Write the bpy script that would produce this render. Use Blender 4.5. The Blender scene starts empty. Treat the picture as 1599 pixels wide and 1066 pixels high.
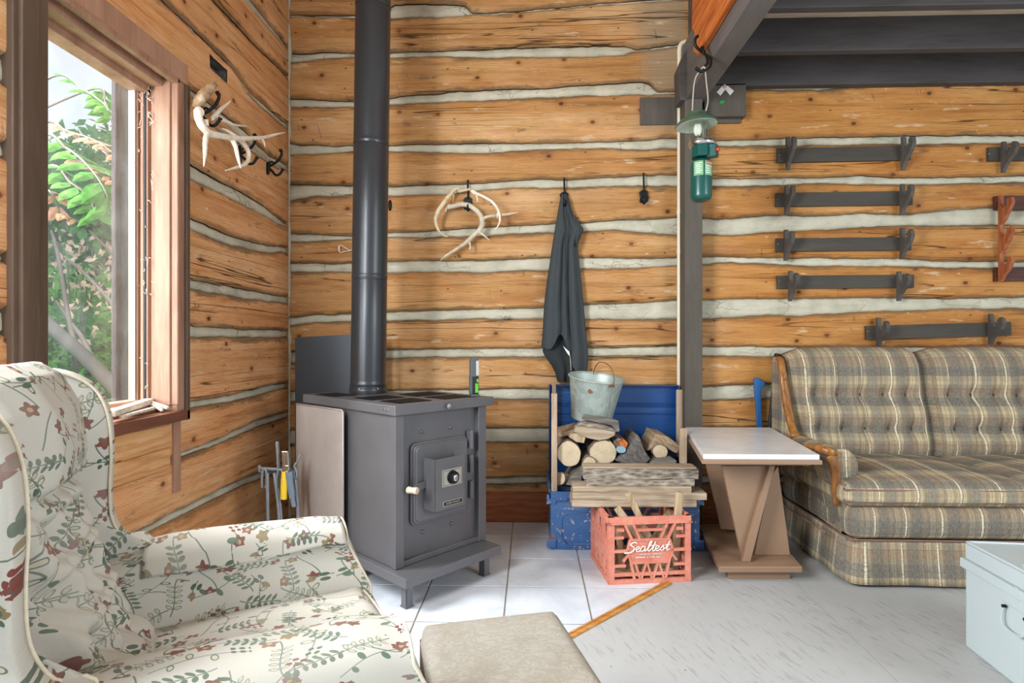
import bpy, bmesh, math, random
from math import sin, cos, pi, radians, sqrt, exp, atan2
from mathutils import Vector, Matrix, noise
random.seed(7)
scene = bpy.context.scene
COL = scene.collection

# ------------------------------------------------------------------ camera model (image taken as 1599 x 1066)
F, CX, CY, H, YAW = 900.0, 799.5, 533.0, 0.95, radians(1.8)
FW = Vector((-sin(YAW), cos(YAW), 0)); RG = Vector((cos(YAW), sin(YAW), 0)); EYE = Vector((0, 0, H))
def C(xc, d, z): return RG*xc + FW*d + Vector((0, 0, z))
def ray(px, py): return C((px-CX)/F, 1.0, (CY-py)/F)
def onY(px, py, Y): r = ray(px, py); return EYE + r*(Y/r.y)
def onX(px, py, X): r = ray(px, py); return EYE + r*(X/r.x)
def onZ(px, py, Z): r = ray(px, py); return EYE + r*((Z-H)/r.z)
def atD(px, py, d): return EYE + ray(px, py)*d

cam = bpy.data.cameras.new('camera'); cam.sensor_width = 36; cam.lens = F/1599*36; cam.clip_start = .02; cam.clip_end = 200
camo = bpy.data.objects.new('camera', cam); COL.objects.link(camo)
camo.location = EYE; camo.rotation_euler = (pi/2, 0, YAW); scene.camera = camo

YB = 3.08      # back wall plane
XL = -1.322    # left wall plane

# ------------------------------------------------------------------ mesh builder
def R3(rx=0, ry=0, rz=0): return Matrix.Rotation(rz, 4, 'Z') @ Matrix.Rotation(ry, 4, 'Y') @ Matrix.Rotation(rx, 4, 'X')
def T3(v): return Matrix.Translation(Vector(v))
def frame(origin, xa, ya):
    xa = Vector(xa).normalized(); za = xa.cross(Vector(ya)).normalized(); ya = za.cross(xa)
    m = Matrix((xa, ya, za)).transposed().to_4x4(); m.translation = Vector(origin); return m
def catmull(pts, n=8):
    pts = [Vector(p) for p in pts]; out = []
    for i in range(len(pts)-1):
        p0 = pts[i-1] if i else pts[0]*2-pts[1]; p1 = pts[i]; p2 = pts[i+1]
        p3 = pts[i+2] if i+2 < len(pts) else p2*2-p1
        for k in range(n):
            t = k/n
            out.append(.5*((2*p1)+(p2-p0)*t+(2*p0-5*p1+4*p2-p3)*t*t+(3*p1-p0-3*p2+p3)*t**3))
    out.append(pts[-1]); return out
def interp(tab, x):
    if x <= tab[0][0]: return tab[0][1:]
    for a, b in zip(tab, tab[1:]):
        if x <= b[0]:
            t = (x-a[0])/max(1e-9, b[0]-a[0]); return tuple(p+(q-p)*t for p, q in zip(a[1:], b[1:]))
    return tab[-1][1:]
def nz(x, y=0, z=0): return noise.noise(Vector((x, y, z)))
def sstep(a, b, x):
    t = max(0, min(1, (x-a)/(b-a))); return t*t*(3-2*t)

class MB:
    def __init__(s): s.v = []; s.f = []; s.uv = []; s.uv2 = []; s.mi = []; s.cur = 0
    def add(s, verts, faces, M=None, uvs=None, uv2=None):
        o = len(s.v)
        s.v += [(M @ Vector(p)) if M else Vector(p) for p in verts]
        for k, f in enumerate(faces):
            s.f.append([o+i for i in f]); s.mi.append(s.cur)
            s.uv.append([uvs[i] for i in f] if uvs else None)
            s.uv2.append([uv2[i] for i in f] if uv2 else None)
        return s
    def box(s, lo, hi, M=None):
        x0, y0, z0 = lo; x1, y1, z1 = hi
        v = [(x0,y0,z0),(x1,y0,z0),(x1,y1,z0),(x0,y1,z0),(x0,y0,z1),(x1,y0,z1),(x1,y1,z1),(x0,y1,z1)]
        return s.add(v, [(0,3,2,1),(4,5,6,7),(0,1,5,4),(1,2,6,5),(2,3,7,6),(3,0,4,7)], M)
    def cbox(s, c, size, rot=None, M=None):
        m = T3(c) @ (rot or Matrix()); m = (M @ m) if M else m
        a, b, d = size[0]/2, size[1]/2, size[2]/2
        return s.box((-a,-b,-d), (a,b,d), m)
    def bar(s, p0, p1, w, t, up=(0,0,1), M=None):
        p0 = Vector(p0); p1 = Vector(p1); ax = (p1-p0); L = ax.length; ax.normalize()
        up = Vector(up); y = up.cross(ax)
        if y.length < 1e-5: y = Vector((1,0,0)).cross(ax)
        y.normalize(); z = ax.cross(y)
        m = Matrix((ax, y, z)).transposed().to_4x4(); m.translation = p0
        return s.box((0,-w/2,-t/2), (L,w/2,t/2), (M @ m) if M else m)
    def hexa(s, b, t):   # 4 bottom + 4 top points
        return s.add(list(b)+list(t), [(0,3,2,1),(4,5,6,7),(0,1,5,4),(1,2,6,5),(2,3,7,6),(3,0,4,7)])
    def tube(s, pts, r, n=10, cap=True, sq=1.0, M=None, up=None):
        pts = [Vector(p) for p in pts]; N = len(pts)
        rr = [r]*N if not hasattr(r, '__len__') else ([r[0]+(r[-1]-r[0])*i/(N-1) for i in range(N)] if len(r) == 2 and N != 2 else list(r))
        verts = []; prev = Vector(up) if up else None; acc = 0; uvs = []
        for i, p in enumerate(pts):
            t = (pts[min(i+1, N-1)]-pts[max(i-1, 0)]).normalized()
            if prev is None:
                prev = Vector((0,0,1)) if abs(t.z) < .9 else Vector((1,0,0))
            nrm = prev-t*prev.dot(t)
            if nrm.length < 1e-6: nrm = t.orthogonal()
            nrm.normalize(); prev = nrm; bn = t.cross(nrm)
            if i: acc += (p-pts[i-1]).length
            for k in range(n):
                a = 2*pi*k/n; verts.append(p+nrm*cos(a)*rr[i]+bn*sin(a)*rr[i]*sq); uvs.append((acc, k/n*2*pi*rr[0]))
        faces = [(i*n+k, i*n+(k+1)%n, (i+1)*n+(k+1)%n, (i+1)*n+k) for i in range(N-1) for k in range(n)]
        if cap: faces += [tuple(range(n-1, -1, -1)), tuple((N-1)*n+k for k in range(n))]
        return s.add(verts, faces, M, uvs)
    def lathe(s, prof, n=28, M=None, cap=True):
        N = len(prof); verts = [(r*cos(2*pi*k/n), r*sin(2*pi*k/n), z) for r, z in prof for k in range(n)]
        faces = [(i*n+k, i*n+(k+1)%n, (i+1)*n+(k+1)%n, (i+1)*n+k) for i in range(N-1) for k in range(n)]
        if cap:
            if prof[0][0] > 1e-4: faces.append(tuple(range(n-1, -1, -1)))
            if prof[-1][0] > 1e-4: faces.append(tuple((N-1)*n+k for k in range(n)))
        return s.add(verts, faces, M)
    def prism(s, poly, depth, M=None):    # polygon in local xy, extruded along +z
        n = len(poly)
        v = [(x, y, 0) for x, y in poly]+[(x, y, depth) for x, y in poly]
        return s.add(v, [tuple(range(n-1, -1, -1)), tuple(range(n, 2*n))]+[(i, (i+1)%n, n+(i+1)%n, n+i) for i in range(n)], M)
    def grid(s, fn, nu, nv, cu=False, uv=(1,1), M=None, uv2=None, off=(0,0)):
        cols = nu if cu else nu+1
        verts = []; uvs = []
        for j in range(nv+1):
            for i in range(nu+1):
                verts.append(fn(i/nu, j/nv)); uvs.append((off[0]+i/nu*uv[0], off[1]+j/nv*uv[1]))
        W = nu+1
        faces = [(j*W+i, j*W+i+1, (j+1)*W+i+1, (j+1)*W+i) for j in range(nv) for i in range(nu)]
        return s.add(verts, faces, M, uvs, uv2)
    def build(s, name, mat, parent=None, smooth=False, bevel=0, seg=2, sub=0, local=False, merge=False, angle=None, origin=None):
        me = bpy.data.meshes.new(name)
        if parent is not None and not local:
            im = parent_matrix(parent).inverted(); vs = [im @ p for p in s.v]; loc = Vector()
        elif parent is None and not local:
            xs = [p.x for p in s.v]; ys = [p.y for p in s.v]; zs = [p.z for p in s.v]
            loc = Vector(origin) if origin else Vector(((min(xs)+max(xs))/2, (min(ys)+max(ys))/2, min(zs))); vs = [p-loc for p in s.v]
        else: vs = s.v; loc = Vector()
        me.from_pydata([tuple(p) for p in vs], [], s.f)
        for nm_, us in (('UVMap', s.uv), ('Edge', s.uv2)):
            if any(u for u in us):
                l = me.uv_layers.new(name=nm_)
                for pl, u in zip(me.polygons, us):
                    for k, q in enumerate(u or ()): l.data[pl.loop_start+k].uv = q
        mats = mat if isinstance(mat, (list, tuple)) else [mat]
        for m in mats: me.materials.append(m)
        for p, k in zip(me.polygons, s.mi):
            p.material_index = min(k, len(mats)-1); p.use_smooth = smooth
        me.validate(); 
        if merge:
            bm = bmesh.new(); bm.from_mesh(me); bmesh.ops.remove_doubles(bm, verts=bm.verts, dist=1e-5)
            bmesh.ops.recalc_face_normals(bm, faces=bm.faces); bm.to_mesh(me); bm.free()
        me.update()
        o = bpy.data.objects.new(name, me); COL.objects.link(o); o.location = loc
        if parent is not None: o.parent = parent
        if smooth and angle: 
            try: me.set_sharp_from_angle(angle=radians(angle))
            except Exception: pass
        if bevel:
            b = o.modifiers.new('bevel', 'BEVEL'); b.width = bevel; b.segments = seg; b.limit_method = 'ANGLE'; b.angle_limit = radians(38); b.harden_normals = False
        if sub:
            b = o.modifiers.new('sub', 'SUBSURF'); b.levels = sub; b.render_levels = sub
        return o

def parent_matrix(o):
    m = T3(o.location) @ o.rotation_euler.to_matrix().to_4x4()
    return (parent_matrix(o.parent) @ m) if o.parent else m
def tag(o, label=None, cat=None, group=None, kind=None):
    if label: o['label'] = label
    if cat: o['category'] = cat
    if group: o['group'] = group
    if kind: o['kind'] = kind
    return o
def thing(name, loc, rz=0, label=None, cat=None, group=None, kind=None):
    o = bpy.data.objects.new(name, None); COL.objects.link(o); o.empty_display_size = .05
    o.location = Vector(loc); o.rotation_euler = (0, 0, rz); return tag(o, label, cat, group, kind)
def children(o): return [c for c in bpy.data.objects if c.parent == o]
def copy_tree(o, parent=None):
    c = o.copy(); COL.objects.link(c); c.parent = parent
    for ch in children(o): copy_tree(ch, c)
    return c

# ------------------------------------------------------------------ material node helper
def lin(h):
    if isinstance(h, str):
        h = h.lstrip('#'); c = [int(h[i:i+2], 16)/255 for i in (0, 2, 4)]
    else: c = [x/255 for x in h]
    return tuple((x/12.92 if x <= .04045 else ((x+.055)/1.055)**2.4) for x in c)+(1.0,)
class S:
    def __init__(s, nt, k): s.nt = nt; s.k = k
    def __add__(s, o): return s.nt.math('ADD', s, o)
    __radd__ = __add__
    def __sub__(s, o): return s.nt.math('SUBTRACT', s, o)
    def __rsub__(s, o): return s.nt.math('SUBTRACT', o, s)
    def __mul__(s, o): return s.nt.math('MULTIPLY', s, o)
    __rmul__ = __mul__
    def __truediv__(s, o): return s.nt.math('DIVIDE', s, o)
    def lt(s, o): return s.nt.math('LESS_THAN', s, o)
    def gt(s, o): return s.nt.math('GREATER_THAN', s, o)
    def abs(s): return s.nt.math('ABSOLUTE', s)
    def sin(s): return s.nt.math('SINE', s)
    def cos(s): return s.nt.math('COSINE', s)
    def fract(s): return s.nt.math('FRACT', s)
    def floor(s): return s.nt.math('FLOOR', s)
    def sqrt(s): return s.nt.math('SQRT', s)
    def pow(s, p): return s.nt.math('POWER', s, p)
    def min(s, o): return s.nt.math('MINIMUM', s, o)
    def max(s, o): return s.nt.math('MAXIMUM', s, o)
    def step(s, a, b): return s.nt.mapr(s, a, b)       # smooth 0..1 between a and b
class NT:
    def __init__(s, name):
        s.m = bpy.data.materials.new(name); s.m.use_nodes = True; s.t = s.m.node_tree; s.t.nodes.clear()
    def node(s, t): return s.t.nodes.new(t)
    def link(s, v, sock):
        if isinstance(v, S): s.t.links.new(v.k, sock)
        elif v is not None:
            try: sock.default_value = v
            except Exception:
                sock.default_value = (v, v, v) if not hasattr(v, '__len__') else tuple(v)[:len(sock.default_value)]
    def math(s, op, a, b=None):
        n = s.node('ShaderNodeMath'); n.operation = op; s.link(a, n.inputs[0])
        if b is not None: s.link(b, n.inputs[1])
        return S(s, n.outputs[0])
    def mapr(s, x, a, b):
        n = s.node('ShaderNodeMapRange'); n.interpolation_type = 'SMOOTHSTEP'; s.link(x, n.inputs[0])
        if a <= b: n.inputs[1].default_value = a; n.inputs[2].default_value = b
        else:
            n.inputs[1].default_value = b; n.inputs[2].default_value = a; n.inputs[3].default_value = 1; n.inputs[4].default_value = 0
        return S(s, n.outputs[0])
    def comb(s, x, y, z=0):
        n = s.node('ShaderNodeCombineXYZ')
        for i, v in enumerate((x, y, z)): s.link(v, n.inputs[i])
        return S(s, n.outputs[0])
    def sep(s, v):
        n = s.node('ShaderNodeSeparateXYZ'); s.link(v, n.inputs[0]); return [S(s, o) for o in n.outputs]
    def vmul(s, v, k):
        n = s.node('ShaderNodeVectorMath'); n.operation = 'MULTIPLY'; s.link(v, n.inputs[0]); n.inputs[1].default_value = k; return S(s, n.outputs[0])
    def vadd(s, v, k):
        n = s.node('ShaderNodeVectorMath'); n.operation = 'ADD'; s.link(v, n.inputs[0]); s.link(k, n.inputs[1]); return S(s, n.outputs[0])
    def coord(s, w='Object'): n = s.node('ShaderNodeTexCoord'); return S(s, n.outputs[w])
    def uv(s, name='UVMap'): n = s.node('ShaderNodeUVMap'); n.uv_map = name; return S(s, n.outputs[0])
    def objrand(s): n = s.node('ShaderNodeObjectInfo'); return S(s, n.outputs['Random'])
    def noise(s, v, scale=5, detail=4, rough=.55, dist=0, color=False):
        n = s.node('ShaderNodeTexNoise'); s.link(v, n.inputs['Vector']); n.inputs['Scale'].default_value = scale
        n.inputs['Detail'].default_value = detail; n.inputs['Roughness'].default_value = rough; n.inputs['Distortion'].default_value = dist
        return S(s, n.outputs['Color' if color else 'Fac'])
    def vor(s, v, scale=5, rand=1, feature='F1', dim='3D'):
        n = s.node('ShaderNodeTexVoronoi'); n.voronoi_dimensions = dim; n.feature = feature; s.link(v, n.inputs['Vector'])
        n.inputs['Scale'].default_value = scale; n.inputs['Randomness'].default_value = rand
        return n
    def vord(s, *a, **k): return S(s, s.vor(*a, **k).outputs['Distance'])
    def ramp(s, f, stops, const=False):
        n = s.node('ShaderNodeValToRGB'); s.link(f, n.inputs[0]); e = n.color_ramp.elements
        if const: n.color_ramp.interpolation = 'CONSTANT'
        while len(e) < len(stops): e.new(.5)
        for k, (p, c) in zip(e, stops): k.position = p; k.color = lin(c) if isinstance(c, (str, tuple)) and not (len(c) == 4 and not isinstance(c, str)) else c
        return S(s, n.outputs[0])
    def mix(s, f, a, b, mode='MIX'):
        n = s.node('ShaderNodeMix'); n.data_type = 'RGBA'; n.blend_type = mode; n.clamp_factor = True
        s.link(f, n.inputs[0])
        for v, i in ((a, 6), (b, 7)): s.link(lin(v) if isinstance(v, str) else v, n.inputs[i])
        return S(s, n.outputs[2])
    def bump(s, h, strength=.3, dist=.01):
        n = s.node('ShaderNodeBump'); n.inputs['Strength'].default_value = strength; n.inputs['Distance'].default_value = dist
        s.link(h, n.inputs['Height']); return S(s, n.outputs[0])
    def out(s, color, rough=.6, metal=0, normal=None, spec=.5, alpha=None, trans=0, sheen=0, coat=0, emit=None, es=0, ior=None, sss=0):
        p = s.node('ShaderNodeBsdfPrincipled'); o = s.node('ShaderNodeOutputMaterial'); s.t.links.new(p.outputs[0], o.inputs[0])
        s.link(lin(color) if isinstance(color, str) else color, p.inputs['Base Color'])
        s.link(rough, p.inputs['Roughness']); s.link(metal, p.inputs['Metallic']); p.inputs['Specular IOR Level'].default_value = spec
        if normal is not None: s.link(normal, p.inputs['Normal'])
        if trans: p.inputs['Transmission Weight'].default_value = trans
        if sheen: p.inputs['Sheen Weight'].default_value = sheen
        if coat: p.inputs['Coat Weight'].default_value = coat
        if ior: p.inputs['IOR'].default_value = ior
        if alpha is not None: s.link(alpha, p.inputs['Alpha'])
        s.p = p; return s.m

def simple(name, col, rough=.6, metal=0, var=.12, scale=14, bump=.0, spec=.5, **k):
    n = NT(name); c = n.coord(); f = n.noise(c, scale, 4)
    base = lin(col); d = tuple(x*(1-var*2) for x in base[:3])+(1,); l = tuple(min(1, x*(1+var)) for x in base[:3])+(1,)
    colr = n.mix(f, d, l); nm = n.bump(n.noise(c, scale*6, 3), bump, .004) if bump else None
    return n.out(colr, rough, metal, nm, spec, **k)
# ------------------------------------------------------------------ materials
def m_log(name, c_lo, c_mid, c_hi, seed=0, stain_falloff=False):
    n = NT(name); uv = n.uv(); u, v, _ = n.sep(uv); e1, e2, _ = n.sep(n.uv('Edge'))
    low = n.noise(n.comb(u*1.1, v*8.0, seed), 1, 5, .6)
    # knots
    kv = n.vor(n.comb(u*4.6, v*6.2, seed), 1, 1, dim='2D'); kd = S(n, kv.outputs['Distance']); kc = S(n, kv.outputs['Color'])
    kr, kg, _ = n.sep(kc); has = kr.gt(.60)
    warp = n.noise(n.comb(u*.9, v*4.0, seed+3), 1, 3, .5)
    ring = (v*560.0+warp*95.0+kd.step(.5, 0)*has*14.0).sin()*.5+.5
    fine = n.noise(n.comb(u*4.0, v*230.0, seed), 1, 3, .65)
    fine2 = n.noise(n.comb(u*24.0, v*120.0, seed+5), 1, 2, .5)
    base = n.ramp(low*.66+fine*.27+ring*.07, [(.30, c_lo), (.5, c_mid), (.70, c_hi)])
    cath = n.noise(n.comb(u*1.7, v*7.0, seed+9), 1, 2).step(.53, .66)
    base = n.mix(ring.pow(2.0)*cath*.42, base, n.vmul(base, (.62, .50, .40)))
    # streaks of darker stain following the grain
    stk = n.noise(n.comb(u*1.4, v*34.0, seed+19), 1, 4, .6)
    base = n.mix(stk.step(.50, .64)*.62, base, n.vmul(base, (.70, .58, .48)))
    tone = n.noise(n.comb(u*.45, v*2.0, seed+11), 1, 3)
    base = n.mix(tone.step(.40, .66)*.5, base, n.vmul(base, (.80, .70, .62)))
    pal = n.noise(n.comb(u*.9, v*5.0, seed+51), 1, 4, .6)
    base = n.mix(pal.step(.5, .72)*.5, base, '#dcb78a')
    sat = n.noise(n.comb(u*1.6, v*7.0, seed+91), 1, 4, .6)
    base = n.mix(sat.step(.50, .66)*.55, base, n.vmul(base, (.95, .80, .60)))
    dk = n.noise(n.comb(u*2.2, v*12.0, seed+95), 1, 5, .65)
    base = n.mix(dk.step(.58, .68)*.5, base, n.vmul(base, (.66, .54, .44)))
    hue = n.noise(n.comb(u*5.0, v*9.0, seed+71), 1, 3, .6)
    base = n.mix(hue.step(.5, .7)*.35, base, n.vmul(base, (.94, 1.06, .92))); base = n.mix(hue.step(.5, .3)*.35, base, n.vmul(base, (1.02, .93, 1.0)))
    fl2 = n.noise(n.comb(u*9.0, v*90.0, seed+81), 1, 3, .6)
    base = n.mix((fl2-.5).abs().step(.04, .15)*.48, base, n.vmul(base, (.72, .66, .58)))
    if stain_falloff:
        ox, oy, oz = n.sep(n.coord('Object')); base = n.mix((ox+(low-.5)*.5).step(-.2, .25)*.9, base, n.vmul(base, (.96, .80, .52)))  # stain plus painted-in light falloff: darker, more orange towards the right
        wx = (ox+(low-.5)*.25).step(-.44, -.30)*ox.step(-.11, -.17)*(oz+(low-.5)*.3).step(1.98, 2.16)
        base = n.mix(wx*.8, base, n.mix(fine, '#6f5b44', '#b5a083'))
    # scraped patches where the stain has worn off, hewing marks
    scr = n.noise(n.comb(u*4.4, v*19.0, seed+21), 1, 5, .66)
    base = n.mix(scr.step(.60, .68)*.75, base, '#cdb492')
    scr2 = n.noise(n.comb(u*5.0, v*15.0, seed+31), 1, 5, .7)
    base = n.mix(scr2.step(.62, .68)*.7, base, '#7d5c3f')
    scr3 = n.noise(n.comb(u*13.0, v*36.0, seed+41), 1, 4, .7)
    base = n.mix(scr3.step(.68, .72)*.8, base, '#e5d9c2')
    hew = n.noise(n.comb(u*46.0+v*9.0, v*7.0, seed+61), 1, 2, .5)
    base = n.mix(hew.step(.66, .72)*n.noise(n.comb(u*1.1, v*3.0, seed+66), 1, 2).step(.52, .62)*.5, base, '#5b3a20')
    # dark weathered wane along the log edges
    ed = e1.min(e2); en = n.noise(n.comb(u*6.0, v*22.0, seed+2), 1, 5, .72)
    wl = n.noise(n.comb(u*1.6, v*3.0, seed+8), 1, 3)
    wane = (e2+(en-.5)*.075).step(.018, .002)
    wane2 = (e1+(en-.5)*.085-(wl-.5)*.05).step(.024, .004)
    wane = wane.max(wane2)
    base = n.mix(wane*(wl*1.5).min(1.0)*.9, base, n.mix(en, '#42301f', '#9a7c5a'))
    # checks (long dark cracks)
    ck = n.noise(n.comb(u*.50, v*13.0, seed+14), 1, 3, .45)
    crack = ((ck-.5).abs()).step(.009, .002)*n.noise(n.comb(u*.7, v*2.0, seed+17), 1, 2).step(.48, .56)
    base = n.mix(crack*.85, base, '#38220f')
    kn = (kd+(fine2-.5)*.05)
    core = kn.step(.070, .040)*has; halo = kn.step(.20, .05)*has
    base = n.mix(halo*.5, base, n.vmul(base, (.66, .5, .4)))
    base = n.mix(core*.9, base, n.mix(kg, '#3a2213', '#7b4a26'))
    nv_ = n.vor(n.comb(u*4.0, v*9.0, seed), 1, 1, dim='2D'); nd = S(n, nv_.outputs['Distance']); nr = n.sep(S(n, nv_.outputs['Color']))[1]
    base = n.mix(nd.step(.035, .02)*nr.gt(.6)*.85, base, '#2a1a10')
    ht = fine*.35+ring*.08+scr*.5-crack*2.2-core*.4-wane*en*.9-hew*.1
    return n.out(base, n.mix(scr, (.5,)*3+(1,), (.75,)*3+(1,)), 0, n.bump(ht, .6, .006), .3)
M = {}
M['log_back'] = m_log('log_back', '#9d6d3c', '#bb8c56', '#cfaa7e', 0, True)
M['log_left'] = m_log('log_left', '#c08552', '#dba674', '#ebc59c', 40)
def m_chink():
    n = NT('chinking'); c = n.coord(); f = n.noise(c, 9, 5, .6); g = n.noise(c, 60, 4, .7)
    x, y, z = n.sep(c); sm = n.noise(n.comb(x*4.0, y*4.0, z*26.0), 1, 4, .6)
    col = n.ramp(f*.6+sm*.4, [(.3, '#9a9783'), (.5, '#bcb8a5'), (.72, '#d2cebb')])
    cr = n.vor(n.vadd(n.vmul(c, (7, 7, 16)), n.vmul(n.noise(c, 18, 3, color=True), (.8, .8, .8))), 1, 1, 'DISTANCE_TO_EDGE')
    crk = S(n, cr.outputs['Distance']).step(.022, .004)*n.noise(c, 3.1, 2).step(.5, .6)
    col = n.mix(crk*.75, col, '#7d7866')
    return n.out(col, .9, 0, n.bump(f*.6+g*.25+sm*.5-crk, .5, .008), .2)
M['chink'] = m_chink()
def m_wood(name, a, b, c_, sx=2.5, sz=30, axis='x', rough=.6, spec=.35, ringk=60, bump=.25, rw=.15):
    """plain sawn wood, grain along the given object axis"""
    n = NT(name); o = n.coord(); x, y, z = n.sep(o)
    l, p, q = {'x': (x, y, z), 'y': (y, x, z), 'z': (z, x, y)}[axis]
    r = n.objrand()*17.0
    low = n.noise(n.comb(l*sx+r, p*sz*.35, q*sz*.35), 1, 4, .6); fine = n.noise(n.comb(l*sx*3.0+r, p*sz*5.0, q*sz*5.0), 1, 3, .6)
    ring = ((p+q)*ringk*3.0+low*22.0).sin()*.5+.5
    col = n.ramp(low*(.70-rw)+fine*.3+ring*rw, [(.3, a), (.5, b), (.7, c_)])
    return n.out(col, rough, 0, n.bump(fine*.6+ring*.2, bump, .003), spec)
M['dark_paint'] = m_wood('dark_paint', '#3a3633', '#4b4643', '#5a5551', rough=.62, axis='y', rw=.03)
M['dark_paint_x'] = m_wood('dark_paint_x', '#34312f', '#434041', '#4d4a4a', rough=.6, axis='x', rw=.03)
M['post_paint'] = m_wood('post_paint', '#47423b', '#524c44', '#5c564e', rough=.65, axis='z', rw=.03)
M['beam_paint'] = m_wood('beam_paint', '#55504e', '#625d5b', '#6e6a69', rough=.6, axis='y', rw=.03)
M['rack_paint'] = m_wood('rack_paint', '#3b3732', '#46423b', '#504b44', rough=.7, axis='x', bump=.12, rw=.03)
M['rack_arm'] = m_wood('rack_arm', '#433e3a', '#514c48', '#605b56', rough=.65, axis='z', rw=.03)
M['red_rack'] = m_wood('red_rack', '#7a4023', '#9a5530', '#ab6a40', rough=.5, axis='z')
M['red_rack_board'] = m_wood('red_rack_board', '#3c211a', '#4c2a20', '#5b3629', rough=.5, axis='x')
M['orange_plank'] = m_wood('orange_plank', '#8f4316', '#b8622a', '#cf7f42', rough=.5, axis='y', sz=40)
M['ceiling_board'] = m_wood('ceiling_board', '#b59d83', '#cdb79d', '#dcc9b1', rough=.7, axis='x')
M['baseboard'] = m_wood('baseboard', '#7d4224', '#9a5832', '#ad6a42', rough=.5, axis='x')
M['trim_oak'] = m_wood('trim_oak', '#9a6428', '#b98040', '#cf9c5c', rough=.45, axis='x', sz=60)
M['win_wood'] = m_wood('win_wood', '#84604d', '#a37c66', '#b58f79', rough=.5, axis='z', bump=.1, rw=.03)
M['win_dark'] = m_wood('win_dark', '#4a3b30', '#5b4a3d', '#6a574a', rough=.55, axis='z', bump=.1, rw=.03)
M['sill_wood'] = m_wood('sill_wood', '#5a3526', '#734733', '#87573f', rough=.55, axis='y', bump=.15, rw=.03)
M['weather_post'] = m_wood('weather_post', '#231f20', '#332e2e', '#4a4444', rough=.9, axis='z')
M['maple'] = m_wood('maple', '#6f431d', '#8f5c2a', '#a8763d', rough=.28, spec=.55, axis='z', sz=50, bump=.05)
M['table_brown'] = simple('table_brown', '#94775f', .45, 0, .05, 5)
M['pine_strip'] = m_wood('pine_strip', '#8d7864', '#b29c86', '#c7b5a0', rough=.75, axis='z', sz=50)
M['split_wood'] = m_wood('split_wood', '#7d6d5a', '#a7957f', '#c1b19b', rough=.8, axis='x', sz=60, bump=.5)
M['split_wood_y'] = m_wood('split_wood_y', '#7a6650', '#a08a6e', '#bba78c', rough=.8, axis='y', sz=60, bump=.5)
M['kindling'] = m_wood('kindling', '#8d795e', '#b39d7e', '#cbb99c', rough=.8, axis='z', sz=60, bump=.4)
M['grey_wood'] = m_wood('grey_wood', '#55504b', '#77716a', '#98918a', rough=.9, axis='x', sz=55, bump=.6)
M['dark_split'] = m_wood('dark_split', '#4d4a48', '#67635f', '#827d77', rough=.9, axis='y', sz=70, bump=.5)
def m_bark():
    n = NT('bark'); c = n.coord(); x, y, z = n.sep(c); r = n.objrand()*9.0
    f = n.noise(n.comb(x*14.0+r, y*60.0, z*60.0), 1, 5, .7); v = n.vord(n.comb(x*26.0+r, y*80.0, z*80.0), 1)
    col = n.ramp(f*.6+v*.4, [(.25, '#4f463d'), (.5, '#8d8375'), (.75, '#bdb3a4')])
    return n.out(col, .95, 0, n.bump(f+v*.7, .9, .006), .2)
M['bark'] = m_bark()
def m_barkround():
    n = NT('bark_round'); c = n.coord(); r = n.objrand()*9.0
    f = n.noise(n.vadd(n.vmul(c, (40, 14, 40)), n.comb(r, r, r)), 1, 5, .7)
    col = n.ramp(f, [(.3, '#5a4d40'), (.5, '#86776a'), (.7, '#a89a88')])
    return n.out(col, .95, 0, n.bump(f, .7, .006), .2)
M['bark_round'] = m_barkround()
def m_endgrain():
    n = NT('end_grain'); c = n.coord(); x, y, z = n.sep(c); r = n.objrand()*5.0
    w = n.noise(n.vadd(c, n.comb(r, 0, r)), 16, 3)*.012
    d = (x*x+z*z).sqrt()+w
    ring = (d*900.0).sin()*.5+.5; f = n.noise(c, 120, 3, .7)
    sp = n.noise(n.vadd(n.vmul(c, (30, 30, 30)), n.comb(r, r, 0)), 1, 4, .6)
    col = n.ramp(ring*.3+f*.3+sp*.4, [(.3, '#b7a282'), (.5, '#cfbd9f'), (.7, '#dfd0b6')])
    col = n.mix(d.step(.02, .0)*.25, col, '#a88c66')
    return n.out(col, .85, 0, n.bump(f, .3, .003), .2)
M['end_grain'] = m_endgrain()

# metals and plastics
def m_stove():
    n = NT('stove_steel'); c = n.coord(); f = n.noise(c, 7, 4); g = n.noise(c, 90, 3, .7)
    col = n.mix(f, '#606063', '#727276')
    d = n.vord(c, 55, 1).step(.08, .03)*n.noise(c, 20, 2).step(.55, .62)
    col = n.mix(d*.5, col, '#8b8b8b')
    return n.out(col, f*.15+.38, .45, n.bump(g, .06, .002), .5)
M['stove'] = m_stove()
M['pipe'] = simple('pipe_black', '#393c40', .32, .4, .08, 9, .03)
M['panel_dark'] = simple('panel_dark', '#3f444a', .45, .4, .14, 6, .03)
M['shield'] = simple('shield_steel', '#b3aaa3', .5, .3, .16, 8, .04)
M['black_iron'] = simple('black_iron', '#1b1b1d', .45, .5, .2, 30, .1)
M['grey_iron'] = simple('grey_iron', '#8f959c', .45, .45, .2, 30, .1)
M['chrome'] = simple('chrome', '#c9c9c9', .2, 1, .05)
M['plate_silver'] = simple('plate_silver', '#b9b7ad', .4, .5, .06)
M['black_plain'] = simple('black_plain', '#121213', .6, 0, .1)
M['knob_wood'] = simple('knob_wood', '#cbb79c', .5, 0, .15, 40)
M['cream_pvc'] = simple('cream_pvc', '#e2d9c2', .45, 0, .06, 8)
M['green_enamel'] = simple('green_enamel', '#14504a', .3, .1, .12, 20)
M['green_hat'] = simple('green_hat', '#4a6653', .32, .2, .2, 14)
M['green_label'] = simple('green_label', '#7fae86', .4, 0, .1, 40)
M['label_pale'] = simple('label_pale', '#cfe0c8', .4, 0, .05)
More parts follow.
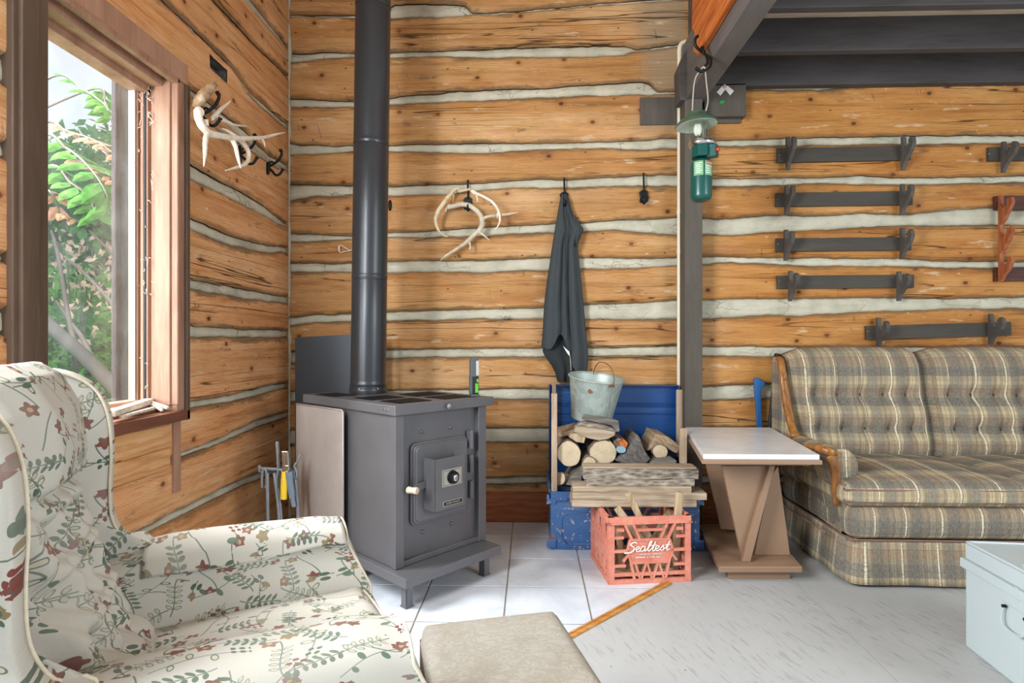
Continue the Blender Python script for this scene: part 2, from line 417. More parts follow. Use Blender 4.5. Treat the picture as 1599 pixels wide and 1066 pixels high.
M['red_label'] = simple('red_label', '#c03a2c', .4, 0, .05)
M['mantle'] = simple('mantle', '#dcdcd4', .8, 0, .05)
M['paper'] = simple('paper', '#e4e2da', .7, 0, .03)
M['green_tack'] = simple('green_tack', '#1f8f4a', .4, 0, .1)
M['pink_tack'] = simple('pink_tack', '#d79aa6', .4, 0, .1)
M['yellow'] = simple('yellow_rubber', '#e7c02c', .45, 0, .06)
M['blue_grey'] = simple('blue_grey', '#6c7c8c', .45, 0, .1)
M['lime'] = simple('lime_plastic', '#57b62b', .4, 0, .08)
M['dark_plastic'] = simple('dark_plastic', '#4b5256', .4, 0, .08)
M['antler'] = None
def m_antler(name, a, b, c_):
    n = NT(name); c = n.coord(); f = n.noise(c, 22, 5, .6); g = n.noise(n.vmul(c, (60, 60, 60)), 1, 4, .7)
    return n.out(n.ramp(f*.7+g*.3, [(.3, a), (.5, b), (.68, c_)]), .55, 0, n.bump(g+f, .35, .004), .4)
M['antler'] = m_antler('antler', '#a28660', '#d3c2a2', '#e9dfc9')
M['antler_grey'] = m_antler('antler_grey', '#9c8f7c', '#c5b9a3', '#ddd4c2')
M['antler_white'] = m_antler('antler_white', '#cbbda2', '#e6dcc9', '#f4eee2')
M['burr'] = m_antler('burr', '#6b4a30', '#a88a68', '#d8c8b0')
def m_cloth(name, col, dk, lt, sc=240):
    n = NT(name); c = n.coord(); w = n.noise(c, sc, 2, .7); f = n.noise(c, 5, 3)
    colr = n.mix(w*.6+f*.4, dk, lt)
    return n.out(colr, .92, 0, n.bump(w, .2, .002), .1, sheen=.0)
M['jacket'] = m_cloth('jacket', '', '#34393c', '#4c5255')
M['jacket_in'] = m_cloth('jacket_in', '', '#2a2e30', '#3b4042')
def m_blue():
    n = NT('trunk_blue'); c = n.coord(); f = n.noise(c, 6, 5, .6); s = n.noise(c, 26, 5, .7)
    x, y, z = n.sep(c)
    col = n.mix(f, '#274f8a', '#4a74a8')
    col = n.mix(n.noise(n.comb(x*2.0, y*8.0, z*30.0), 1, 4, .7).step(.50, .70)*.45, col, '#7f9dba')
    col = n.mix((s.step(.575, .62)*.8), col, '#86583d'); col = n.mix(n.noise(c, 40, 4, .7).step(.60, .64), col, '#c9b9a4')
    return n.out(col, .38, .1, n.bump(f+s*.3, .15, .004), .5)
M['blue'] = m_blue()
def m_bluelid():
    n = NT('lid_blue'); c = n.coord(); f = n.noise(c, 5, 5, .6); x, y, z = n.sep(c)
    col = n.mix(f, '#0d3a78', '#1c5596')
    st = n.noise(n.comb(x*2.2, 0, z*34.0), 1, 4, .7)
    col = n.mix(st.step(.55, .75)*.3, col, '#7fa3bd')
    sp = n.vord(c, 30, 1).step(.09, .04)*n.noise(c, 8, 2).step(.55, .62)
    col = n.mix(sp*.8, col, '#a9b6bd')
    return n.out(col, .35, .1, n.bump(f, .1, .004), .5)
M['lid'] = m_bluelid()
M['blue_axe'] = simple('blue_axe', '#1e5f9e', .35, 0, .15, 12)
def m_galv():
    n = NT('galvanized'); c = n.coord(); v = n.vor(c, 34, 1); cc = n.sep(S(n, v.outputs['Color']))[0]; f = n.noise(c, 9, 5, .65)
    col = n.mix(cc*.5+f*.5, '#93a29c', '#c5d0ca')
    col = n.mix(n.noise(c, 20, 4, .7).step(.66, .71), col, '#8a7a62')
    return n.out(col, .5, .45, n.bump(f, .12, .003), .5)
M['galv'] = m_galv()
M['rust'] = simple('rust', '#8a5c3a', .8, .2, .25, 30, .2)
def m_crate():
    n = NT('crate_plastic'); c = n.coord(); f = n.noise(c, 8, 5, .65); g = n.noise(c, 45, 4, .7)
    col = n.ramp(f*.6+g*.4, [(.3, '#bf6a55'), (.5, '#d48671'), (.7, '#e2a391')])
    return n.out(col, .55, 0, n.bump(g, .12, .002), .4)
M['crate'] = m_crate()
M['white_ink'] = simple('white_ink', '#f1e6df', .6, 0, .03)
def m_marble():
    n = NT('marble'); c = n.coord(); f = n.noise(c, 6, 6, .6, .8)
    return n.out(n.ramp(f, [(.35, '#d2d4d6'), (.5, '#dcdee0'), (.7, '#e6e8ea')]), .22, 0, None, .55)
M['marble'] = m_marble()
def m_whitebox():
    n = NT('white_enamel'); c = n.coord(); f = n.noise(c, 5, 4)
    ch = n.noise(c, 45, 3, .7).step(.70, .73)*n.noise(c, 4, 2).step(.5, .6)
    return n.out(n.mix(ch, n.mix(f, '#a8b4b7', '#b4c0c2'), '#6f7777'), .32, 0, n.bump(n.noise(c, 30, 3), .04, .003), .5)
M['white_box'] = m_whitebox()
def m_floor():
    n = NT('floor_paint'); c = n.coord(); x, y, z = n.sep(c)
    # plywood painted grey: fine checks run along one direction, seams are geometry
    f = n.noise(c, 3, 4); 
    ck = n.noise(n.comb(x*85.0+y*26.0, y*9.0-x*3.0, 0), 1, 3, .65)
    chk = ck.step(.56, .62)*n.noise(c, 2.4, 3).step(.34, .58)
    ck2 = n.noise(n.comb(x*160.0+y*50.0, y*16.0, 4), 1, 2, .6)
    col = n.mix(f, '#a5a7a8', '#b4b6b6')
    col = n.mix(ck2.step(.5, .8)*.3, col, '#c2c3c2')
    col = n.mix(chk*.42, col, '#7c7974')
    st = n.noise(c, 22, 4, .7).step(.70, .73)*n.noise(c, 2, 2).step(.5, .6)
    col = n.mix(st*.7, col, '#4f4b46')
    sp = n.vord(c, 14, 1).step(.05, .025)*n.noise(c, 5, 2).step(.5, .56)
    col = n.mix(sp, col, '#2f2c29')
    return n.out(col, .55, 0, n.bump(ck2*.3-chk, .25, .003), .35)
M['floor'] = m_floor()
def m_tile():
    n = NT('floor_tile'); c = n.coord(); f = n.noise(c, 5, 6, .6, .6); g = n.noise(c, 40, 4, .7)
    col = n.ramp(f, [(.3, '#b9bfc8'), (.5, '#ccd3dc'), (.7, '#dce2e9')])
    sp = n.vord(c, 11, 1).step(.05, .02)*n.noise(c, 5, 2).step(.54, .6)
    col = n.mix(sp, col, '#3a332c')
    return n.out(col, g*.12+.26, 0, n.bump(f, .06, .004), .5)
M['tile'] = m_tile()
M['grout'] = simple('grout', '#a39b90', .95, 0, .1, 30, .2)
def m_ottoman():
    n = NT('ottoman_brocade'); c = n.coord(); x, y, z = n.sep(c)
    w = n.noise(n.comb(x*22.0, y*42.0, z*30.0), 1, 3, .5, 1.2)
    band = ((w*34.0).sin()).step(-.1, .6)
    big = n.noise(c, 9, 3); f = n.noise(c, 350, 2)
    col = n.mix(band*.8, '#98938a', '#a6a298'); col = n.mix(big.step(.45, .65)*.4, col, '#8a8272')
    col = n.mix(f*.25, col, '#837864')
    return n.out(col, .9, 0, n.bump(band*.6+f*.4, .3, .003), .15)
M['ottoman'] = m_ottoman()
M['ottoman_side'] = simple('ottoman_side', '#7c6453', .9, 0, .2, 60, .3)

# plaid weave, uv in metres
def m_plaid():
    n = NT('plaid_weave'); uv = n.uv(); w0 = n.noise(uv, 30, 2)*.002
    u, v, _ = n.sep(uv); u = u+w0; v = v+w0*1.3
    P = .135; Q = .178
    fu = (u/P).fract(); fv = (v/Q).fract()
    warp = n.ramp(fu, [(0, '#c0b094'), (.07, '#a59580'), (.17, '#cbbd9f'), (.24, '#9a8a78'), (.30, '#7c7a78'), (.52, '#6a6b6e'), (.56, '#9c9284'), (.64, '#b09a84'), (.72, '#958674'), (.80, '#cbbc9e'), (.93, '#a3947f')], True)
    weft = n.ramp(fv, [(0, '#bfae92'), (.16, '#686b72'), (.44, '#93887a'), (.55, '#a08674'), (.74, '#6a5d53'), (.755, '#b5a48c'), (.88, '#d2c4a6')], True)
    col = n.vmul(n.mix(1.0, warp, weft, 'MULTIPLY'), (1.38, 1.6, 1.95)); col = n.mix(.22, col, n.vmul(n.mix(.5, warp, weft), (.75, .78, .82)))
    # fine pin stripes both ways
    ps = ((u*620.0).sin()*.5+.5).pow(2.0); pf = ((v*560.0).sin()*.5+.5)
    th = n.noise(n.comb(u*400.0, v*60.0, 0), 1, 2, .7); th2 = n.noise(n.comb(u*70.0, v*420.0, 3), 1, 2, .7)
    col = n.mix(((u/P*7.0).fract().lt(.16))*.35, col, '#43382f')
    col = n.mix((fv-.30).abs().lt(.012)*.5, col, '#3c352f')
    col = n.mix((th-.35)*.8, col, '#d9cdb2'); col = n.mix((th2-.45)*.7, col, '#463e37')
    slub = (fu-.12).abs()+(n.noise(n.comb(u*20.0, v*150.0, 0), 1, 2)-.5)*.06
    line = slub.step(.028, .014)
    col = n.mix(line*.9, col, '#dcd3ba')
    col = n.mix(.10, col, '#c8b89a')
    return n.out(col, .92, 0, n.bump(line*1.2+th+th2*.6+ps*.3, .45, .004), .1)
M['plaid'] = m_plaid()
M['welt'] = simple('sofa_welt', '#7d6154', .85, 0, .12, 90, .2)
M['sofa_button'] = simple('sofa_button', '#5a5650', .9, 0, .2, 90)

# floral print, uv in metres: sprigs with leaves, berries, tulips scattered by cells
def m_floral():
    n = NT('floral_print'); uv = n.uv()
    col = n.mix(n.noise(uv, 400, 2, .6), '#b4b2a9', '#c6c5bd')
    col = n.mix(n.noise(uv, 7, 3).step(.4, .7)*.25, col, '#b8b2a1')
    def cells(scale, off, rnd=.55):
        p = n.vadd(n.vmul(uv, (scale, scale, 1)), (off, off*1.7, 0)); vr = n.vor(p, 1, rnd, dim='2D')
        pos = S(n, vr.outputs['Position']); c = S(n, vr.outputs['Color'])
        x, y, _ = n.sep(p); a, b, _ = n.sep(pos); r1, r2, r3 = n.sep(c)
        dx = (x-a)/scale; dy = (y-b)/scale; ang = r1*6.283
        ca = ang.cos(); sa = ang.sin()
        return dx*ca+dy*sa, dy*ca-dx*sa, r2, r3
    def ell(x, y, cx, cy, a, b):
        X = (x-cx)/a; Y = (y-cy)/b; return (X*X+Y*Y)
    G1, G2, RD, RO, PK, TN = '#465c4d', '#5f7463', '#6f3f37', '#7a4a3c', '#6f4a50', '#7f6e4c'
    for LAY, (SCL, OFF) in enumerate(((9.6, .3), (8.8, 23.7))):
     # layer 1: curved fern sprigs with paired leaves and a flower at the tip
     x, y, r2, r3 = cells(SCL, OFF)
     f = ((x*38.0).sin())*.009
     stem = ((y-f).abs()).step(.0016, .0008)*x.abs().lt(.050)
     col = n.mix(stem*.9, col, G1)
     lx = ((x/.0125).fract()-.5)*.0125; sh = ((y-f).abs()-.0085)
     leaf = ell(lx-sh*.35, sh, 0, 0, .0040, .0072).lt(1.0)*(x+.008).abs().lt(.030)
     lf = leaf*r2.gt(.3)
     inn = ell(lx-sh*.35, sh, 0, 0, .0027, .0056).lt(1.0)*r3.gt(.55)*lf
     col = n.mix(lf*.95, col, n.mix(r3, G1, G2)); col = n.mix(inn*.85, col, '#bcb5a2')
     fx = x-.046; fy = y+.006; rr = (fx*fx+fy*fy).sqrt(); th = n.math('ARCTAN2', fy, fx)
     fl = rr.lt(((th*5.0).sin()*.22+1.0)*.0118)
     col = n.mix(fl, col, n.ramp(r2, [(0, RD), (.3, RO), (.5, PK), (.7, TN), (.85, RD)], True)); col = n.mix(rr.lt(.0042)*r3.gt(.4), col, '#a8926e')
    # layer 2: loose vines with single leaves and berries
    x, y, r2, r3 = cells(8.3, 5.3)
    f = ((x*26.0).cos())*.016
    stem = ((y-f).abs()).step(.0014, .0007)*x.abs().lt(.062)
    col = n.mix(stem*.85, col, G1)
    l2 = ell(y-f-.010, x-.012, 0, 0, .0105, .0052).min(ell(y-f+.011, x+.018, 0, 0, .0105, .0055)).min(ell(y-f+.009, x-.036, 0, 0, .009, .0048))
    col = n.mix(l2.lt(1.0), col, n.mix(r3, '#42594a', '#66806b')); col = n.mix(l2.lt(.45)*r2.gt(.5), col, '#bcb5a2')
    bx = ((x/.012).fract()-.5)*.012; by = ((y-f-.006)/.012); by = (by.fract()-.5)*.012
    br = ell(bx, by, 0, 0, .0042, .0042).lt(1.0)*(x+.052).abs().lt(.013)*(y-f-.006).abs().lt(.013)
    col = n.mix(br, col, n.mix(r2.gt(.5), '#743634', '#42594a'))
    # layer 3: tulips
    x, y, r2, r3 = cells(7.6, 11.1, .8)
    tul = (ell(x, y, 0, 0, .0115, .0072).lt(1.0))*((y*420.0).sin()*.004+.006-x).gt(0.0)
    col = n.mix(tul*.9, col, n.mix(r2.gt(.45), n.mix(r3.gt(.5), RD, PK), TN))
    st = (y-((x*50.0).sin())*.004).abs().lt(.0011)*(x+.026).abs().lt(.022)
    col = n.mix(st*.9, col, G1)
    lf3 = ell(x+.026, y.abs()-.006, 0, 0, .009, .0045).lt(1.0); col = n.mix(lf3, col, G1)
    col = n.mix(n.noise(uv, 6, 4, .6).step(.35, .75)*.38+.04, col, '#bdb9ae')
    return n.out(col, .9, 0, n.bump(n.noise(uv, 500, 2), .15, .002), .15)
M['floral'] = m_floral()
M['floral_welt'] = simple('chair_welt', '#d6cdb8', .9, 0, .1, 80, .2)
M['chair_base'] = simple('chair_base', '#b8ad98', .9, 0, .1, 30)

def m_glass(name, tint='#ffffff', rough=0):
    n = NT(name); g = n.node('ShaderNodeBsdfGlossy'); t = n.node('ShaderNodeBsdfTransparent'); mx = n.node('ShaderNodeMixShader'); o = n.node('ShaderNodeOutputMaterial')
    g.inputs['Roughness'].default_value = .06; t.inputs[0].default_value = lin(tint)
    lw = n.node('ShaderNodeLayerWeight'); lw.inputs[0].default_value = .35; f = S(n, lw.outputs['Facing']).pow(2.4)*.55+.04
    n.link(f, mx.inputs[0]); n.t.links.new(t.outputs[0], mx.inputs[1]); n.t.links.new(g.outputs[0], mx.inputs[2]); n.t.links.new(mx.outputs[0], o.inputs[0])
    return n.m
def m_windowglass():
    n = NT('window_glass'); c = n.coord()
    g = n.node('ShaderNodeBsdfGlossy'); g.inputs['Roughness'].default_value = .05
    t = n.node('ShaderNodeBsdfTransparent'); d = n.node('ShaderNodeBsdfDiffuse'); d.inputs[0].default_value = lin('#e6ebe8')
    tr = n.node('ShaderNodeBsdfTranslucent'); tr.inputs[0].default_value = lin('#e6ebe8')
    md = n.node('ShaderNodeMixShader'); md.inputs[0].default_value = .5; n.t.links.new(d.outputs[0], md.inputs[1]); n.t.links.new(tr.outputs[0], md.inputs[2])
    dust = n.noise(c, 6, 5, .6).step(.35, .9)*.035+.012
    m1 = n.node('ShaderNodeMixShader'); n.link(dust, m1.inputs[0]); n.t.links.new(t.outputs[0], m1.inputs[1]); n.t.links.new(md.outputs[0], m1.inputs[2])
    m2 = n.node('ShaderNodeMixShader'); m2.inputs[0].default_value = .05; n.t.links.new(m1.outputs[0], m2.inputs[1]); n.t.links.new(g.outputs[0], m2.inputs[2])
    o = n.node('ShaderNodeOutputMaterial'); n.t.links.new(m2.outputs[0], o.inputs[0]); return n.m
M['glass'] = m_glass('lantern_glass', '#f4f8f4'); M['win_glass'] = m_windowglass()
def m_leaf(name, a, b, c_):
    n = NT(name); c = n.coord(); f = n.noise(c, 3.5, 3); g = n.noise(c, 30, 2)
    col = n.ramp(f*.6+g*.4, [(.3, a), (.5, b), (.7, c_)])
    p = n.node('ShaderNodeBsdfDiffuse'); n.link(col, p.inputs[0]); t = n.node('ShaderNodeBsdfTranslucent'); n.link(col, t.inputs[0])
    m = n.node('ShaderNodeMixShader'); m.inputs[0].default_value = .45; n.t.links.new(p.outputs[0], m.inputs[1]); n.t.links.new(t.outputs[0], m.inputs[2])
    o = n.node('ShaderNodeOutputMaterial'); n.t.links.new(m.outputs[0], o.inputs[0]); return n.m
M['leaf'] = m_leaf('leaf_green', '#2f5f24', '#527f3a', '#78a25c')
M['leaf_dark'] = m_leaf('leaf_dark', '#4c8a4a', '#74b069', '#a0cc8e')
M['leaf_bush'] = m_leaf('leaf_bush', '#5a9a44', '#82c064', '#b2dd92')
M['leaf_red'] = m_leaf('leaf_red', '#6f6c3c', '#a0705a', '#b88c7c')
M['leaf_pink'] = m_leaf('leaf_pink', '#b58f80', '#d8b8a8', '#ecd8cc')
M['twig'] = simple('twig', '#5c534b', .9, 0, .2, 20)
M['trunk_wood'] = simple('tree_bark', '#46423d', .95, 0, .25, 14, .4)
M['grass'] = simple('grass', '#5d8a45', .95, 0, .2, 3)
M['white_wood'] = m_wood('bleached_wood', '#b9ab98', '#d5c9b8', '#e8dfd2', rough=.85, axis='x', sz=60)
M['cobweb'] = simple('cobweb', '#cfc6ba', .9, 0, .05)
M['sill_board'] = m_wood('sill_board', '#a56f42', '#c8935e', '#d8ac7c', rough=.6, axis='y', sz=50)
M['hat_lining'] = simple('hat_lining', '#c3d0c6', .4, 0, .08, 14)
# ------------------------------------------------------------------ log walls
LF = .028     # how far the hewn log faces stand proud of the wall plane
BG = [
 [(446,21,24),(560,22,25.5),(600,14,26),(615,5,26),(640,3,25),(700,4,24),(727,7,22),(735,17,21),(760,18,21),(850,11,14),(920,4,7),(1000,-2,2),(1060,-6,-3),(1100,-8,-6),(1600,-20,-17)],
 [(446,80,96),(475,82,94),(500,80,90),(553,81,87),(612,81,88),(640,79,87),(690,77,86),(760,75,88),(800,73,87),(860,71,87),(870,71,86.5),(930,69,87),(975,70,84),(986,73,80),(995,75,78),(1060,67,70),(1100,66,68),(1600,60,62)],
 [(446,152,170),(455,153,166),(490,153,165),(520,156,165),(553,157,165),(612,151,162),(640,147,160),(690,143,157),(720,141,156),(760,139,155),(800,137,152),(860,135,150),(900,131,147),(960,128,147),(1005,126,145),(1017,130,146),(1024,138,145),(1030,142,144),(1060,141,143),(1100,132,140),(1165,129,138),(1210,130,138),(1280,129,138.5),(1330,128.5,134),(1380,127,129.5),(1450,125,127),(1599,124,126)],
 [(446,222,242),(475,225,239),(520,226,238),(553,226,234),(610,225,235),(650,224,236),(700,223,237),(760,222,238),(800,222,234),(850,222,232),(900,221,230),(960,219,230),(1010,217,232),(1040,214,229),(1058,215,230),(1100,217,227),(1130,218,226),(1175,216,226),(1230,214,225),(1280,212.5,225.5),(1380,211,223),(1450,210,224),(1520,209.5,222),(1599,210,222)],
 [(446,287,314),(470,287,309),(490,288,306),(553,289,303),(608,290,305),(660,288,303),(700,286,302),(740,285,297),(760,284,295),(800,280,292),(850,279,292),(880,280,292),(950,276,290),(1000,272,288),(1058,271,290),(1100,276,288),(1165,277,289),(1200,276,288),(1250,276,286),(1280,275.5,284),(1340,273,286),(1420,276,287),(1500,275,285),(1599,273,283)],
 [(446,364,376),(490,365,376),(553,367,373),(608,363,370),(650,361,370),(700,358,369),(760,354,367),(800,351,364),(860,349,363),(910,347,360),(960,343,358),(1000,342,362),(1058,338,366),(1100,340,364),(1150,340,366),(1200,335,361),(1280,336,358),(1345,332,354),(1414,334,351),(1450,331,352),(1500,325,351),(1560,322,349),(1599,322,350)],
 [(446,409,424),(500,411,424),(553,411,425),(605,407,425),(650,406,424),(700,407,424),(760,406,425),(800,404,422),(860,402,421),(900,402,420),(960,402,418),(1010,403,417),(1058,402,414),(1100,400,412),(1130,399,408),(1170,401,410),(1280,402,415),(1360,403,415),(1414,402,415),(1459,407,417),(1599,408,418)],
 [(446,495,508),(490,492,504),(553,489,501),(605,487,500),(650,485,500),(700,484,499),(760,482,497),(850,480,498),(910,475,498),(960,474,498),(1010,472,498),(1058,468,497),(1100,467,497),(1150,466,495),(1200,466,491),(1250,465,493),(1280,466,491),(1346,464,487),(1414,465,485),(1480,466,482),(1599,463,481)],
 [(446,549,569),(530,549,566),(605,546,559),(650,546,558),(700,545,558),(760,544,558),(850,544,557),(920,543,556),(1000,542,555),(1058,541,555),(1100,541,555),(1165,541,556),(1215,542,557),(1350,543,558),(1599,541,559)],
 [(446,612,628),(608,610,626),(750,608,624),(855,607,623),(960,605,622),(1058,604,621),(1100,604,625),(1200,600,622),(1599,600,622)],
 [(446,672,694),(750,669,692),(855,669,691),(1058,668,690),(1100,668,690),(1599,668,690)],
 [(446,748,758),(750,747,757),(855,745,755),(1100,745,755),(1599,744,754)],
]
LG = [
 [(384,-22,0),(396,0,14),(410,18,30),(430,44,53),(443,61,67)],
 [(300,-48,-45),(337,-1,3),(371,36,40),(405,73,76),(437,104,107),(443,110,114)],
 [(200,-60,-54),(257,-3,3),(290,29,34),(326,63,69),(358,96,100),(396,144,150),(410,158,165),(441,186,192)],
 [(200,55,80),(265,110,135),(290,126,144),(311,144,156),(342,169,181),(367,188,203),(390,206,222),(407,227,239),(425,243,252),(443,252,261)],
 [(200,190,222),(269,233,260),(315,263,285),(351,285,303),(382,299,319),(416,321,337),(443,345,351)],
 [(200,295,312),(269,325,341),(315,346,362),(360,366,381),(394,376,390),(423,383,394),(445,385,394)],
 [(200,428,436),(269,434,445),(315,438,453),(360,446,461),(394,453,467),(436,461,472),(445,462,473)],
 [(200,495,522),(269,500,523),(315,509,527),(349,511,526),(382,514,527),(436,515,527),(445,516,527)],
 [(200,645,661),(269,631,645),(315,625,635),(360,618,628),(394,610,620),(427,601,611),(444,599,607)],
 [(174,735,757),(215,722,741),(242,711,728),(257,713,722),(263,716,721),(301,703,710),(338,688,696),(371,673,682),(406,656,667),(439,646,656)],
 [(100,892,905),(190,845,857),(254,812,822),(301,788,798),(348,764,775),(371,752,764),(406,739,749),(440,726,736)],
]
def conv(tab, kind):
    out = []
    for g in tab:
        r = []
        for px, a, b in g:
            if kind == 'back':
                p = onY(px, a, YB-LF); q = onY(px, b, YB-LF); r.append((p.x, p.z, q.z))
            else:
                p = onX(px, a, XL+LF); q = onX(px, b, XL+LF); r.append((p.y, p.z, q.z))
        out.append(sorted(r))
    return out
def logwall(name, chinkname, mapf, gaps, u0, u1, ztop, mat, parentkind, skip=None, du=.012, seed=0, label=None):
    NU = int((u1-u0)/du); us = [u0+(u1-u0)*i/NU for i in range(NU+1)]
    rag = lambda u, k: nz(u*9, k*3.3, seed)*.0045+nz(u*31, k*5.1, seed+2)*.0036
    tops = []; lows = []
    for k, g in enumerate(gaps):
        T = []; L = []
        for u in us:
            a, b = interp(g, u); a += rag(u, k); b += rag(u, k+40)
            if a-b < .003: m = (a+b)/2; a, b = m+.0015, m-.0015
            T.append(a); L.append(b)
        tops.append(T); lows.append(L)
    logs = MB(); ch = MB(); R = 14
    vs = [(.5-.5*cos(pi*j/R))*.55+(j/R)*.45 for j in range(R+1)]
    for k in range(len(gaps)+1):
        hi = [ztop]*(NU+1) if k == 0 else lows[k-1]; lo = [0.0]*(NU+1) if k == len(gaps) else tops[k]
        verts = []; uvs = []; eds = []
        for j in range(R+1):
            for i, u in enumerate(us):
                z = hi[i]+(lo[i]-hi[i])*vs[j]; dt = hi[i]-z; db = z-lo[i]; d = min(dt, db)
                o = -.010+(LF+.010)*sstep(-.010, .012, d)**.7
                o += nz(u*1.3, z*3, k*7+seed)*.006*min(1, d/.03)+nz(u*6, z*14, k*7+seed)*.0022
                o += .004*(nz(u*.7, k*3.7, seed+5))
                verts.append(mapf(u, z, o)); uvs.append((u+k*3.71, z+k*.613)); eds.append((dt if k else .2, db if k < len(gaps) else .2))
        W = NU+1
        faces = [(j*W+i, (j+1)*W+i, (j+1)*W+i+1, j*W+i+1) for j in range(R) for i in range(NU)
                 if not (skip and skip(us[i]+du/2, (verts[j*W+i].z+verts[(j+1)*W+i].z)/2))]
        logs.add(verts, faces, None, uvs, eds)
    prof = [(-.10, -.012), (.02, .004), (.16, .0135), (.5, .0165), (.82, .0175), (.97, .010), (1.10, -.012)]
    for k in range(len(gaps)):
        verts = []
        for t, o in prof:
            for i, u in enumerate(us):
                a, b = tops[k][i], lows[k][i]; w = a-b; e = max(w, .012)
                zc = a-w*t if 0 <= t <= 1 else (a+.004 if t < 0 else b-.004)
                oo = o*min(1.0, w/.022) if o > 0 else o
                if w < .007: oo = min(oo, -.006)
                verts.append(mapf(u, zc, oo+nz(u*5, zc*20, k+seed)*.0028+nz(u*22, zc*40, k)*.0012))
        W = NU+1
        ch.add(verts, [(j*W+i, (j+1)*W+i, (j+1)*W+i+1, j*W+i+1) for j in range(len(prof)-1) for i in range(NU)
                       if not (skip and skip(us[i]+du/2, verts[j*W+i].z))])
    o = logs.build(name, mat, smooth=True); tag(o, label, None, None, 'structure')
    c = ch.build(chinkname, M['chink'], o, smooth=True)
    return o, c
gb = conv(BG, 'back'); gl = conv(LG, 'left')
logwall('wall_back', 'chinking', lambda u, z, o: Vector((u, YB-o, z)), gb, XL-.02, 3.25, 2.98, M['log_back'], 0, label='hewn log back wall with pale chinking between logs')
# window and notch openings in the left wall
WY0, WY1, WZ0, WZ1 = 1.46, 2.075, .68, 1.93
n1 = [onX(*p, XL+LF) for p in ((329,86),(356,112),(353,128),(332,110))]
NY0, NY1 = min(p.y for p in n1), max(p.y for p in n1); NZ0, NZ1 = min(p.z for p in n1), max(p.z for p in n1)
def skipL(u, z):
    if WY0 < u < WY1 and WZ0 < z < WZ1: return True
    return NY0 < u < NY1 and NZ0 < z < NZ1
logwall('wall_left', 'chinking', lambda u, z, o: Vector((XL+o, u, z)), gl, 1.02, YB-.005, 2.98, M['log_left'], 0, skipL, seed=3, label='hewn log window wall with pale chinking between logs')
# backing so that no light leaks through the walls
b = MB(); b.box((XL-.2, YB+.03, -.05), (3.3, YB+.2, 3.0)); tag(b.build('wall_back.001', M['log_back']), 'outer log layer of the back wall', None, None, 'structure')
b = MB()
b.box((XL-.13, 1.02, -.05), (XL-.03, WY0, 3.0)); b.box((XL-.13, WY1, -.05), (XL-.03, YB+.2, 3.0))
b.box((XL-.13, WY0, -.05), (XL-.03, WY1, WZ0)); b.box((XL-.13, WY0, WZ1), (XL-.03, WY1, 3.0))
tag(b.build('wall_left.001', M['log_left']), 'outer log layer of the window wall', None, None, 'structure')
# corner seam of mortar between the two walls
b = MB(); N = 150
def cseam(s, t):
    z = s*2.95; w = .006+.008*nz(z*5, 2)+.005*nz(z*19, 5); a = (t-.5)*2
    return Vector((XL+.030+w*(1-abs(a))*.3+max(0, a)*w*1.4, YB-.032-w*(1-abs(a))*.3-max(0, -a)*w*.8, z))
b.grid(cseam, N, 4); c = b.build('trim_11', M['chink'], smooth=True); tag(c, 'mortar seam in the corner of the log walls', None, None, 'structure')
# the window wall goes on past the viewer with a second, open window
b = MB(); b.box((XL-.13, -1.6, -.05), (XL+.02, 1.02, .62)); b.box((XL-.13, -1.6, 2.15), (XL+.02, 1.02, 3.0)); b.box((XL-.13, -1.6, .62), (XL+.02, -.25, 2.15)); tag(b.build('wall_left.002', M['win_dark']), 'window wall beside the viewer', None, None, 'structure')
# near end face of the left wall
b = MB(); b.box((XL-.13, .98, -.05), (XL+.03, 1.022, 3.0)); tag(b.build('trim_1', M['win_dark']), 'dark post closing the near end of the window wall', None, None, 'structure')

# ------------------------------------------------------------------ floor
P1 = onZ(1042, 911, 0); P2 = onZ(898, 989, 0); dd = (P1-P2).normalized(); nn = Vector((dd.y, -dd.x, 0))   # nn points to the painted side
Pl = P2+dd*((-1.36-P2.x)/dd.x)
b = MB(); b.box((-1.36, -1.6, -.03), (3.3, YB+.03, -.0035)); tag(b.build('floor.002', M['grout']), 'grout bed under the tiles', None, None, 'structure')
def clipped(name, mat, quads, clips, bevel=0, label=None):
    bm = bmesh.new()
    for q in quads:
        bm.faces.new([bm.verts.new(p) for p in q])
    for co, no in clips:
        bmesh.ops.bisect_plane(bm, geom=bm.verts[:]+bm.edges[:]+bm.faces[:], plane_co=co, plane_no=no, clear_outer=True)
    r = bmesh.ops.extrude_face_region(bm, geom=bm.faces[:]); 
    vs = [g for g in r['geom'] if isinstance(g, bmesh.types.BMVert)]
    for v in vs: v.co.z -= .003
    bmesh.ops.recalc_face_normals(bm, faces=bm.faces)
    me = bpy.data.meshes.new(name); bm.to_mesh(me); bm.free(); me.materials.append(mat)
    o = bpy.data.objects.new(name, me); COL.objects.link(o); tag(o, label, None, None, 'structure')
    if bevel:
        m = o.modifiers.new('bevel', 'BEVEL'); m.width = bevel; m.segments = 2; m.limit_method = 'ANGLE'
    return o
quads = []; x = -.0897-.302*5
xs = [-.0897+.302*k for k in range(-5, 4)]; ys = [2.525+.29*k for k in range(-8, 3)]
for i in range(len(xs)-1):
    for j in range(len(ys)-1):
        x0, x1, y0, y1 = xs[i]+.003, xs[i+1]-.003, ys[j]+.003, ys[j+1]-.003
        x0 = max(x0, -1.35); x1 = min(x1, P1.x-.005); y1 = min(y1, YB)
        if x1-x0 > .02 and y1-y0 > .02: quads.append([(x0,y0,0),(x1,y0,0),(x1,y1,0),(x0,y1,0)])
clipped('floor.001', M['tile'], quads, [(P1, nn)], .0012, 'white ceramic tile hearth floor with grey grout')
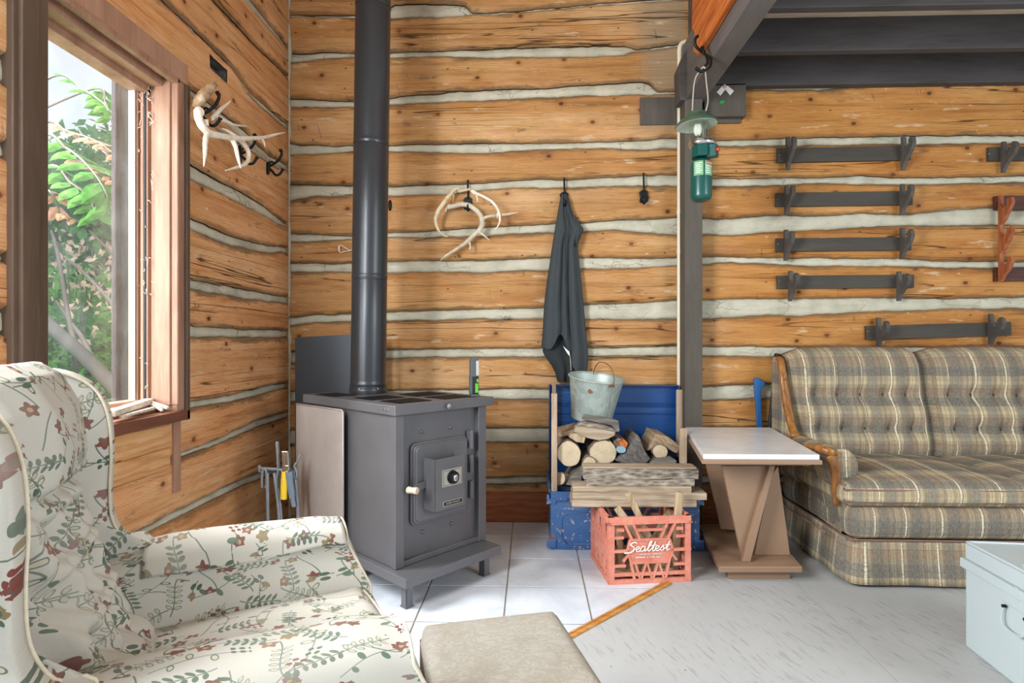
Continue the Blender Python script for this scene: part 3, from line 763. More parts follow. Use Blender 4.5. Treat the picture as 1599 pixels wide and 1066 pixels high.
s1, s2 = onZ(1237, 903, 0), onZ(1404, 1065, 0); sn = Vector(((s2-s1).y, -(s2-s1).x, 0)).normalized()
big = [(P1.x, P1.y, 0), (P2.x, P2.y, 0), (Pl.x, Pl.y, 0), (-1.36, -1.6, 0), (3.3, -1.6, 0), (3.3, YB+.02, 0), (P1.x, YB+.02, 0)]
bmq = [big]
def floor_part():
    bm = bmesh.new()
    bm.faces.new([bm.verts.new(p) for p in big])
    d1 = bm.copy()
    out = []
    for bmx, co, no in ((bm, s1+sn*.0012, sn), (d1, s1-sn*.0012, -sn)):
        bmesh.ops.bisect_plane(bmx, geom=bmx.verts[:]+bmx.edges[:]+bmx.faces[:], plane_co=co, plane_no=no, clear_inner=True)
        out += [[tuple(v.co) for v in f.verts] for f in bmx.faces]; bmx.free()
    return out
clipped('floor', M['floor'], floor_part(), [], .0008, 'grey painted plywood floor with worn seams')
# oak threshold strip between tile and painted floor
b = MB(); w = .030
e1 = P1+dd*.01; e0 = P2-dd*1.9
prof = [(-w/2, .0), (-w/2, .004), (-w*.36, .007), (-w*.12, .0078), (-w*.06, .005), (.0, .0082), (w*.06, .005), (w*.12, .0078), (w*.36, .007), (w/2, .004), (w/2, 0)]
n_ = len(prof); v = [e+nn*a+Vector((0,0,z)) for e in (e0, e1) for a, z in prof]
b.add(v, [(i, i+1, n_+i+1, n_+i) for i in range(n_-1)]+[tuple(range(n_)), tuple(range(2*n_-1, n_-1, -1))])
tr = b.build('trim_2', M['trim_oak'], origin=e0); tag(tr, 'oak threshold strip between tile and painted floor', None, None, 'structure')
# rotate the grain: object axes follow the strip
# baseboard
b = MB(); x0 = onY(752, 790, 3.04).x-.9; b.box((x0, 3.028, 0), (3.2, 3.052, .155)); tag(b.build('baseboard_back', M['baseboard'], bevel=.004), 'reddish brown board along the foot of the log wall', None, None, 'structure')

# ------------------------------------------------------------------ post, beam, joists, loft
PY = 2.93
pl, pr = onY(1069.5, 300, PY).x, onY(1097, 300, PY).x
BZ = onY(1072, 154, PY).z
b = MB(); b.box((pl, PY, 0), (pr, YB-.03, BZ)); tag(b.build('wooden_post', M['post_paint'], bevel=.003), 'grey brown painted square post holding the loft beam', None, None, 'structure')
bl, brr = onY(1072, 154, PY).x, onY(1101, 154, PY).x
b = MB(); b.box((bl, -1.2, BZ+.001), (brr+.006, YB-.03, BZ+.30)); tag(b.build('ceiling_beam', M['beam_paint'], bevel=.004), 'grey painted loft beam running toward the viewer', None, None, 'structure')
# orange plank on the beam's left side
pz = onX(1100, 80, bl).z; py1 = onX(1095, 80, bl).y
b = MB(); pts = [(py1-.02, pz), (py1+.05, pz+.05), (py1+.03, pz+.13), (py1+.075, pz+.17), (py1+.06, pz+.42), (-1.2, pz+.42), (-1.2, pz)]
b.prism(pts, .022, frame((bl-.0225, 0, 0), (0,1,0), (0,0,1)))
tag(b.build('trim_3', M['orange_plank'], bevel=.003), 'orange stained plank fixed along the beam', None, None, 'structure')
b = MB(); b.box((bl-.030, -1.2, pz-.012), (bl-.0005, py1-.03, pz+.016)); tag(b.build('trim_4', M['orange_plank'], bevel=.006), 'orange rounded moulding under the plank', None, None, 'structure')
# dark plate between post, beam and wall
PP = PY-.006
pl2 = [(1083,-70),(1083,48),(1060,104),(1062,156),(1073,156),(1100,80),(1106,-70)]
b = MB(); q = [onY(x, y, PP) for x, y in pl2]; b.prism([(p.x, p.z) for p in q][::-1], -.10, frame((0, PP, 0), (1,0,0), (0,0,1)) )
o = b.build('trim_5', M['dark_paint'], bevel=.002, merge=True); tag(o, 'dark angled plate beside the beam end', None, None, 'structure')
# dark painted log ends / plates on the wall
def plate(name, px0, py0, px1, py1, y0, y1, mat, label):
    a = onY(px0, py0, y0); c = onY(px1, py1, y0); b = MB(); b.box((a.x, y0, c.z), (c.x, y1, a.z)); return tag(b.build(name, mat, bevel=.002), label, None, None, 'structure')
plate('trim_6', 1000, 152, 1068, 194, 3.045, YB, M['post_paint'], 'dark painted tenon block left of the post')
plate('trim_7', 1100, 131, 1165, 181, 3.0, YB, M['post_paint'], 'dark painted block right of the post with tape on it')
plate('trim_8', 1117, 178, 1157, 192, 3.04, YB, M['post_paint'], 'dark painted strip under the block')
# joists
JX0 = brr+.006; JZ = onY(1400, 130, 3.0).z
b = MB(); b.box((JX0, 3.0, JZ), (3.25, YB-.03, JZ+.155)); tag(b.build('ceiling_joist', M['dark_paint_x'], bevel=.003), 'dark loft joist against the back wall', None, None, 'structure')
jy = [onZ(1400, 77, JZ).y]
for k in range(9):
    y = jy[0]-.345*k
    b = MB(); b.box((JX0, y, JZ), (3.25, y+.042, JZ+.150)); tag(b.build('ceiling_joist', M['dark_paint_x'], bevel=.003), 'dark loft joist, number %d from the back wall' % (k+2) if k else 'dark loft joist second from the back wall', None, None, 'structure')
b = MB(); b.box((JX0-.09, -1.2, JZ+.152), (3.25, YB-.02, JZ+.18)); tag(b.build('ceiling', M['ceiling_board']), 'pale boards of the loft floor above the joists', None, None, 'structure')

# ------------------------------------------------------------------ window (in the left wall)
win = thing('window_1', (XL, (WY0+WY1)/2, WZ0), 0, 'brown framed window beside the armchair', None, None, 'structure')
XI = XL+.045    # room side of the casing
YF = 2.045      # far jamb face
cz1 = 1.926; 
b = MB()   # far casing with stepped mouldings
b.box((XL-.01, YF, .662), (XI, YF+.060, 1.8995)); b.box((XL-.03, YF-.012, .72), (XI-.018, YF+.01, cz1-.03)); 
b.build('casing', M['win_wood'], win, bevel=.003)
b = MB(); b.box((XI-.02, YF-.004, .72), (XI+.006, YF+.014, cz1-.02)); b.build('moulding', M['win_wood'], win, bevel=.004)
b = MB(); b.box((XI-.004, YF+.044, .66), (XI+.012, YF+.064, 1.899)); b.build('moulding', M['win_dark'], win, bevel=.003)
b = MB()   # jamb and stops, stepping outward to the glass
b.box((XL-.055, YF-.004, .72), (XL-.005, YF+.06, cz1)); b.box((XL-.078, YF-.018, .72), (XL-.05, YF+.06, cz1)); b.build('jamb', M['win_wood'], win, bevel=.002)
b = MB(); b.box((XL-.064, YF-.022, .74), (XL-.056, YF-.014, cz1-.06)); b.build('weatherstrip', M['black_plain'], win)
GX = XL-.095
b = MB(); b.box((GX-.02, YF-.028, .725), (GX+.014, YF+.02, 1.87)); b.build('sash_stile', M['win_wood'], win, bevel=.002)
b = MB(); b.box((GX-.008, YF-.036, .735), (GX+.010, YF-.030, 1.86)); b.build('vinyl_track', M['plate_silver'], win, bevel=.001)
# near casing: same wood as the far one, coloured darker for its shade
YN = onX(80, 300, XI).y
b = MB(); b.box((XL-.01, 1.385, .60), (XI, YN-.008, cz1+.10)); b.box((XI-.002, 1.40, .6), (XI+.010, 1.452, cz1+.1)); b.build('casing', M['win_dark'], win, bevel=.003)
b = MB(); b.box((XL-.11, YN-.03, .70), (XI-.012, YN, cz1)); b.build('jamb', M['win_dark'], win, bevel=.002)
# head
b = MB(); b.box((XL-.02, 1.385, 1.90), (XI+.004, YF+.066, cz1+.05)); b.build('head_casing', M['win_wood'], win, bevel=.003)
b = MB(); b.box((XL-.078, YN-.02, 1.868), (XL-.0, YF+.03, 1.915)); b.box((XL-.11, YN-.02, 1.845), (XL-.05, YF+.03, 1.915)); b.build('head_jamb', M['win_wood'], win, bevel=.002)
b = MB(); b.box((XI-.018, YN-.01, 1.882), (XI+.006, YF+.012, 1.904)); b.build('moulding', M['win_wood'], win, bevel=.004)
# sill
b = MB(); b.box((XL-.115, YN-.02, .662), (XI+.012, YF+.064, .698)); b.build('sill', M['sill_wood'], win, bevel=.003)
b = MB(); b.box((XL-.115, YN-.02, .697), (XL-.03, YF, .722)); b.box((XL-.12, YN-.02, .72), (XL-.072, YF, .742)); b.build('sill_step', M['win_wood'], win, bevel=.003)
b = MB(); b.box((GX-.014, YN-.01, .735), (GX-.010, YF-.02, 1.86)); b.build('pane', M['win_glass'], win)
b = MB(); b.box((XL-.0, YF+.0, .40), (XL+.036, YF+.042, .664)); b.build('trim_9', M['win_wood'], bevel=.003); tag(bpy.data.objects['trim_9'], 'narrow vertical board under the window corner', None, None, 'structure')
# cobwebs clinging to the far jamb
b = MB(); rnd = random.Random(3)
for k in range(46):
    z = rnd.choice([rnd.uniform(1.70, 1.86), rnd.uniform(.76, 1.86)]); y0 = YF-.016-rnd.uniform(0, .008); x0 = XL-.06+rnd.uniform(-.02, .03)
    p = Vector((x0, y0, z)); pts = [p]
    for i in range(3): p = p+Vector((rnd.uniform(-.008,.008), rnd.uniform(-.004,.003), rnd.uniform(-.012,.010))); pts.append(p)
    b.tube(pts, .0011, 4)
tag(b.build('cobweb', M['cobweb']), 'dusty cobwebs clinging to the window jamb', 'cobweb', None, 'stuff')
# notch pocket in the left wall
b = MB(); x0, x1 = XL-.028, XL+.02
v = [(x0,NY0,NZ0),(x0,NY1,NZ0),(x0,NY1,NZ1),(x0,NY0,NZ1),(x1,NY0,NZ0),(x1,NY1,NZ0),(x1,NY1,NZ1),(x1,NY0,NZ1)]
b.add(v, [(0,1,2,3),(0,4,5,1),(1,5,6,2),(2,6,7,3),(3,7,4,0)]); tag(b.build('trim_10', M['dark_split']), 'square notch cut into a log', None, None, 'structure')

# the rest of the shell, outside the photograph
b = MB(); b.box((XL-.13, -1.6, 3.0), (JX0-.09, YB+.2, 3.06)); tag(b.build('ceiling.001', M['ceiling_board']), 'pale board ceiling above the stove corner', None, None, 'structure')
# ------------------------------------------------------------------ wood stove
SA = radians(46.5)+YAW
sloc = C(-.421, 2.076, 0); sloc.z = 0
stove = thing('wood_stove', sloc, SA, 'black steel wood stove with thermostat door on ash tray and legs', 'stove')
SM = parent_matrix(stove); SI = SM.inverted()
def SL(px, py, y=None, x=None, z=None):    # pixel -> stove coordinates on one of its planes
    o = SI @ EYE; d = (SI.to_3x3() @ ray(px, py)); i, c = (0, x) if x is not None else (1, y) if y is not None else (2, z)
    return o+d*((c-o[i])/d[i])
def rrect(x0, y0, x1, y1, r, n=5):
    out = []
    for cx, cy, a in ((x1-r, y0+r, -90), (x1-r, y1-r, 0), (x0+r, y1-r, 90), (x0+r, y0+r, 180)):
        out += [(cx+r*cos(radians(a+90*k/n)), cy+r*sin(radians(a+90*k/n))) for k in range(n+1)]
    return out
ST = M['stove']
def SF(y): return frame((0, y, 0), (1,0,0), (0,0,1))      # x right, y up, extrude toward the viewer
BW = .462
b = MB(); b.box((.012,.036,.121),(BW,.42,.679)); b.build('body', ST, stove, local=True, bevel=.003)
b = MB(); b.box((.009,.010,.121),(.047,.040,.679)); b.build('corner_post', ST, stove, local=True, bevel=.002)
b = MB(); b.box((BW-.040,.010,.121),(BW+.003,.040,.679)); b.build('corner_post', ST, stove, local=True, bevel=.002)
b = MB(); b.box((.047,.016,.121),(BW-.04,.04,.140)); b.build('sill_strip', ST, stove, local=True, bevel=.002)
b = MB(); b.box((0,0,.68),(.50,.43,.717)); top = b.build('top_plate', ST, stove, local=True, bevel=.003)
b = MB(); b.box((0,.432,.68),(.345,.70,.717)); b.build('rear_top_plate', ST, stove, local=True, bevel=.003)
b = MB(); b.box((.03,.425,.12),(.33,.66,.679)); b.build('rear_heat_box', ST, stove, local=True, bevel=.003)
def vent(x0, y0, x1, y1):
    b = MB(); b.box((x0,y0,.7165),(x1,y1,.7185)); n = 7
    for k in range(n):
        yy = y0+(y1-y0)*(k+.5)/n; b.box((x0+.006,yy-.0035,.718),(x1-.006,yy+.0035,.7205))
    b.build('vent_grille', M['black_iron'], stove, local=True)
for a in ((.055,.055,.215,.185),(.055,.235,.215,.365),(.275,.055,.445,.185),(.275,.235,.445,.365),(.025,.47,.135,.64)): vent(*a)
b = MB(); b.box((-.015,-.085,.085),(.458,.322,.120)); b.build('ash_tray', ST, stove, local=True, bevel=.003)
for x, y in ((.008,-.055),(.395,-.05),(.008,.28),(.40,.28)):
    b = MB(); b.box((x,y,.004),(x+.030,y+.005,.086)); b.box((x,y,.004),(x+.005,y+.030,.086)); b.box((x-.002,y-.002,0),(x+.034,y+.034,.006)); l = b.build('leg', ST, stove, local=True, bevel=.001)
    b = MB(); b.lathe([(0,0),(.006,0),(.006,.006),(0,.008)], 8, T3((x+.018,y-.002,.078)) @ R3(pi/2)); b.build('leg_bolt', M['chrome'], l, local=True)
# door
p0, p1 = SL(640, 690, .03), SL(729, 682, .03); q0 = SL(643, 821, .03)
x0, x1 = p0.x, p1.x; z1 = SL(642, 697, .03).z+.012; z0 = SL(645, 822, .03).z
b = MB(); b.prism(rrect(x0, z0, x1, z1, .028), .012, SF(.036)); b.prism(rrect(x0+.008, z0+.008, x1-.008, z1-.008, .022), .010, SF(.026)); b.prism(rrect(x0+.016, z0+.016, x1-.014, z1-.014, .018), .006, SF(.017))
door = b.build('door', ST, stove, local=True, bevel=.003)
DY = .011
hx = SL(662, 715, DY).x
# depth of the thermostat box from its visible left side
lo, hi = -.2, DY
for _ in range(40):
    m = (lo+hi)/2; pt = SM @ Vector((hx, m, .5)); v = pt-EYE; px = CX+F*v.dot(RG)/v.dot(FW)
    if px > 679: lo = m
    else: hi = m
TY = (lo+hi)/2
tx1 = SL(727, 709, TY).x; tz1 = SL(679, 718, TY).z; tz0 = SL(680, 801, TY).z
b = MB(); t = .003
b.box((hx,TY,tz0),(tx1,TY+t,tz1)); b.box((hx,TY,tz0),(hx+t,DY+.004,tz1)); b.box((tx1-t,TY,tz0),(tx1,DY+.004,tz1)); b.box((hx,TY,tz0+.0),(tx1,DY+.004,tz0+t))
tb = b.build('thermostat_box', ST, stove, local=True, bevel=.0008)
a0 = SL(690.5, 761, TY); a1 = SL(721, 728, TY)
b = MB(); b.prism(rrect(a0.x, a0.z, a1.x, a1.z, .002), .0018, SF(TY)); dial = b.build('dial_plate', M['plate_silver'], tb, local=True)
b = MB(); fx = .0035
for r in ((a0.x+.004,a0.z+.004,a1.x-.004,a0.z+.0052),(a0.x+.004,a1.z-.0052,a1.x-.004,a1.z-.004),(a0.x+.004,a0.z+.004,a0.x+.0052,a1.z-.004),(a1.x-.0052,a0.z+.004,a1.x-.004,a1.z-.004)):
    b.box((r[0],TY-.0024,r[1]),(r[2],TY-.0018,r[3]))
cx, cz = (a0.x+a1.x)/2, (a0.z+a1.z)/2
b.lathe([(.026,0),(.026,.0007)], 28, frame((cx,TY-.0017,cz),(1,0,0),(0,0,1)))
b.build('dial_print', M['black_plain'], tb, local=True)
b = MB(); b.lathe([(.021,0),(.020,.016),(.013,.020),(.0,.020)], 28, frame((cx,TY-.0024,cz),(1,0,0),(0,0,1)))
for k in range(28):
    a = 2*pi*k/28; b.box((-.0012,.0195,0),(.0012,.0225,.015), frame((cx,TY-.0024,cz),(1,0,0),(0,0,1)) @ R3(0,0,a))
kn = b.build('dial_knob', M['black_iron'], tb, local=True)
b = MB(); b.lathe([(.0125,0),(.0125,.002),(.011,.003),(0,.003)], 24, frame((cx,TY-.0220,cz),(1,0,0),(0,0,1))); b.build('knob_cap', M['chrome'], kn, local=True, smooth=True, angle=40)
def text(name, s, mat, parent, Mx, size, depth=.0006, align='CENTER', shear=0, local=True, font_w=1.0):
    cu = bpy.data.curves.new('t', 'FONT'); cu.body = s; cu.size = size; cu.extrude = depth; cu.align_x = align; cu.align_y = 'CENTER'; cu.shear = shear; cu.space_character = font_w
    to = bpy.data.objects.new('t', cu); COL.objects.link(to); bpy.context.view_layer.update()
    me = bpy.data.meshes.new_from_object(to.evaluated_get(bpy.context.evaluated_depsgraph_get())); bpy.data.objects.remove(to); bpy.data.curves.remove(cu)
    me.transform(Mx); me.materials.clear(); me.materials.append(mat); o = bpy.data.objects.new(name, me); COL.objects.link(o); o.parent = parent; return o
c0 = SL(692, 790.5, TY); c1 = SL(722, 777.5, TY); n0 = Vector(((c0.x+c1.x)/2, 0, 0)); zc = (SL(692, 786, TY).z+SL(722, 781, TY).z)/2; hw = (c1.x-c0.x)/2; hh = .0095
b = MB(); b.prism(rrect(n0.x-hw, zc-hh, n0.x+hw, zc+hh, .003), .0016, SF(TY)); npl = b.build('name_plate', M['plate_silver'], tb, local=True)
b = MB(); b.prism(rrect(n0.x-hw+.002, zc-hh+.002, n0.x+hw-.002, zc+hh-.002, .002), .0004, SF(TY-.0016)); b.build('plate_field', M['black_plain'], tb, local=True)
text('plate_lettering', 'SUPER CHALET', M['plate_silver'], tb, frame((n0.x, TY-.0021, zc), (1,0,0), (0,0,1)), .0105, .0003)
# hinges, latch, bolts
for pz in (.55, .45, .345):
    b = MB(); z = pz; b.box((x1-.002,.006,z-.035),(x1+.016,.030,z+.035)); b.lathe([(.006,-.038),(.006,.038)], 10, T3((x1+.008,.008,z))); b.build('hinge', ST, stove, local=True, bevel=.001)
lp = SL(648, 762, .015)
b = MB(); b.bar((lp.x+.055,.002,lp.z+.013),(lp.x-.018,-.004,lp.z+.004),.006,.026); b.bar((lp.x-.004,.002,lp.z-.026),(lp.x-.004,.002,lp.z+.040),.010,.008); la = b.build('latch', ST, stove, local=True, bevel=.001)
kp = SL(634, 766, -.01)
b = MB(); b.lathe([(0,0),(.012,0),(.0135,.004),(.011,.020),(.013,.034),(.012,.042),(0,.044)], 16, frame((kp.x+.012,-.004,kp.z),(0,0,1),(-.55,-.2,.0))); b.build('wooden_handle', M['knob_wood'], la, local=True, smooth=True, angle=40)
b = MB(); b.lathe([(0,0),(.006,.0),(.006,.005),(0,.006)], 8, frame((lp.x+.045,-.002,lp.z+.012),(1,0,0),(0,0,1))); b.build('latch_pin', M['chrome'], la, local=True)
for px, py in ((658,674),(703,667),(659.5,830),(704.5,817)):
    p = SL(px, py, .036); b = MB(); b.lathe([(.008,0),(.0075,.003),(.004,.006),(0,.0065)], 12, SF(.036) @ T3((p.x,p.z,0))); b.build('bolt', ST, stove, local=True, smooth=True)
p = SL(698, 634, 0); b = MB(); b.lathe([(.004,0),(.004,.006),(.010,.007),(.010,.013),(0,.014)], 8, SF(0) @ T3((p.x,p.z,0))); b.build('thumb_screw', M['chrome'], stove, local=True)
for px in (600, 605):
    p = SL(px, 640, x=0); b = MB(); b.lathe([(.005,0),(.004,.003),(0,.004)], 10, frame((0,p.y,.70),(0,-1,0),(0,0,1))); b.build('bolt', M['chrome'], stove, local=True)

# ------------------------------------------------------------------ stove pipe
base = SM @ Vector((.235, .545, .717)); lean = RG*.023/1.78
def pz(py): return H-(py-CY)/F*2.62
pipe = thing('stove_pipe', base+Vector((0,0,.0005)), 0, 'tall matte black stove pipe rising from the wood stove', 'pipe')
def pc(z): return base+lean*(z-.717)+Vector((0,0,z-.717))
zs = [.7185, pz(603), pz(437), pz(229), pz(15), 3.02]; R = .0785
for k in range(5):
    a, c = zs[k], zs[k+1]; r = R+(.004 if k == 0 else 0)
    pts = [pc(a+.001), pc(a+.008), pc(a+.013), pc(a+.018), pc(a+.03), pc((a+c)/2), pc(c-.004), pc(c)]
    rr = [r-.0005, r, r+.0022 if k else r+.001, r, r, r, r, r-.0012]
    b = MB(); b.tube(pts, rr, 48, up=(1,0,0)); o = b.build('collar' if k == 0 else 'pipe_section', M['pipe'], pipe, smooth=True, angle=50)
    if k in (0,):
        for i in range(6):
            a2 = i/6*2*pi+.3; b = MB(); p = pc(zs[0]+.022)+Vector((cos(a2), sin(a2), 0))*(r-.001); b.lathe([(.004,0),(.003,.002),(0,.003)], 8, frame(p, (-sin(a2),cos(a2),0), (0,0,1))); b.build('screw', M['chrome'], o)

# ------------------------------------------------------------------ heat shields
b = MB(); sp0 = (SM @ Vector((-.012,.333,0))); sp1 = (SM @ Vector((-.010,.737,0)))
d_ = (sp1-sp0).normalized(); n_ = Vector((-d_.y, d_.x, 0))
if n_.dot(sp0-EYE) > 0: n_ = -n_
sh = thing('heat_shield', (sp0+sp1)/2, 0, 'brownish bare steel heat shield sheet standing beside the stove', 'heat shield')
lean_ = -n_*.006
b = MB(); b.hexa([sp0, sp1, sp1+n_*.003, sp0+n_*.003], [p+lean_*0+Vector((0,0,z)) for p, z in ((sp0,.674),(sp1,.671),(sp1+n_*.003,.671),(sp0+n_*.003,.674))]); b.build('sheet', M['shield'], sh)
b = MB(); b.tube([sp0+n_*.002+Vector((0,0,.002)), sp0+n_*.002+Vector((0,0,.668)), sp0+n_*.002+d_*.01+Vector((0,0,.675)), sp1+n_*.002+Vector((0,0,.672))], .004, 8); b.build('rolled_edge', M['shield'], sh, smooth=True)
p = SM @ Vector((-.016,.375,.16)); b = MB(); b.lathe([(.006,0),(.005,.002),(0,.003)], 10, frame(p, d_, (0,0,1))); b.build('rivet', M['black_iron'], sh)
b = MB(); a0 = atD(461, 700, 2.93); a1 = atD(592, 700, 2.93)
P = [(461,527.5),(470,526),(500,524.6),(549,522),(592,520)]
b.prism([(0,0),((a1-a0).length,0)]+[((atD(x,533,2.93)-a0).xy.length, H-(y-533)/F*2.93) for x, y in P[::-1]], .003, frame((a0.x,a0.y,0), a1-a0, (0,0,1)))
tag(b.build('heat_shield', M['panel_dark'], bevel=.001), 'dark blue grey steel sheet standing upright behind the stove', 'heat shield')

# ------------------------------------------------------------------ lighter on the stove
lp = onZ(741, 618.5, .7175); up = .163
li = thing('lighter', (lp.x, lp.y, .7175), radians(20), 'grey and green utility light standing on the stove top corner', 'flashlight')
b = MB(); b.box((-.019,-.015,.0005),(.019,.015,.010)); b.build('foot', M['dark_plastic'], li, local=True, bevel=.002)
b = MB(); b.box((-.016,-.012,.010),(.016,.012,.085)); b.build('body', M['black_plain'], li, local=True, bevel=.003)
b = MB(); b.box((.0,-.0135,.016),(.013,-.0118,.055)); b.box((.006,-.0135,.060),(.014,-.0118,.074)); b.build('green_panel', M['lime'], li, local=True, bevel=.001)
b = MB(); b.box((-.020,-.011,.080),(.004,.013,up-.008)); b.box((-.017,-.01,up-.01),(.017,.012,up)); b.build('head', M['dark_plastic'], li, local=True, bevel=.003)
b = MB(); b.box((.004,-.010,.088),(.018,.010,up-.012)); b.build('lens', M['plate_silver'], li, local=True, bevel=.002)
b = MB(); b.box((-.022,-.014,.01),(-.012,.010,.085)); b.build('clip', M['dark_plastic'], li, local=True, bevel=.002)

# ------------------------------------------------------------------ fireplace tools
TD = 2.42
A_ = lambda px, py, d=TD: atD(px, py, d)
ft = A_(436, 800); ft.z = 0
ts = thing('fireplace_tool_stand', ft, 0, 'grey iron fireplace tool stand between chair arm and stove', 'tool stand')
b = MB(); b.lathe([(0,0),(.085,0),(.085,.006),(.03,.012),(.012,.018),(0,.018)], 24, T3(ft)); b.build('base', M['grey_iron'], ts, smooth=True, angle=40)
b = MB(); b.bar(Vector((ft.x,ft.y,.012)), A_(435, 735), .014, .010); b.bar(A_(435.5,735), A_(433,689), .018, .009); b.build('post', M['grey_iron'], ts, bevel=.002)
b = MB(); b.bar(A_(405,731), A_(464,734), .010, .012); b.bar(A_(405.5,726), A_(406.5,737), .012, .012); b.build('crossbar', M['grey_iron'], ts, bevel=.002)
def loop(px, top, bot, w, d):
    return [A_(px-w,bot,d), A_(px-w*1.1,(top+bot)/2,d), A_(px-w*.6,top+2,d), A_(px+w*.3,top,d), A_(px+w*1.0,top+5,d), A_(px+w*1.1,bot-8,d), A_(px+w*.7,bot,d)]
def ftool(name, label, cat, items, up=None):
    b = MB(); 
    for pts, r in items: b.tube(pts, r, 8)
    return tag(b.build(name, M['grey_iron'], smooth=True, angle=50), label, cat, 'fireplace tools on the stand')
ftool('fireplace_poker', 'grey iron poker hanging leftmost on the tool stand', 'poker', [(catmull(loop(412.5,732,761,3.2,TD-.022)), .0048), ([A_(417.5,738,TD-.022), A_(418.5,812,TD-.022), A_(419,880,TD-.022)], .0075)])
ftool('fireplace_tongs', 'grey iron fireplace tongs with two arms hanging mid stand', 'tongs', [(catmull(loop(437,733,762,4.4,TD-.022)), .0052), ([A_(428,738,TD-.024), A_(433,775,TD-.024), A_(436.5,812,TD-.024), A_(439,875,TD-.024)], .0065), ([A_(434,762,TD-.018), A_(438,790,TD-.018), A_(439.5,812,TD-.018), A_(442,875,TD-.018)], .006)])
ftool('fireplace_shovel', 'grey iron tool with curled top hanging rightmost on the stand', 'shovel', [(catmull([A_(471.5,709,TD-.02), A_(467.5,712,TD-.02), A_(463.5,721,TD-.02), A_(459.5,727,TD-.02), A_(462,733,TD-.02), A_(463.5,742,TD-.02), A_(461,747,TD-.02)]), .0042), ([A_(459,735,TD-.02), A_(459.5,748,TD-.02)], .005), ([A_(461,748,TD-.02), A_(466,806,TD-.02), A_(470,880,TD-.02)], .0085)])
pl_ = thing('pliers', A_(450, 790), 0, 'pliers with yellow and blue grey grips hung on the tool stand', 'pliers')
D2 = TD-.04
b = MB(); b.bar(A_(443,704,D2), A_(444,732,D2), .012, .014); b.bar(A_(447.5,704,D2), A_(450.5,734,D2), .014, .012); b.lathe([(0,-.008),(.012,-.008),(.012,.008),(0,.008)], 14, frame(A_(448,730,D2), RG, (0,0,1))); b.build('jaws', M['chrome'], pl_, bevel=.002)
b = MB(); b.tube([A_(444.5,736,D2), A_(443.5,758,D2), A_(443,779,D2)], [.013,.015,.014], 10, sq=.7); b.build('grip', M['yellow'], pl_, smooth=True, angle=50)
b = MB(); b.tube([A_(443,779,D2), A_(443.5,783,D2)], [.008,.005], 10, sq=.7); b.build('grip_tip', M['black_plain'], pl_, smooth=True, angle=50)
b = MB(); b.tube(catmull([A_(451,736,D2), A_(452.5,750,D2), A_(456,772,D2), A_(459,791,D2)], 4), [.017]*4+[.015]*5+[.010]*4, 10, sq=.7); b.build('grip', M['blue_grey'], pl_, smooth=True, angle=50)
b = MB(); b.tube(catmull([A_(448,735,D2-.004), A_(450,752,D2-.004), A_(454,778,D2-.004)], 4), .004, 8); b.build('grip_stripe', M['yellow'], pl_, smooth=True)
# ------------------------------------------------------------------ blue trunk with its lid open against the wall
ty0 = onZ(862, 858, 0).y; tx0 = onZ(860, 858, 0).x; tx1 = onZ(1085, 851, 0).x; TZ = .262; ty1 = ty0+.395
trunk = thing('trunk', ((tx0+tx1)/2, (ty0+ty1)/2, 0), 0, 'open blue metal trunk full of firewood beside the post', 'trunk')
t = .008
b = MB(); b.box((tx0,ty0,0),(tx1,ty1,t)); b.box((tx0,ty0,t),(tx1,ty0+t,TZ)); b.box((tx0,ty1-t,t),(tx1,ty1,TZ)); b.box((tx0,ty0+t,t),(tx0+t,ty1-t,TZ)); b.box((tx1-t,ty0+t,t),(tx1,ty1-t,TZ)); b.build('box', M['blue'], trunk, bevel=.003)
b = MB(); b.box((tx0-.008,ty0-.010,TZ-.028),(tx1+.008,ty0+.004,TZ+.004)); b.box((tx0-.008,ty0-.010,TZ-.028),(tx0+.004,ty1,TZ+.004)); b.box((tx1-.004,ty0-.010,TZ-.028),(tx1+.008,ty1,TZ+.004)); b.build('rim', M['blue'], trunk, bevel=.004)
b = MB(); b.box((tx0+.02,ty0-.014,TZ-.036),(tx0+.075,ty0-.002,TZ-.002)); 
for k in range(4): b.box((tx0+.03,ty0-.016,TZ-.032+k*.008),(tx0+.068,ty0-.012,TZ-.029+k*.008))
b.build('corner_clamp', M['blue'], trunk, bevel=.002)
def octo(x0, z0, x1, z1, c): return [(x0+c,z0),(x1-c,z0),(x1,z0+c),(x1,z1-c),(x1-c,z1),(x0+c,z1),(x0,z1-c),(x0,z0+c)]
for q0, q1 in ((onY(877,849,ty0), onY(930,801,ty0)), (onY(1050,848,ty0), onY(1076,801,ty0))):
    o_ = octo(q0.x,q0.z,q1.x,q1.z,.025); b = MB(); b.tube([Vector((x,ty0-.001,z)) for x, z in o_+[o_[0]]], .0035, 8); b.build('embossed_octagon', M['blue'], trunk, smooth=True)
for x in (tx0+.004, tx1-.004):
    for z in (.03, TZ*.88):
        b = MB(); b.cbox((x, ty0-.002, z), (.046,.010,.044)); b.build('corner_guard', M['blue'], trunk, bevel=.005)
# lid, inside face to the viewer
LY = ty1+.012; lz0 = TZ-.01; lx0 = onY(857,600,LY).x; lx1 = onY(1057,600,LY).x; lz1 = onY(960,600,LY).z
b = MB(); b.box((lx0,LY,lz0),(lx1,LY+.006,lz1)); b.box((lx0,LY-.05,lz1-.006),(lx1,LY,lz1)); b.box((lx0,LY-.05,lz0),(lx0+.006,LY,lz1)); b.box((lx1-.006,LY-.05,lz0),(lx1,LY,lz1))
for k, z in enumerate((.625,.612,.572)): b.tube([(lx0+.006,LY-.001,z),(lx1-.006,LY-.001,z)], .005, 8)
b.build('lid', M['lid'], trunk, bevel=.002)
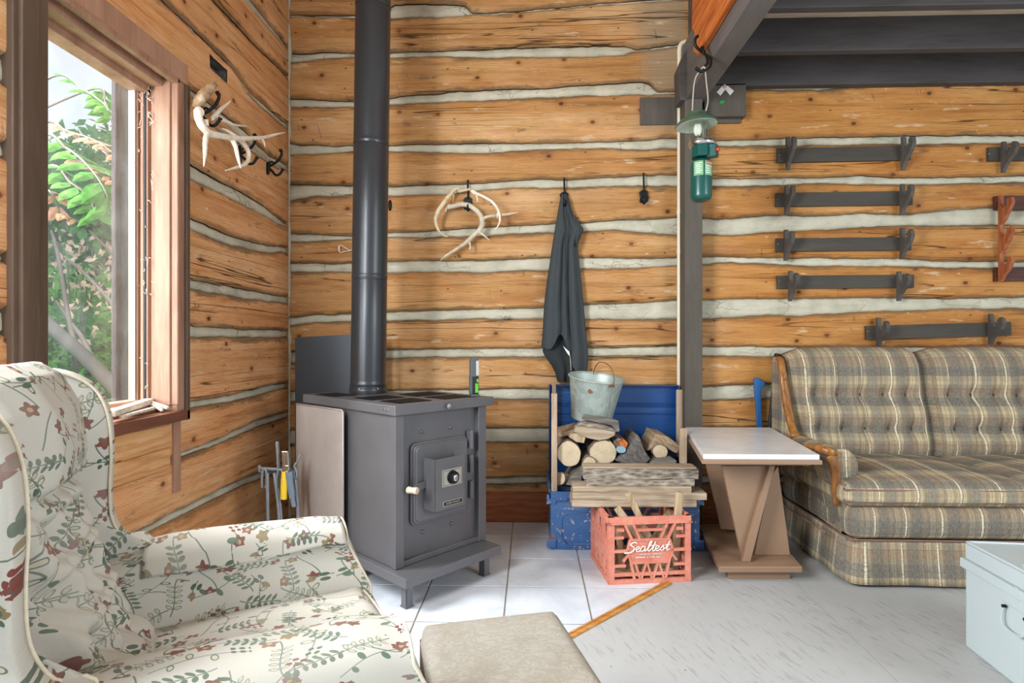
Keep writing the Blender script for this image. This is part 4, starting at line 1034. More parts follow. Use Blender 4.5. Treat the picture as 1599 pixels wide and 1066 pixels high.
# pale wooden strips at the sides of the lid and box
def strip(a, c, w, t, name='wooden_strip'):
    b = MB(); b.bar(a, c, t, w, up=(1,0,0)); return b.build(name, M['pine_strip'], trunk, bevel=.002)
b = MB(); s0 = onY(861,757,ty0+.03); s1 = onY(870,614,ty0+.03); b.box((s0.x,ty0+.02,TZ-.02),(s1.x,ty0+.045,s1.z)); b.build('wooden_strip', M['pine_strip'], trunk, bevel=.002)
b = MB(); s0 = onY(862,640,LY-.06); s1 = onY(868,597,LY-.06); b.box((s0.x,LY-.07,.40),(s1.x,LY-.052,s1.z)); b.build('wooden_strip', M['pine_strip'], trunk, bevel=.002)
b = MB(); s0 = onY(1056,690,LY-.06); s1 = onY(1065,608,LY-.06); b.box((s0.x,LY-.07,.36),(s1.x,LY-.052,s1.z)); b.build('wooden_strip', M['pine_strip'], trunk, bevel=.002)
b = MB(); s0 = onY(1061,727,ty0+.05); s1 = onY(1071,668,ty0+.05); b.box((s0.x,ty0+.03,TZ-.02),(s1.x,ty0+.06,s1.z)); b.build('wooden_strip', M['pine_strip'], trunk, bevel=.002)

# ------------------------------------------------------------------ firewood in the trunk
def roundlog(px, py, rpx, y, L, label, group='firewood in the blue trunk', dx=0, dz=0, bark='bark_round', rz=0, rx=0):
    c = onY(px, py, y); r = rpx/F*(y)
    o = thing('firewood_log', (c.x, c.y, c.z), rz, label, 'log', group); o.rotation_euler = (rx, 0, rz)
    rnd = random.Random(int(px*7+py)); N = 26; rad = [r*(1+rnd.uniform(-.03,.03)+.05*cos(2*k/N*2*pi+px)) for k in range(N)]
    def ring(yy, s): return [(rad[k]*s*cos(2*pi*k/N), yy, rad[k]*s*sin(2*pi*k/N)) for k in range(N)]
    v = ring(.0, .985)+ring(.004, 1)+ring(L*.5, 1.02)+ring(L, .99)
    b = MB(); b.add(v, [(i*N+k, i*N+(k+1)%N, (i+1)*N+(k+1)%N, (i+1)*N+k) for i in range(3) for k in range(N)]+[tuple(3*N+k for k in range(N))]); b.build('bark', M[bark], o, local=True, smooth=True, angle=50)
    b = MB(); v = ring(-.001, .93)+ring(.001, .97); b.add(v, [tuple(range(N))]+[(k, N+k, N+(k+1)%N, (k+1)%N) for k in range(N)]); b.build('cut_end', M['end_grain'], o, local=True)
    return o
yl = ty0+.06
roundlog(888.5, 708.5, 19.5, yl, .275, 'large round log with pale cut end at the left in the trunk')
roundlog(942, 706.5, 20.5, yl+.01, .275, 'large round log with pale ringed end near the trunk middle')
roundlog(920.5, 725, 11.5, yl-.02, .28, 'small round log wedged under the two big round logs')
roundlog(1031, 705, 11.2, yl+.0, .28, 'small round log with pale end at the right in the trunk')
roundlog(873, 747, 11, yl-.0, .12, 'tilted small log with pale oval end at lower left in the trunk', rz=radians(-38), rx=radians(-14))
# the layers beneath (only glimpsed between the others)
def chunk(name, label, mat, pts, y0, y1, cat='log', group='firewood in the blue trunk', bevel=.003, jit=.0):
    """split piece: outline in pixels on the plane y0, running back to y1"""
    q = [onY(x, y, y0) for x, y in pts]; b = MB(); n = len(q); cx = sum(p.x for p in q)/n; cz = sum(p.z for p in q)/n
    v = [p for p in q]+[Vector((cx+(p.x-cx)*.96+jit, y1, cz+(p.z-cz)*.96)) for p in q]
    b.add(v, [tuple(range(n)), tuple(range(2*n-1, n-1, -1))]+[(i, n+i, n+(i+1)%n, (i+1)%n) for i in range(n)])
    o = b.build(name, mat, bevel=bevel, merge=True); return tag(o, label, cat, group)
rr = .082
for k in range(4):
    cx = tx0+.095+k*.155; c = Vector((cx, ty0+.05, .093)); o = thing('firewood_log', c, 0, 'log %s in the bottom layer of the trunk' % ('at the far left','left of centre','right of centre','at the far right')[k], 'log', 'firewood in the blue trunk')
    b = MB(); b.tube([(0,0,0),(0,.15,0),(0,.29,0)], [.075,.076,.074], 20); b.build('bark', M['bark_round'], o, local=True, smooth=True, angle=50)
for k in (1,2):
    cx = tx0+.13+k*.155; c = Vector((cx, ty0+.07, .255)); o = thing('firewood_log', c, 0, 'log %s in the upper hidden layer of the trunk' % ('at the far left','left of centre','right of centre','at the far right')[k], 'log', 'firewood in the blue trunk')
    b = MB(); b.tube([(0,0,0),(0,.15,0),(0,.27,0)], [.074,.076,.073], 20); b.build('bark', M['bark_round'], o, local=True, smooth=True, angle=50)
chunk('firewood_piece', 'grey dark split wedge of wood standing up in the trunk', M['dark_split'], [(961,719),(975,708),(985,694),(991,681),(995,678),(999,683),(1006,702),(1016,717),(1005,726),(985,728)], yl-.01, yl+.22)
chunk('firewood_piece', 'pale thick block of wood lying at the right of the trunk', M['split_wood_y'], [(1010,704),(1020,686),(1024,677),(1044,682),(1064,697),(1057,708),(1040,700),(1026,698)], yl+.03, yl+.25)
chunk('firewood_piece', 'grey weathered piece with rough bark under the small right log', M['grey_wood'], [(1016,722),(1028,716),(1048,714),(1057,719),(1056,728),(1018,730)], yl-.03, yl+.2)
chunk('firewood_piece', 'orange and blue painted stick end among the firewood', M['orange_plank'], [(968,690),(975,686),(981,692),(978,700),(968,702)], yl+.0, yl+.2)
chunk('firewood_piece', 'dark curved wedge of wood behind the painted stick', M['bark_round'], [(958,690),(964,684),(972,686),(968,700),(960,706)], yl+.03, yl+.2)
bpy.data.objects['firewood_piece.003']
b = MB(); q = onY(971, 702, yl-.014); b.prism(octo(q.x-.024,q.z-.014,q.x+.018,q.z+.016,.009), .02, frame((0,yl-.0,0),(1,0,0),(0,0,1))); o = b.build('paint_mark', M['label_pale'], bevel=.002); tag(o, 'pale blue painted block end beside the orange stick', 'block')
o.data.materials[0] = simple('pale_blue_paint', '#8fb0bd', .7)
chunk('firewood_piece', 'dark split piece with ragged grain at lower left in the trunk', M['grey_wood'], [(884,757),(893,742),(910,728),(908,748),(905,760)], yl-.02, yl+.2)
chunk('firewood_piece', 'brown block stub left of the big split wedge', M['kindling'], [(888,682),(891,677),(903,676),(915,682),(912,692),(900,690)], yl+.01, yl+.18)
chunk('firewood_piece', 'thin pale plank end beneath the split wedge', M['split_wood_y'], [(871,683),(872,676),(893,671),(903,668),(903,676),(888,680)], yl+.05, yl+.25)
chunk('firewood_piece', 'large pale split wedge lying across the round logs', M['split_wood'], [(896,674),(899,666),(908,666),(945,671),(961,675),(960,680),(950,685),(936,688),(918,684),(906,679)], yl+.0, yl+.14)
chunk('firewood_piece', 'brown rough split slab on top of the pale wedge', M['bark'], [(897,667),(905,660),(915,657),(935,659),(955,667),(964,673),(960,676),(940,671),(910,667)], yl+.03, yl+.09)
chunk('firewood_piece', 'flat grey plank topmost on the firewood in front of the bucket', M['grey_wood'], [(908,654),(912,648),(940,651),(966,657),(968,672),(965,675),(955,664),(930,659)], yl+.0, yl+.05)

# ------------------------------------------------------------------ galvanized bucket
BY = ty0+.21
bc0 = onY(923.5, 653, BY); bt = onY(930, 592, BY); axis = (bt-bc0).normalized()
axis = Vector((axis.x, -.13, axis.z)).normalized()
bk = thing('bucket', bc0, 0, 'dented galvanized bucket standing tilted on the firewood in the trunk', 'bucket')
Rb = .099; Rt = .134; hb = .205
fr = frame((0,0,0), Vector((1,0,0))-axis*axis.x, axis.cross(Vector((1,0,0)))) if False else None
xa = (Vector((1,0,0))-axis*axis.x).normalized(); ya = axis.cross(xa); Bm = Matrix((xa, ya, axis)).transposed().to_4x4()
b = MB(); b.lathe([(0,.006),(Rb-.004,.006),(Rb-.003,0),(Rb,0),(Rb+.001,.012),(Rb+.0085,.06),(Rt-.006,hb-.02),(Rt,hb),(Rt-.002,hb+.001),(Rt-.008,hb-.02),(Rb+.004,.06),(Rb-.004,.012),(0,.010)], 48, Bm, cap=False); b.build('pail', M['galv'], bk, local=True, smooth=True, angle=45)
b = MB(); b.tube([(cos(a)*Rt, sin(a)*Rt, hb) for a in [2*pi*k/48 for k in range(49)]], .0045, 8, M=Bm); b.build('rolled_rim', M['galv'], bk, local=True, smooth=True)
b = MB(); b.tube([Vector((.055*1.0,-sqrt(max(0,(Rb+(Rt-Rb)*t)**2-.055**2))-.001,hb*t)) for t in (.02,.3,.6,.98)], .0022, 6, M=Bm); b.build('seam', M['galv'], bk, local=True)
b = MB(); q = Vector((-.035,-.1175,hb*.78)); b.lathe([(.013,-.004),(.012,.003),(0,.004)], 14, Bm @ frame(q, (1,0,0), (0,.15,1))); b.build('rust_patch', M['rust'], bk, local=True)
ear = Vector((.062,-Rt*.86,hb-.004))
b = MB(); b.tube([Bm @ p for p in [ear+Vector((-.014,-.006,-.012)), ear+Vector((-.006,-.010,.002)), ear+Vector((.008,-.008,-.006))]], .005, 8); b.tube([Bm @ p for p in catmull([ear+Vector((.004,-.010,-.012)), ear+Vector((.003,-.006,.03)), ear+Vector((-.010,.01,.07)), ear+Vector((-.032,.05,.088)), ear+Vector((-.056,.14,.075)), ear+Vector((-.066,.20,.03)), ear+Vector((-.064,.222,.0))])], .0022, 6); b.build('bail', M['rust'], bk, local=True, smooth=True)
# blue axe handle behind the bucket
b = MB(); a0 = onY(957,600,LY+.03); a1 = onY(958,571,LY+.03); b.box((a0.x-.018,LY+.012,.30),(a0.x+.020,LY+.038,a1.z)); tag(b.build('blue_post', M['blue_axe'], bevel=.003), 'blue flat bar end sticking up behind the trunk lid', 'bar')

# ------------------------------------------------------------------ red milk crate
k0 = onZ(951, 913, 0); k1 = onZ(1078.5, 907.5, 0); kd = (k1-k0).normalized(); ka = atan2(kd.y, kd.x); KW = (k1-k0).length; KD = .300; KH = .262
crate = thing('milk_crate', k0, ka, 'faded red plastic milk crate holding kindling, planks stacked on top', 'crate')
KM = parent_matrix(crate); KI = KM.inverted()
def KL(px, py, y=0.0):
    o = KI @ EYE; d = KI.to_3x3() @ ray(px, py); return o+d*((y-o.y)/d.y)
def crate_side(L, parent_m, front, emblem):
    """one lattice side in local x (length) and z, outer face at y=0, thickness inward"""
    b = MB(); t = .009
    def bx(x0, z0, x1, z1, p=0, tt=t): b.box((x0, -p, z0), (x1, tt, z1), parent_m)
    def br(xa, za, xb, zb, w=.010, p=.002):
        b.bar((xa, t/2-p/2, za), (xb, t/2-p/2, zb), t+p, w, up=(0,-1,0), M=parent_m) if False else b.add(*slant(xa, za, xb, zb, w, p, t), parent_m)
    bx(0, KH-.026, L, KH, .003); bx(0, 0, L, .018, .002); bx(0, 0, .022, KH, .001); bx(L-.022, 0, L, KH, .001)
    bx(-.006, KH-.028, L+.006, KH-.022, .006); bx(0, .022, L, .046, 0, .006) if False else None
    bx(.022, .030, L-.022, .044, 0); zb0, zb1 = (.082, .172) if emblem else (.086, .168)
    # centre panel
    if emblem:
        c = L/2; w1, w2 = .077, .092
        pts = [(c-w1, zb0), (c+w1, zb0), (c+w2, (zb0+zb1)/2), (c+w1+.003, zb1), (c-w1-.003, zb1), (c-w2, (zb0+zb1)/2)]
        b.prism(pts, t-.002, parent_m @ frame((0, t, 0), (1,0,0), (0,0,1)))
        for q0, q1 in zip(pts, pts[1:]+pts[:1]): br(q0[0], q0[1], q1[0], q1[1], .007, .003)
        bx(.0, .124, c-w2+.004, .134, .003); bx(c+w2-.004, .124, L, .134, .003)
        # V shaped ribs above and below
        for s in (-1, 1):
            br(c+s*(w1-.005), zb1, c+s*(.106), KH-.02, .010); br(c+s*.042, zb1+.004 if False else zb1, c+s*.060, KH-.045, .009)
            br(c+s*w1, zb0, c+s*.062, .012, .010); br(c+s*w2*.97, zb0+.03, c+s*.108, .088, .008); br(c+s*.118, .012, c+s*.096, .088, .0) if False else None
            br(c+s*.105, KH-.05, c+s*.135, KH-.05, .012)
        for x in (-.052, -.026, 0, .026, .052):
            pass
        xs_ = [-.060,-.036,-.012,.012,.036,.060]
        for i in range(5):
            xa, xb = xs_[i], xs_[i+1]
            br(c+xa, .016 if i % 2 else zb0, c+xb-.004, zb0 if i % 2 else .016, .008)
        # hand hold
        br(c-.055, KH-.052, c+.055, KH-.052, .010); br(c-.060, KH-.047, c-.072, KH-.02, .010); br(c+.060, KH-.047, c+.072, KH-.02, .010)
        bx(.022, .176, .060, .186, 0); bx(L-.060, .176, L-.022, .186, 0); bx(.022, .066, .068, .076, 0); bx(L-.068, .066, L-.022, .076, 0)
    else:
        bx(.022, .086, L-.022, .168, 0, t); bx(0, .124, L, .134, .003)
        for i in range(8): 
            x = .03+i*(L-.06)/7; br(x, .018, x+(.012 if i % 2 else -.012), .088, .008)
        for i in range(6):
            x = .03+i*(L-.06)/5; br(x, .166, x+(.014 if i % 2 else -.014), KH-.022, .008)
    return b
def slant(xa, za, xb, zb, w, p, t):
    d = Vector((xb-xa, 0, zb-za)); d.normalize(); n = Vector((-d.z, 0, d.x))*(w/2)
    A, B = Vector((xa,0,za)), Vector((xb,0,zb))
    f = [A-n, B-n, B+n, A+n]; v = [q+Vector((0,-p,0)) for q in f]+[q+Vector((0,t,0)) for q in f]
    return v, [(0,1,2,3),(7,6,5,4),(0,4,5,1),(1,5,6,2),(2,6,7,3),(3,7,4,0)]
b = crate_side(KW, Matrix(), True, True); fp = b.build('front_panel', M['crate'], crate, local=True)
b = crate_side(KW, T3((KW,KD,0)) @ R3(0,0,pi), False, True); b.build('back_panel', M['crate'], crate, local=True)
b = crate_side(KD, T3((0,KD,0)) @ R3(0,0,-pi/2), False, False); b.build('side_panel', M['crate'], crate, local=True)
b = crate_side(KD, T3((KW,0,0)) @ R3(0,0,pi/2), False, False); b.build('side_panel', M['crate'], crate, local=True)
b = MB()
for i in range(7): b.box((.01,.01+i*(KD-.04)/6,.006),(KW-.01,.026+i*(KD-.04)/6,.012)); b.box((.01+i*(KW-.04)/6,.01,.006),(.026+i*(KW-.04)/6,KD-.01,.011))
b.build('bottom_grid', M['crate'], crate, local=True)
# painted script on the emblem panel, drawn as pen strokes
SCR = {  # unit coordinates, x advance included
 'S': ([(.66,.88),(.50,1.0),(.26,.92),(.20,.72),(.42,.54),(.52,.32),(.36,.04),(.06,-.06),(-.22,-.06)], .62),
 'e': ([(.0,.22),(.22,.30),(.30,.46),(.16,.54),(.03,.36),(.08,.10),(.24,.04),(.40,.16)], .38),
 'a': ([(.36,.46),(.16,.54),(.02,.32),(.06,.08),(.20,.06),(.34,.28),(.38,.50),(.33,.16),(.38,.05),(.50,.16)], .48),
 'l': ([(.0,.16),(.20,.52),(.34,.94),(.26,1.04),(.17,.72),(.14,.20),(.20,.04),(.34,.14)], .32),
 't': ([(.0,.16),(.18,.48),(.32,.98),(.22,.42),(.18,.10),(.26,.04),(.40,.16)], .36),
 's': ([(.0,.16),(.16,.40),(.24,.58),(.30,.34),(.28,.10),(.14,.04),(.04,.12)], .38)}
b = MB(); x = 0; word = 'Sealtest'; Wd = sum(SCR[c][1] for c in word); e0 = KL(979, 861); e1 = KL(1045, 857); sc = (e1.x-e0.x)/Wd*.98; hz = KL(1012, 860.5).z
for i, ch in enumerate(word):
    st, adv = SCR[ch]; pts = [Vector((e0.x+(x+px_+py_*.12)*sc, -.0042, hz+py_*sc*.74+(i*.0004))) for px_, py_ in st]
    b.tube(catmull(pts, 6), .0021 if ch != 'S' else .0026, 6, up=(0,1,0)); 
    if ch == 't': b.tube([Vector((e0.x+(x+.06)*sc, -.0042, hz+.46*sc)), Vector((e0.x+(x+.52)*sc, -.0042, hz+.50*sc))], .0018, 6)
    x += adv
b.build('script_lettering', M['white_ink'], fp, local=True)
cxx = KW/2; 
text('small_lettering', 'MARQUE DE COMMERCE', M['white_ink'], fp, frame((cxx, -.0012, KL(1012,865).z), (1,0,0), (0,0,1)), .0078, .0012)
b = MB(); z = KL(1012,869.5).z
for x_, w_ in ((-.052,.008),(-.042,.006),(-.034,.007),(-.025,.005),(-.018,.004),(-.006,.004),(.004,.004),(.011,.003),(.017,.006),(.030,.004),(.037,.005)): b.box((cxx-.006+x_, -.0012, z-.002), (cxx-.006+x_+w_, .0005, z+.002))
b.build('worn_print', M['white_ink'], fp, local=True)
# kindling in the crate (lower ends stand on the crate floor)
def stick(px0, py0, y0, px1, py1, y1, w, t, label, mat='kindling'):
    a = KM @ KL(px0, py0, y0); c = KM @ KL(px1, py1, y1)
    c = c+(c-a)*0; b = MB(); b.bar(a, c, w, t, up=(0,-1,0)); o = b.build('kindling_stick', M[mat], bevel=.003); return tag(o, label, 'kindling', 'kindling in the milk crate')
stick(981,770,.035,1013,838,.05,.026,.022,'pale square stick leaning out over the crate front')
stick(963,792,.11,1003,845,.06,.030,.014,'flat stick leaning right from the crate left corner')
stick(1061,768,.05,1052,896,.06,.030,.022,'splintered upright stick at the right front corner of the crate')
stick(1046,795,.16,1018,850,.10,.028,.016,'flat stick leaning left inside the crate behind the handle')
stick(1040,820,.09,1024,862,.05,.022,.014,'short thin stick crossing behind the crate emblem')
stick(965,820,.06,972,898,.05,.024,.018,'upright stick low inside the left of the crate')
stick(1040,835,.05,1034,898,.12,.024,.016,'rough stick standing low inside the right of the crate')
for k in range(6):
    a = KM @ Vector((.035, .04+.045*k, .026+.012*(k % 2))); c = KM @ Vector((KW-.035, .045+.045*k+(-1)**k*.012, .028+.012*(k % 2)))
    b = MB(); b.bar(a, c, .028, .022); o = b.build('kindling_stick', M['kindling'], bevel=.003); tag(o, 'stick lying flat on the crate bottom, row %d from the front' % (k+1), 'kindling', 'kindling in the milk crate')
# planks laid across crate and trunk
def plank(x0, x1, ytop, ybot, d0, d1, label, mat, x0b=None, x1b=None, wob=.0):
    a = atD(x0, ybot, d0); c = atD(x1, ybot, d0); zt = atD(x0, ytop, d0).z; zb = a.z; dy = d1-d0
    q = [a, c, (atD(x1b, ybot, d1) if x1b else c+Vector((0,dy,0))), (atD(x0b, ybot, d1) if x0b else a+Vector((0,dy,0)))]
    b = MB(); n = 16
    def P(s, t, z):
        p = q[0].lerp(q[1], s).lerp(q[3].lerp(q[2], s), t); w_ = wob*nz(s*6+x0, t*2, zb*50)
        return Vector((p.x, p.y-abs(w_)*.8*(1-t), z+(w_ if z > (zt+zb)/2 else 0)))
    v = []
    for i in range(n+1):
        s = i/n; v += [P(s,0,zb), P(s,0,zt), P(s,1,zt), P(s,1,zb)]
    f = [(0,1,2,3), tuple(4*n+k for k in (3,2,1,0))]+[(4*i+k, 4*i+4+k, 4*i+4+(k+1)%4, 4*i+(k+1)%4) for i in range(n) for k in range(4)]
    b.add(v, f); o = b.build('firewood_plank', M[mat], bevel=.002); return tag(o, label, 'plank', 'planks stacked on the milk crate')
zc = atD(900, 792, 2.385)
plank(893,1088,781,791.5,2.385,2.52,'longest pale board, lowest of the planks on the crate','split_wood',None,None,.002)
plank(894,1104,770,780.6,2.388,2.50,'pale board second from the bottom of the crate stack','split_wood',None,None,.002)
plank(895,1080,759.5,769.6,2.395,2.50,'grey topped board in the middle of the crate stack','split_wood',None,None,.003)
plank(916,1085,748.5,759,2.40,2.50,'dark bark edged board second from the top of the stack','bark',None,None,.004)
plank(911,1091,731,748,2.405,2.49,'thick bark edged slab topmost of the planks on the crate','bark',None,None,.004)
b = MB(); 
# pale sawn top of the top slab
a = atD(911,731,2.405); c = atD(1086,731,2.405)
b.box((a.x,a.y,a.z+.0005),(c.x,a.y+.083,a.z+.006)); o = b.build('sawn_face', M['split_wood'], bpy.data.objects['firewood_plank.004']); tag(o, 'pale sawn top face')
a = atD(912,734,2.403); c = atD(1086,734,2.403); 
# ------------------------------------------------------------------ side table
TT = .525
tf0, tf1, tb1, tb0 = onZ(1100.5, 711.5, TT), onZ(1277, 708, TT), onZ(1204, 665.5, TT), onZ(1071.5, 667.5, TT)
tfy = (tf0.y+tf1.y)/2; tby = min(2.93, (tb0.y+tb1.y)/2); tb1.x -= .012; tf0.y = tf1.y = tfy; tb0.y = tb1.y = tby
tab = thing('side_table', ((tf0.x+tb1.x)/2, (tfy+tby)/2, 0), 0, 'brown painted side table with white marble top between crate and sofa', 'table')
Z = lambda p, z: Vector((p.x, p.y, z))
def slab(pts, z0, z1, name, mat, par, bev=.002, inset=0):
    c = sum((Vector(p) for p in pts), Vector())/len(pts); q = [Vector(p)+(c-Vector(p)).normalized()*inset for p in pts]
    b = MB(); b.hexa([Z(p, z0) for p in q], [Z(p, z1) for p in q]); return b.build(name, mat, par, bevel=bev)
quad = [tf0, tf1, tb1, tb0]
slab(quad, TT-.020, TT, 'marble_top', M['marble'], tab, .002, .008)
slab(quad, TT-.036, TT-.020, 'top_frame', M['table_brown'], tab, .002, -.004)
slab(quad, TT-.048, TT-.036, 'apron', M['table_brown'], tab, .002, .045)
# base board and plinth
b0, b1 = onZ(1123, 884.5, .062), onZ(1253, 884.5, .062); b3 = onZ(1090, 818, .062); b2 = b1+(b3-b0)
slab([b0, b1, b2, b3], .038, .062, 'base_board', M['table_brown'], tab, .003)
p0, p1 = onZ(1136, 904, 0), onZ(1234, 904, 0); dv = (b3-b0).normalized()
slab([p0, p1, p1+dv*.40, p0+dv*.40], 0, .038, 'plinth', M['table_brown'], tab, .002)
zt = TT-.048; by = b0.y
def leg(name, pts, y0, t, shift=0):
    q = [onY(x, y, y0) for x, y in pts]; b = MB(); n = len(q)
    v = q+[p+Vector((0, t, 0)) for p in q]
    for i, p in enumerate(v):
        if p.z > zt-.012: p.z = zt-.0005
        if p.z < .075: p.z = .0625
    b.add(v, [tuple(range(n)), tuple(range(2*n-1, n-1, -1))]+[(i, n+i, n+(i+1)%n, (i+1)%n) for i in range(n)])
    return b.build(name, M['table_brown'], tab, bevel=.002, merge=True)
leg('leg_panel', [(1128,727),(1211,727),(1172,882),(1159,874)], by+.075, .018)
leg('leg_batten', [(1202,727),(1210,727),(1172,884),(1159,884)], by+.05, .022)
leg('leg_panel', [(1203,745),(1215,727),(1234,874),(1178,874)], by+.13, .018)
leg('leg_panel', [(1103,725),(1165,725),(1190,830),(1126,826)], by+.36, .018)

# ------------------------------------------------------------------ plaid sofa
X0 = 1.245; XM = 1.935; X1 = 2.63; SY = onZ(1330, 915, 0).y; SB = 3.0
PL = M['plaid']
sofa = thing('sofa', ((X0+X1)/2, (SY+SB)/2, 0), 0, 'plaid upholstered sofa with wooden trim against the log wall', 'sofa')
# skirt: runs along the left side and the front, flared with a corner pleat
def skirt():
    b = MB(); path = [(X0+.012, SB-.06), (X0+.004, SY+.30), (X0+.006, SY+.14), (X0-.004, SY+.075), (X0+.012, SY+.05), (X0+.012, SY+.03), (X0+.030, SY+.012), (X0+.05, SY+.004), (X0+.10, SY), (XM, SY-.004), (X1-.05, SY), (X1, SY+.05), (X1, SB-.06)]
    L = [0]
    for a, c in zip(path, path[1:]): L.append(L[-1]+((a[0]-c[0])**2+(a[1]-c[1])**2)**.5)
    N = 160; cx, cy = (X0+X1)/2, (SY+SB)/2
    def fn(s, t):
        d = s*L[-1]; x, y = interp([(l,)+p for l, p in zip(L, path)], d)
        fl = (1-t)*.018; x += fl*(-1 if x < X0+.06 else (1 if x > X1-.06 else 0)); y += -fl if y < SY+.06 else 0
        w = .004*sin(d*17)*(1-t)
        return Vector((x+w*.3, y+w, .012+t*.168))
    b.grid(fn, N, 8, uv=(L[-1], .168)); return b
sk = skirt(); o = sk.build('skirt', PL, sofa, smooth=True); m = o.modifiers.new('solid', 'SOLIDIFY'); m.thickness = .006
b = MB(); b.box((X0+.02,SY+.03,.03),(X1-.02,SB-.05,.20)); b.build('inner_frame', M['black_plain'], sofa)
def softbox(x0, x1, y0, y1, z0, z1, crown=.02, bul=.012, r=.032, nu=44, nv=30):
    """watertight rounded cushion; uv follows the cloth"""
    b = MB(); c = Vector(((x0+x1)/2, (y0+y1)/2, (z0+z1)/2)); h = Vector(((x1-x0)/2, (y1-y0)/2, (z1-z0)/2)); inn = Vector((h.x-r, h.y-r, h.z-r))
    def rp(p):
        q = Vector([max(-inn[i], min(inn[i], p[i])) for i in range(3)]); d = p-q
        if d.length > 1e-9: q = q+d.normalized()*r
        a, e, g = q.x/h.x, q.y/h.y, q.z/h.z
        if g > 0: q.z += crown*(1-a*a)*(1-e*e)*g
        k = bul*(1-g*g); q.y -= k*(1 if e < 0 else -1)*abs(e)**6*(1-abs(a)**14); q.x += k*math.copysign(abs(a)**6, a)*(1-abs(e)**14)
        return c+q
    def face(o, U, V, n1, n2, uo):
        U = Vector(U); V = Vector(V); o = Vector(o)
        b.grid(lambda s, t: rp(Vector([(o[i]+U[i]*wr(s)+V[i]*wr(t))*h[i] for i in range(3)])), n1, n2, uv=(sum(abs(U[i])*h[i] for i in range(3)), sum(abs(V[i])*h[i] for i in range(3))), off=uo)
    wr = lambda s: .5-.5*cos(pi*s)*.35-.5*(1-2*s)*.65
    face((-1,-1,1), (2,0,0), (0,2,0), nu, nv, (x0, z1)); face((1,-1,-1), (-2,0,0), (0,2,0), nu, nv, (x0, 0))
    face((-1,-1,-1), (2,0,0), (0,0,2), nu, 10, (x0, z0)); face((1,1,-1), (-2,0,0), (0,0,2), nu, 10, (x0, z0))
    face((-1,1,-1), (0,-2,0), (0,0,2), nv, 10, (y0, z0)); face((1,-1,-1), (0,2,0), (0,0,2), nv, 10, (y0, z0))
    return b
softbox(X0+.006, X1-.006, SY+.003, SB-.10, .176, .312, .0, .012).build('seat_rail', PL, sofa, smooth=True)
cus = []
for x0, x1 in ((X0-.020, XM-.003), (XM+.003, X1+.020)):
    c = softbox(x0, x1, SY-.012, 2.86, .306, .405, .030, .014).build('seat_cushion', PL, sofa, smooth=True); cus.append((c, x0, x1))
for c, x0, x1 in cus:
    b = MB()
    for z in (.332, .377):
        b.tube(catmull([(x0+.0, SY+.25, z), (x0-.0, SY+.03, z), (x0+.025, SY-.016, z), ((x0+x1)/2, SY-.018, z), (x1-.02, SY-.016, z), (x1, SY+.02, z)], 8), .0042, 6)
    b.build('welt', M['welt'], c, smooth=True)
b = MB(); b.tube(catmull([(X0+.0,SB-.1,.182),(X0-.004,SY+.06,.182),(X0+.012,SY+.004,.182),(X0+.1,SY-.008,.182),(X1-.1,SY-.008,.182),(X1,SY+.02,.182)], 8), .0042, 6); b.build('welt', M['welt'], sofa, smooth=True)
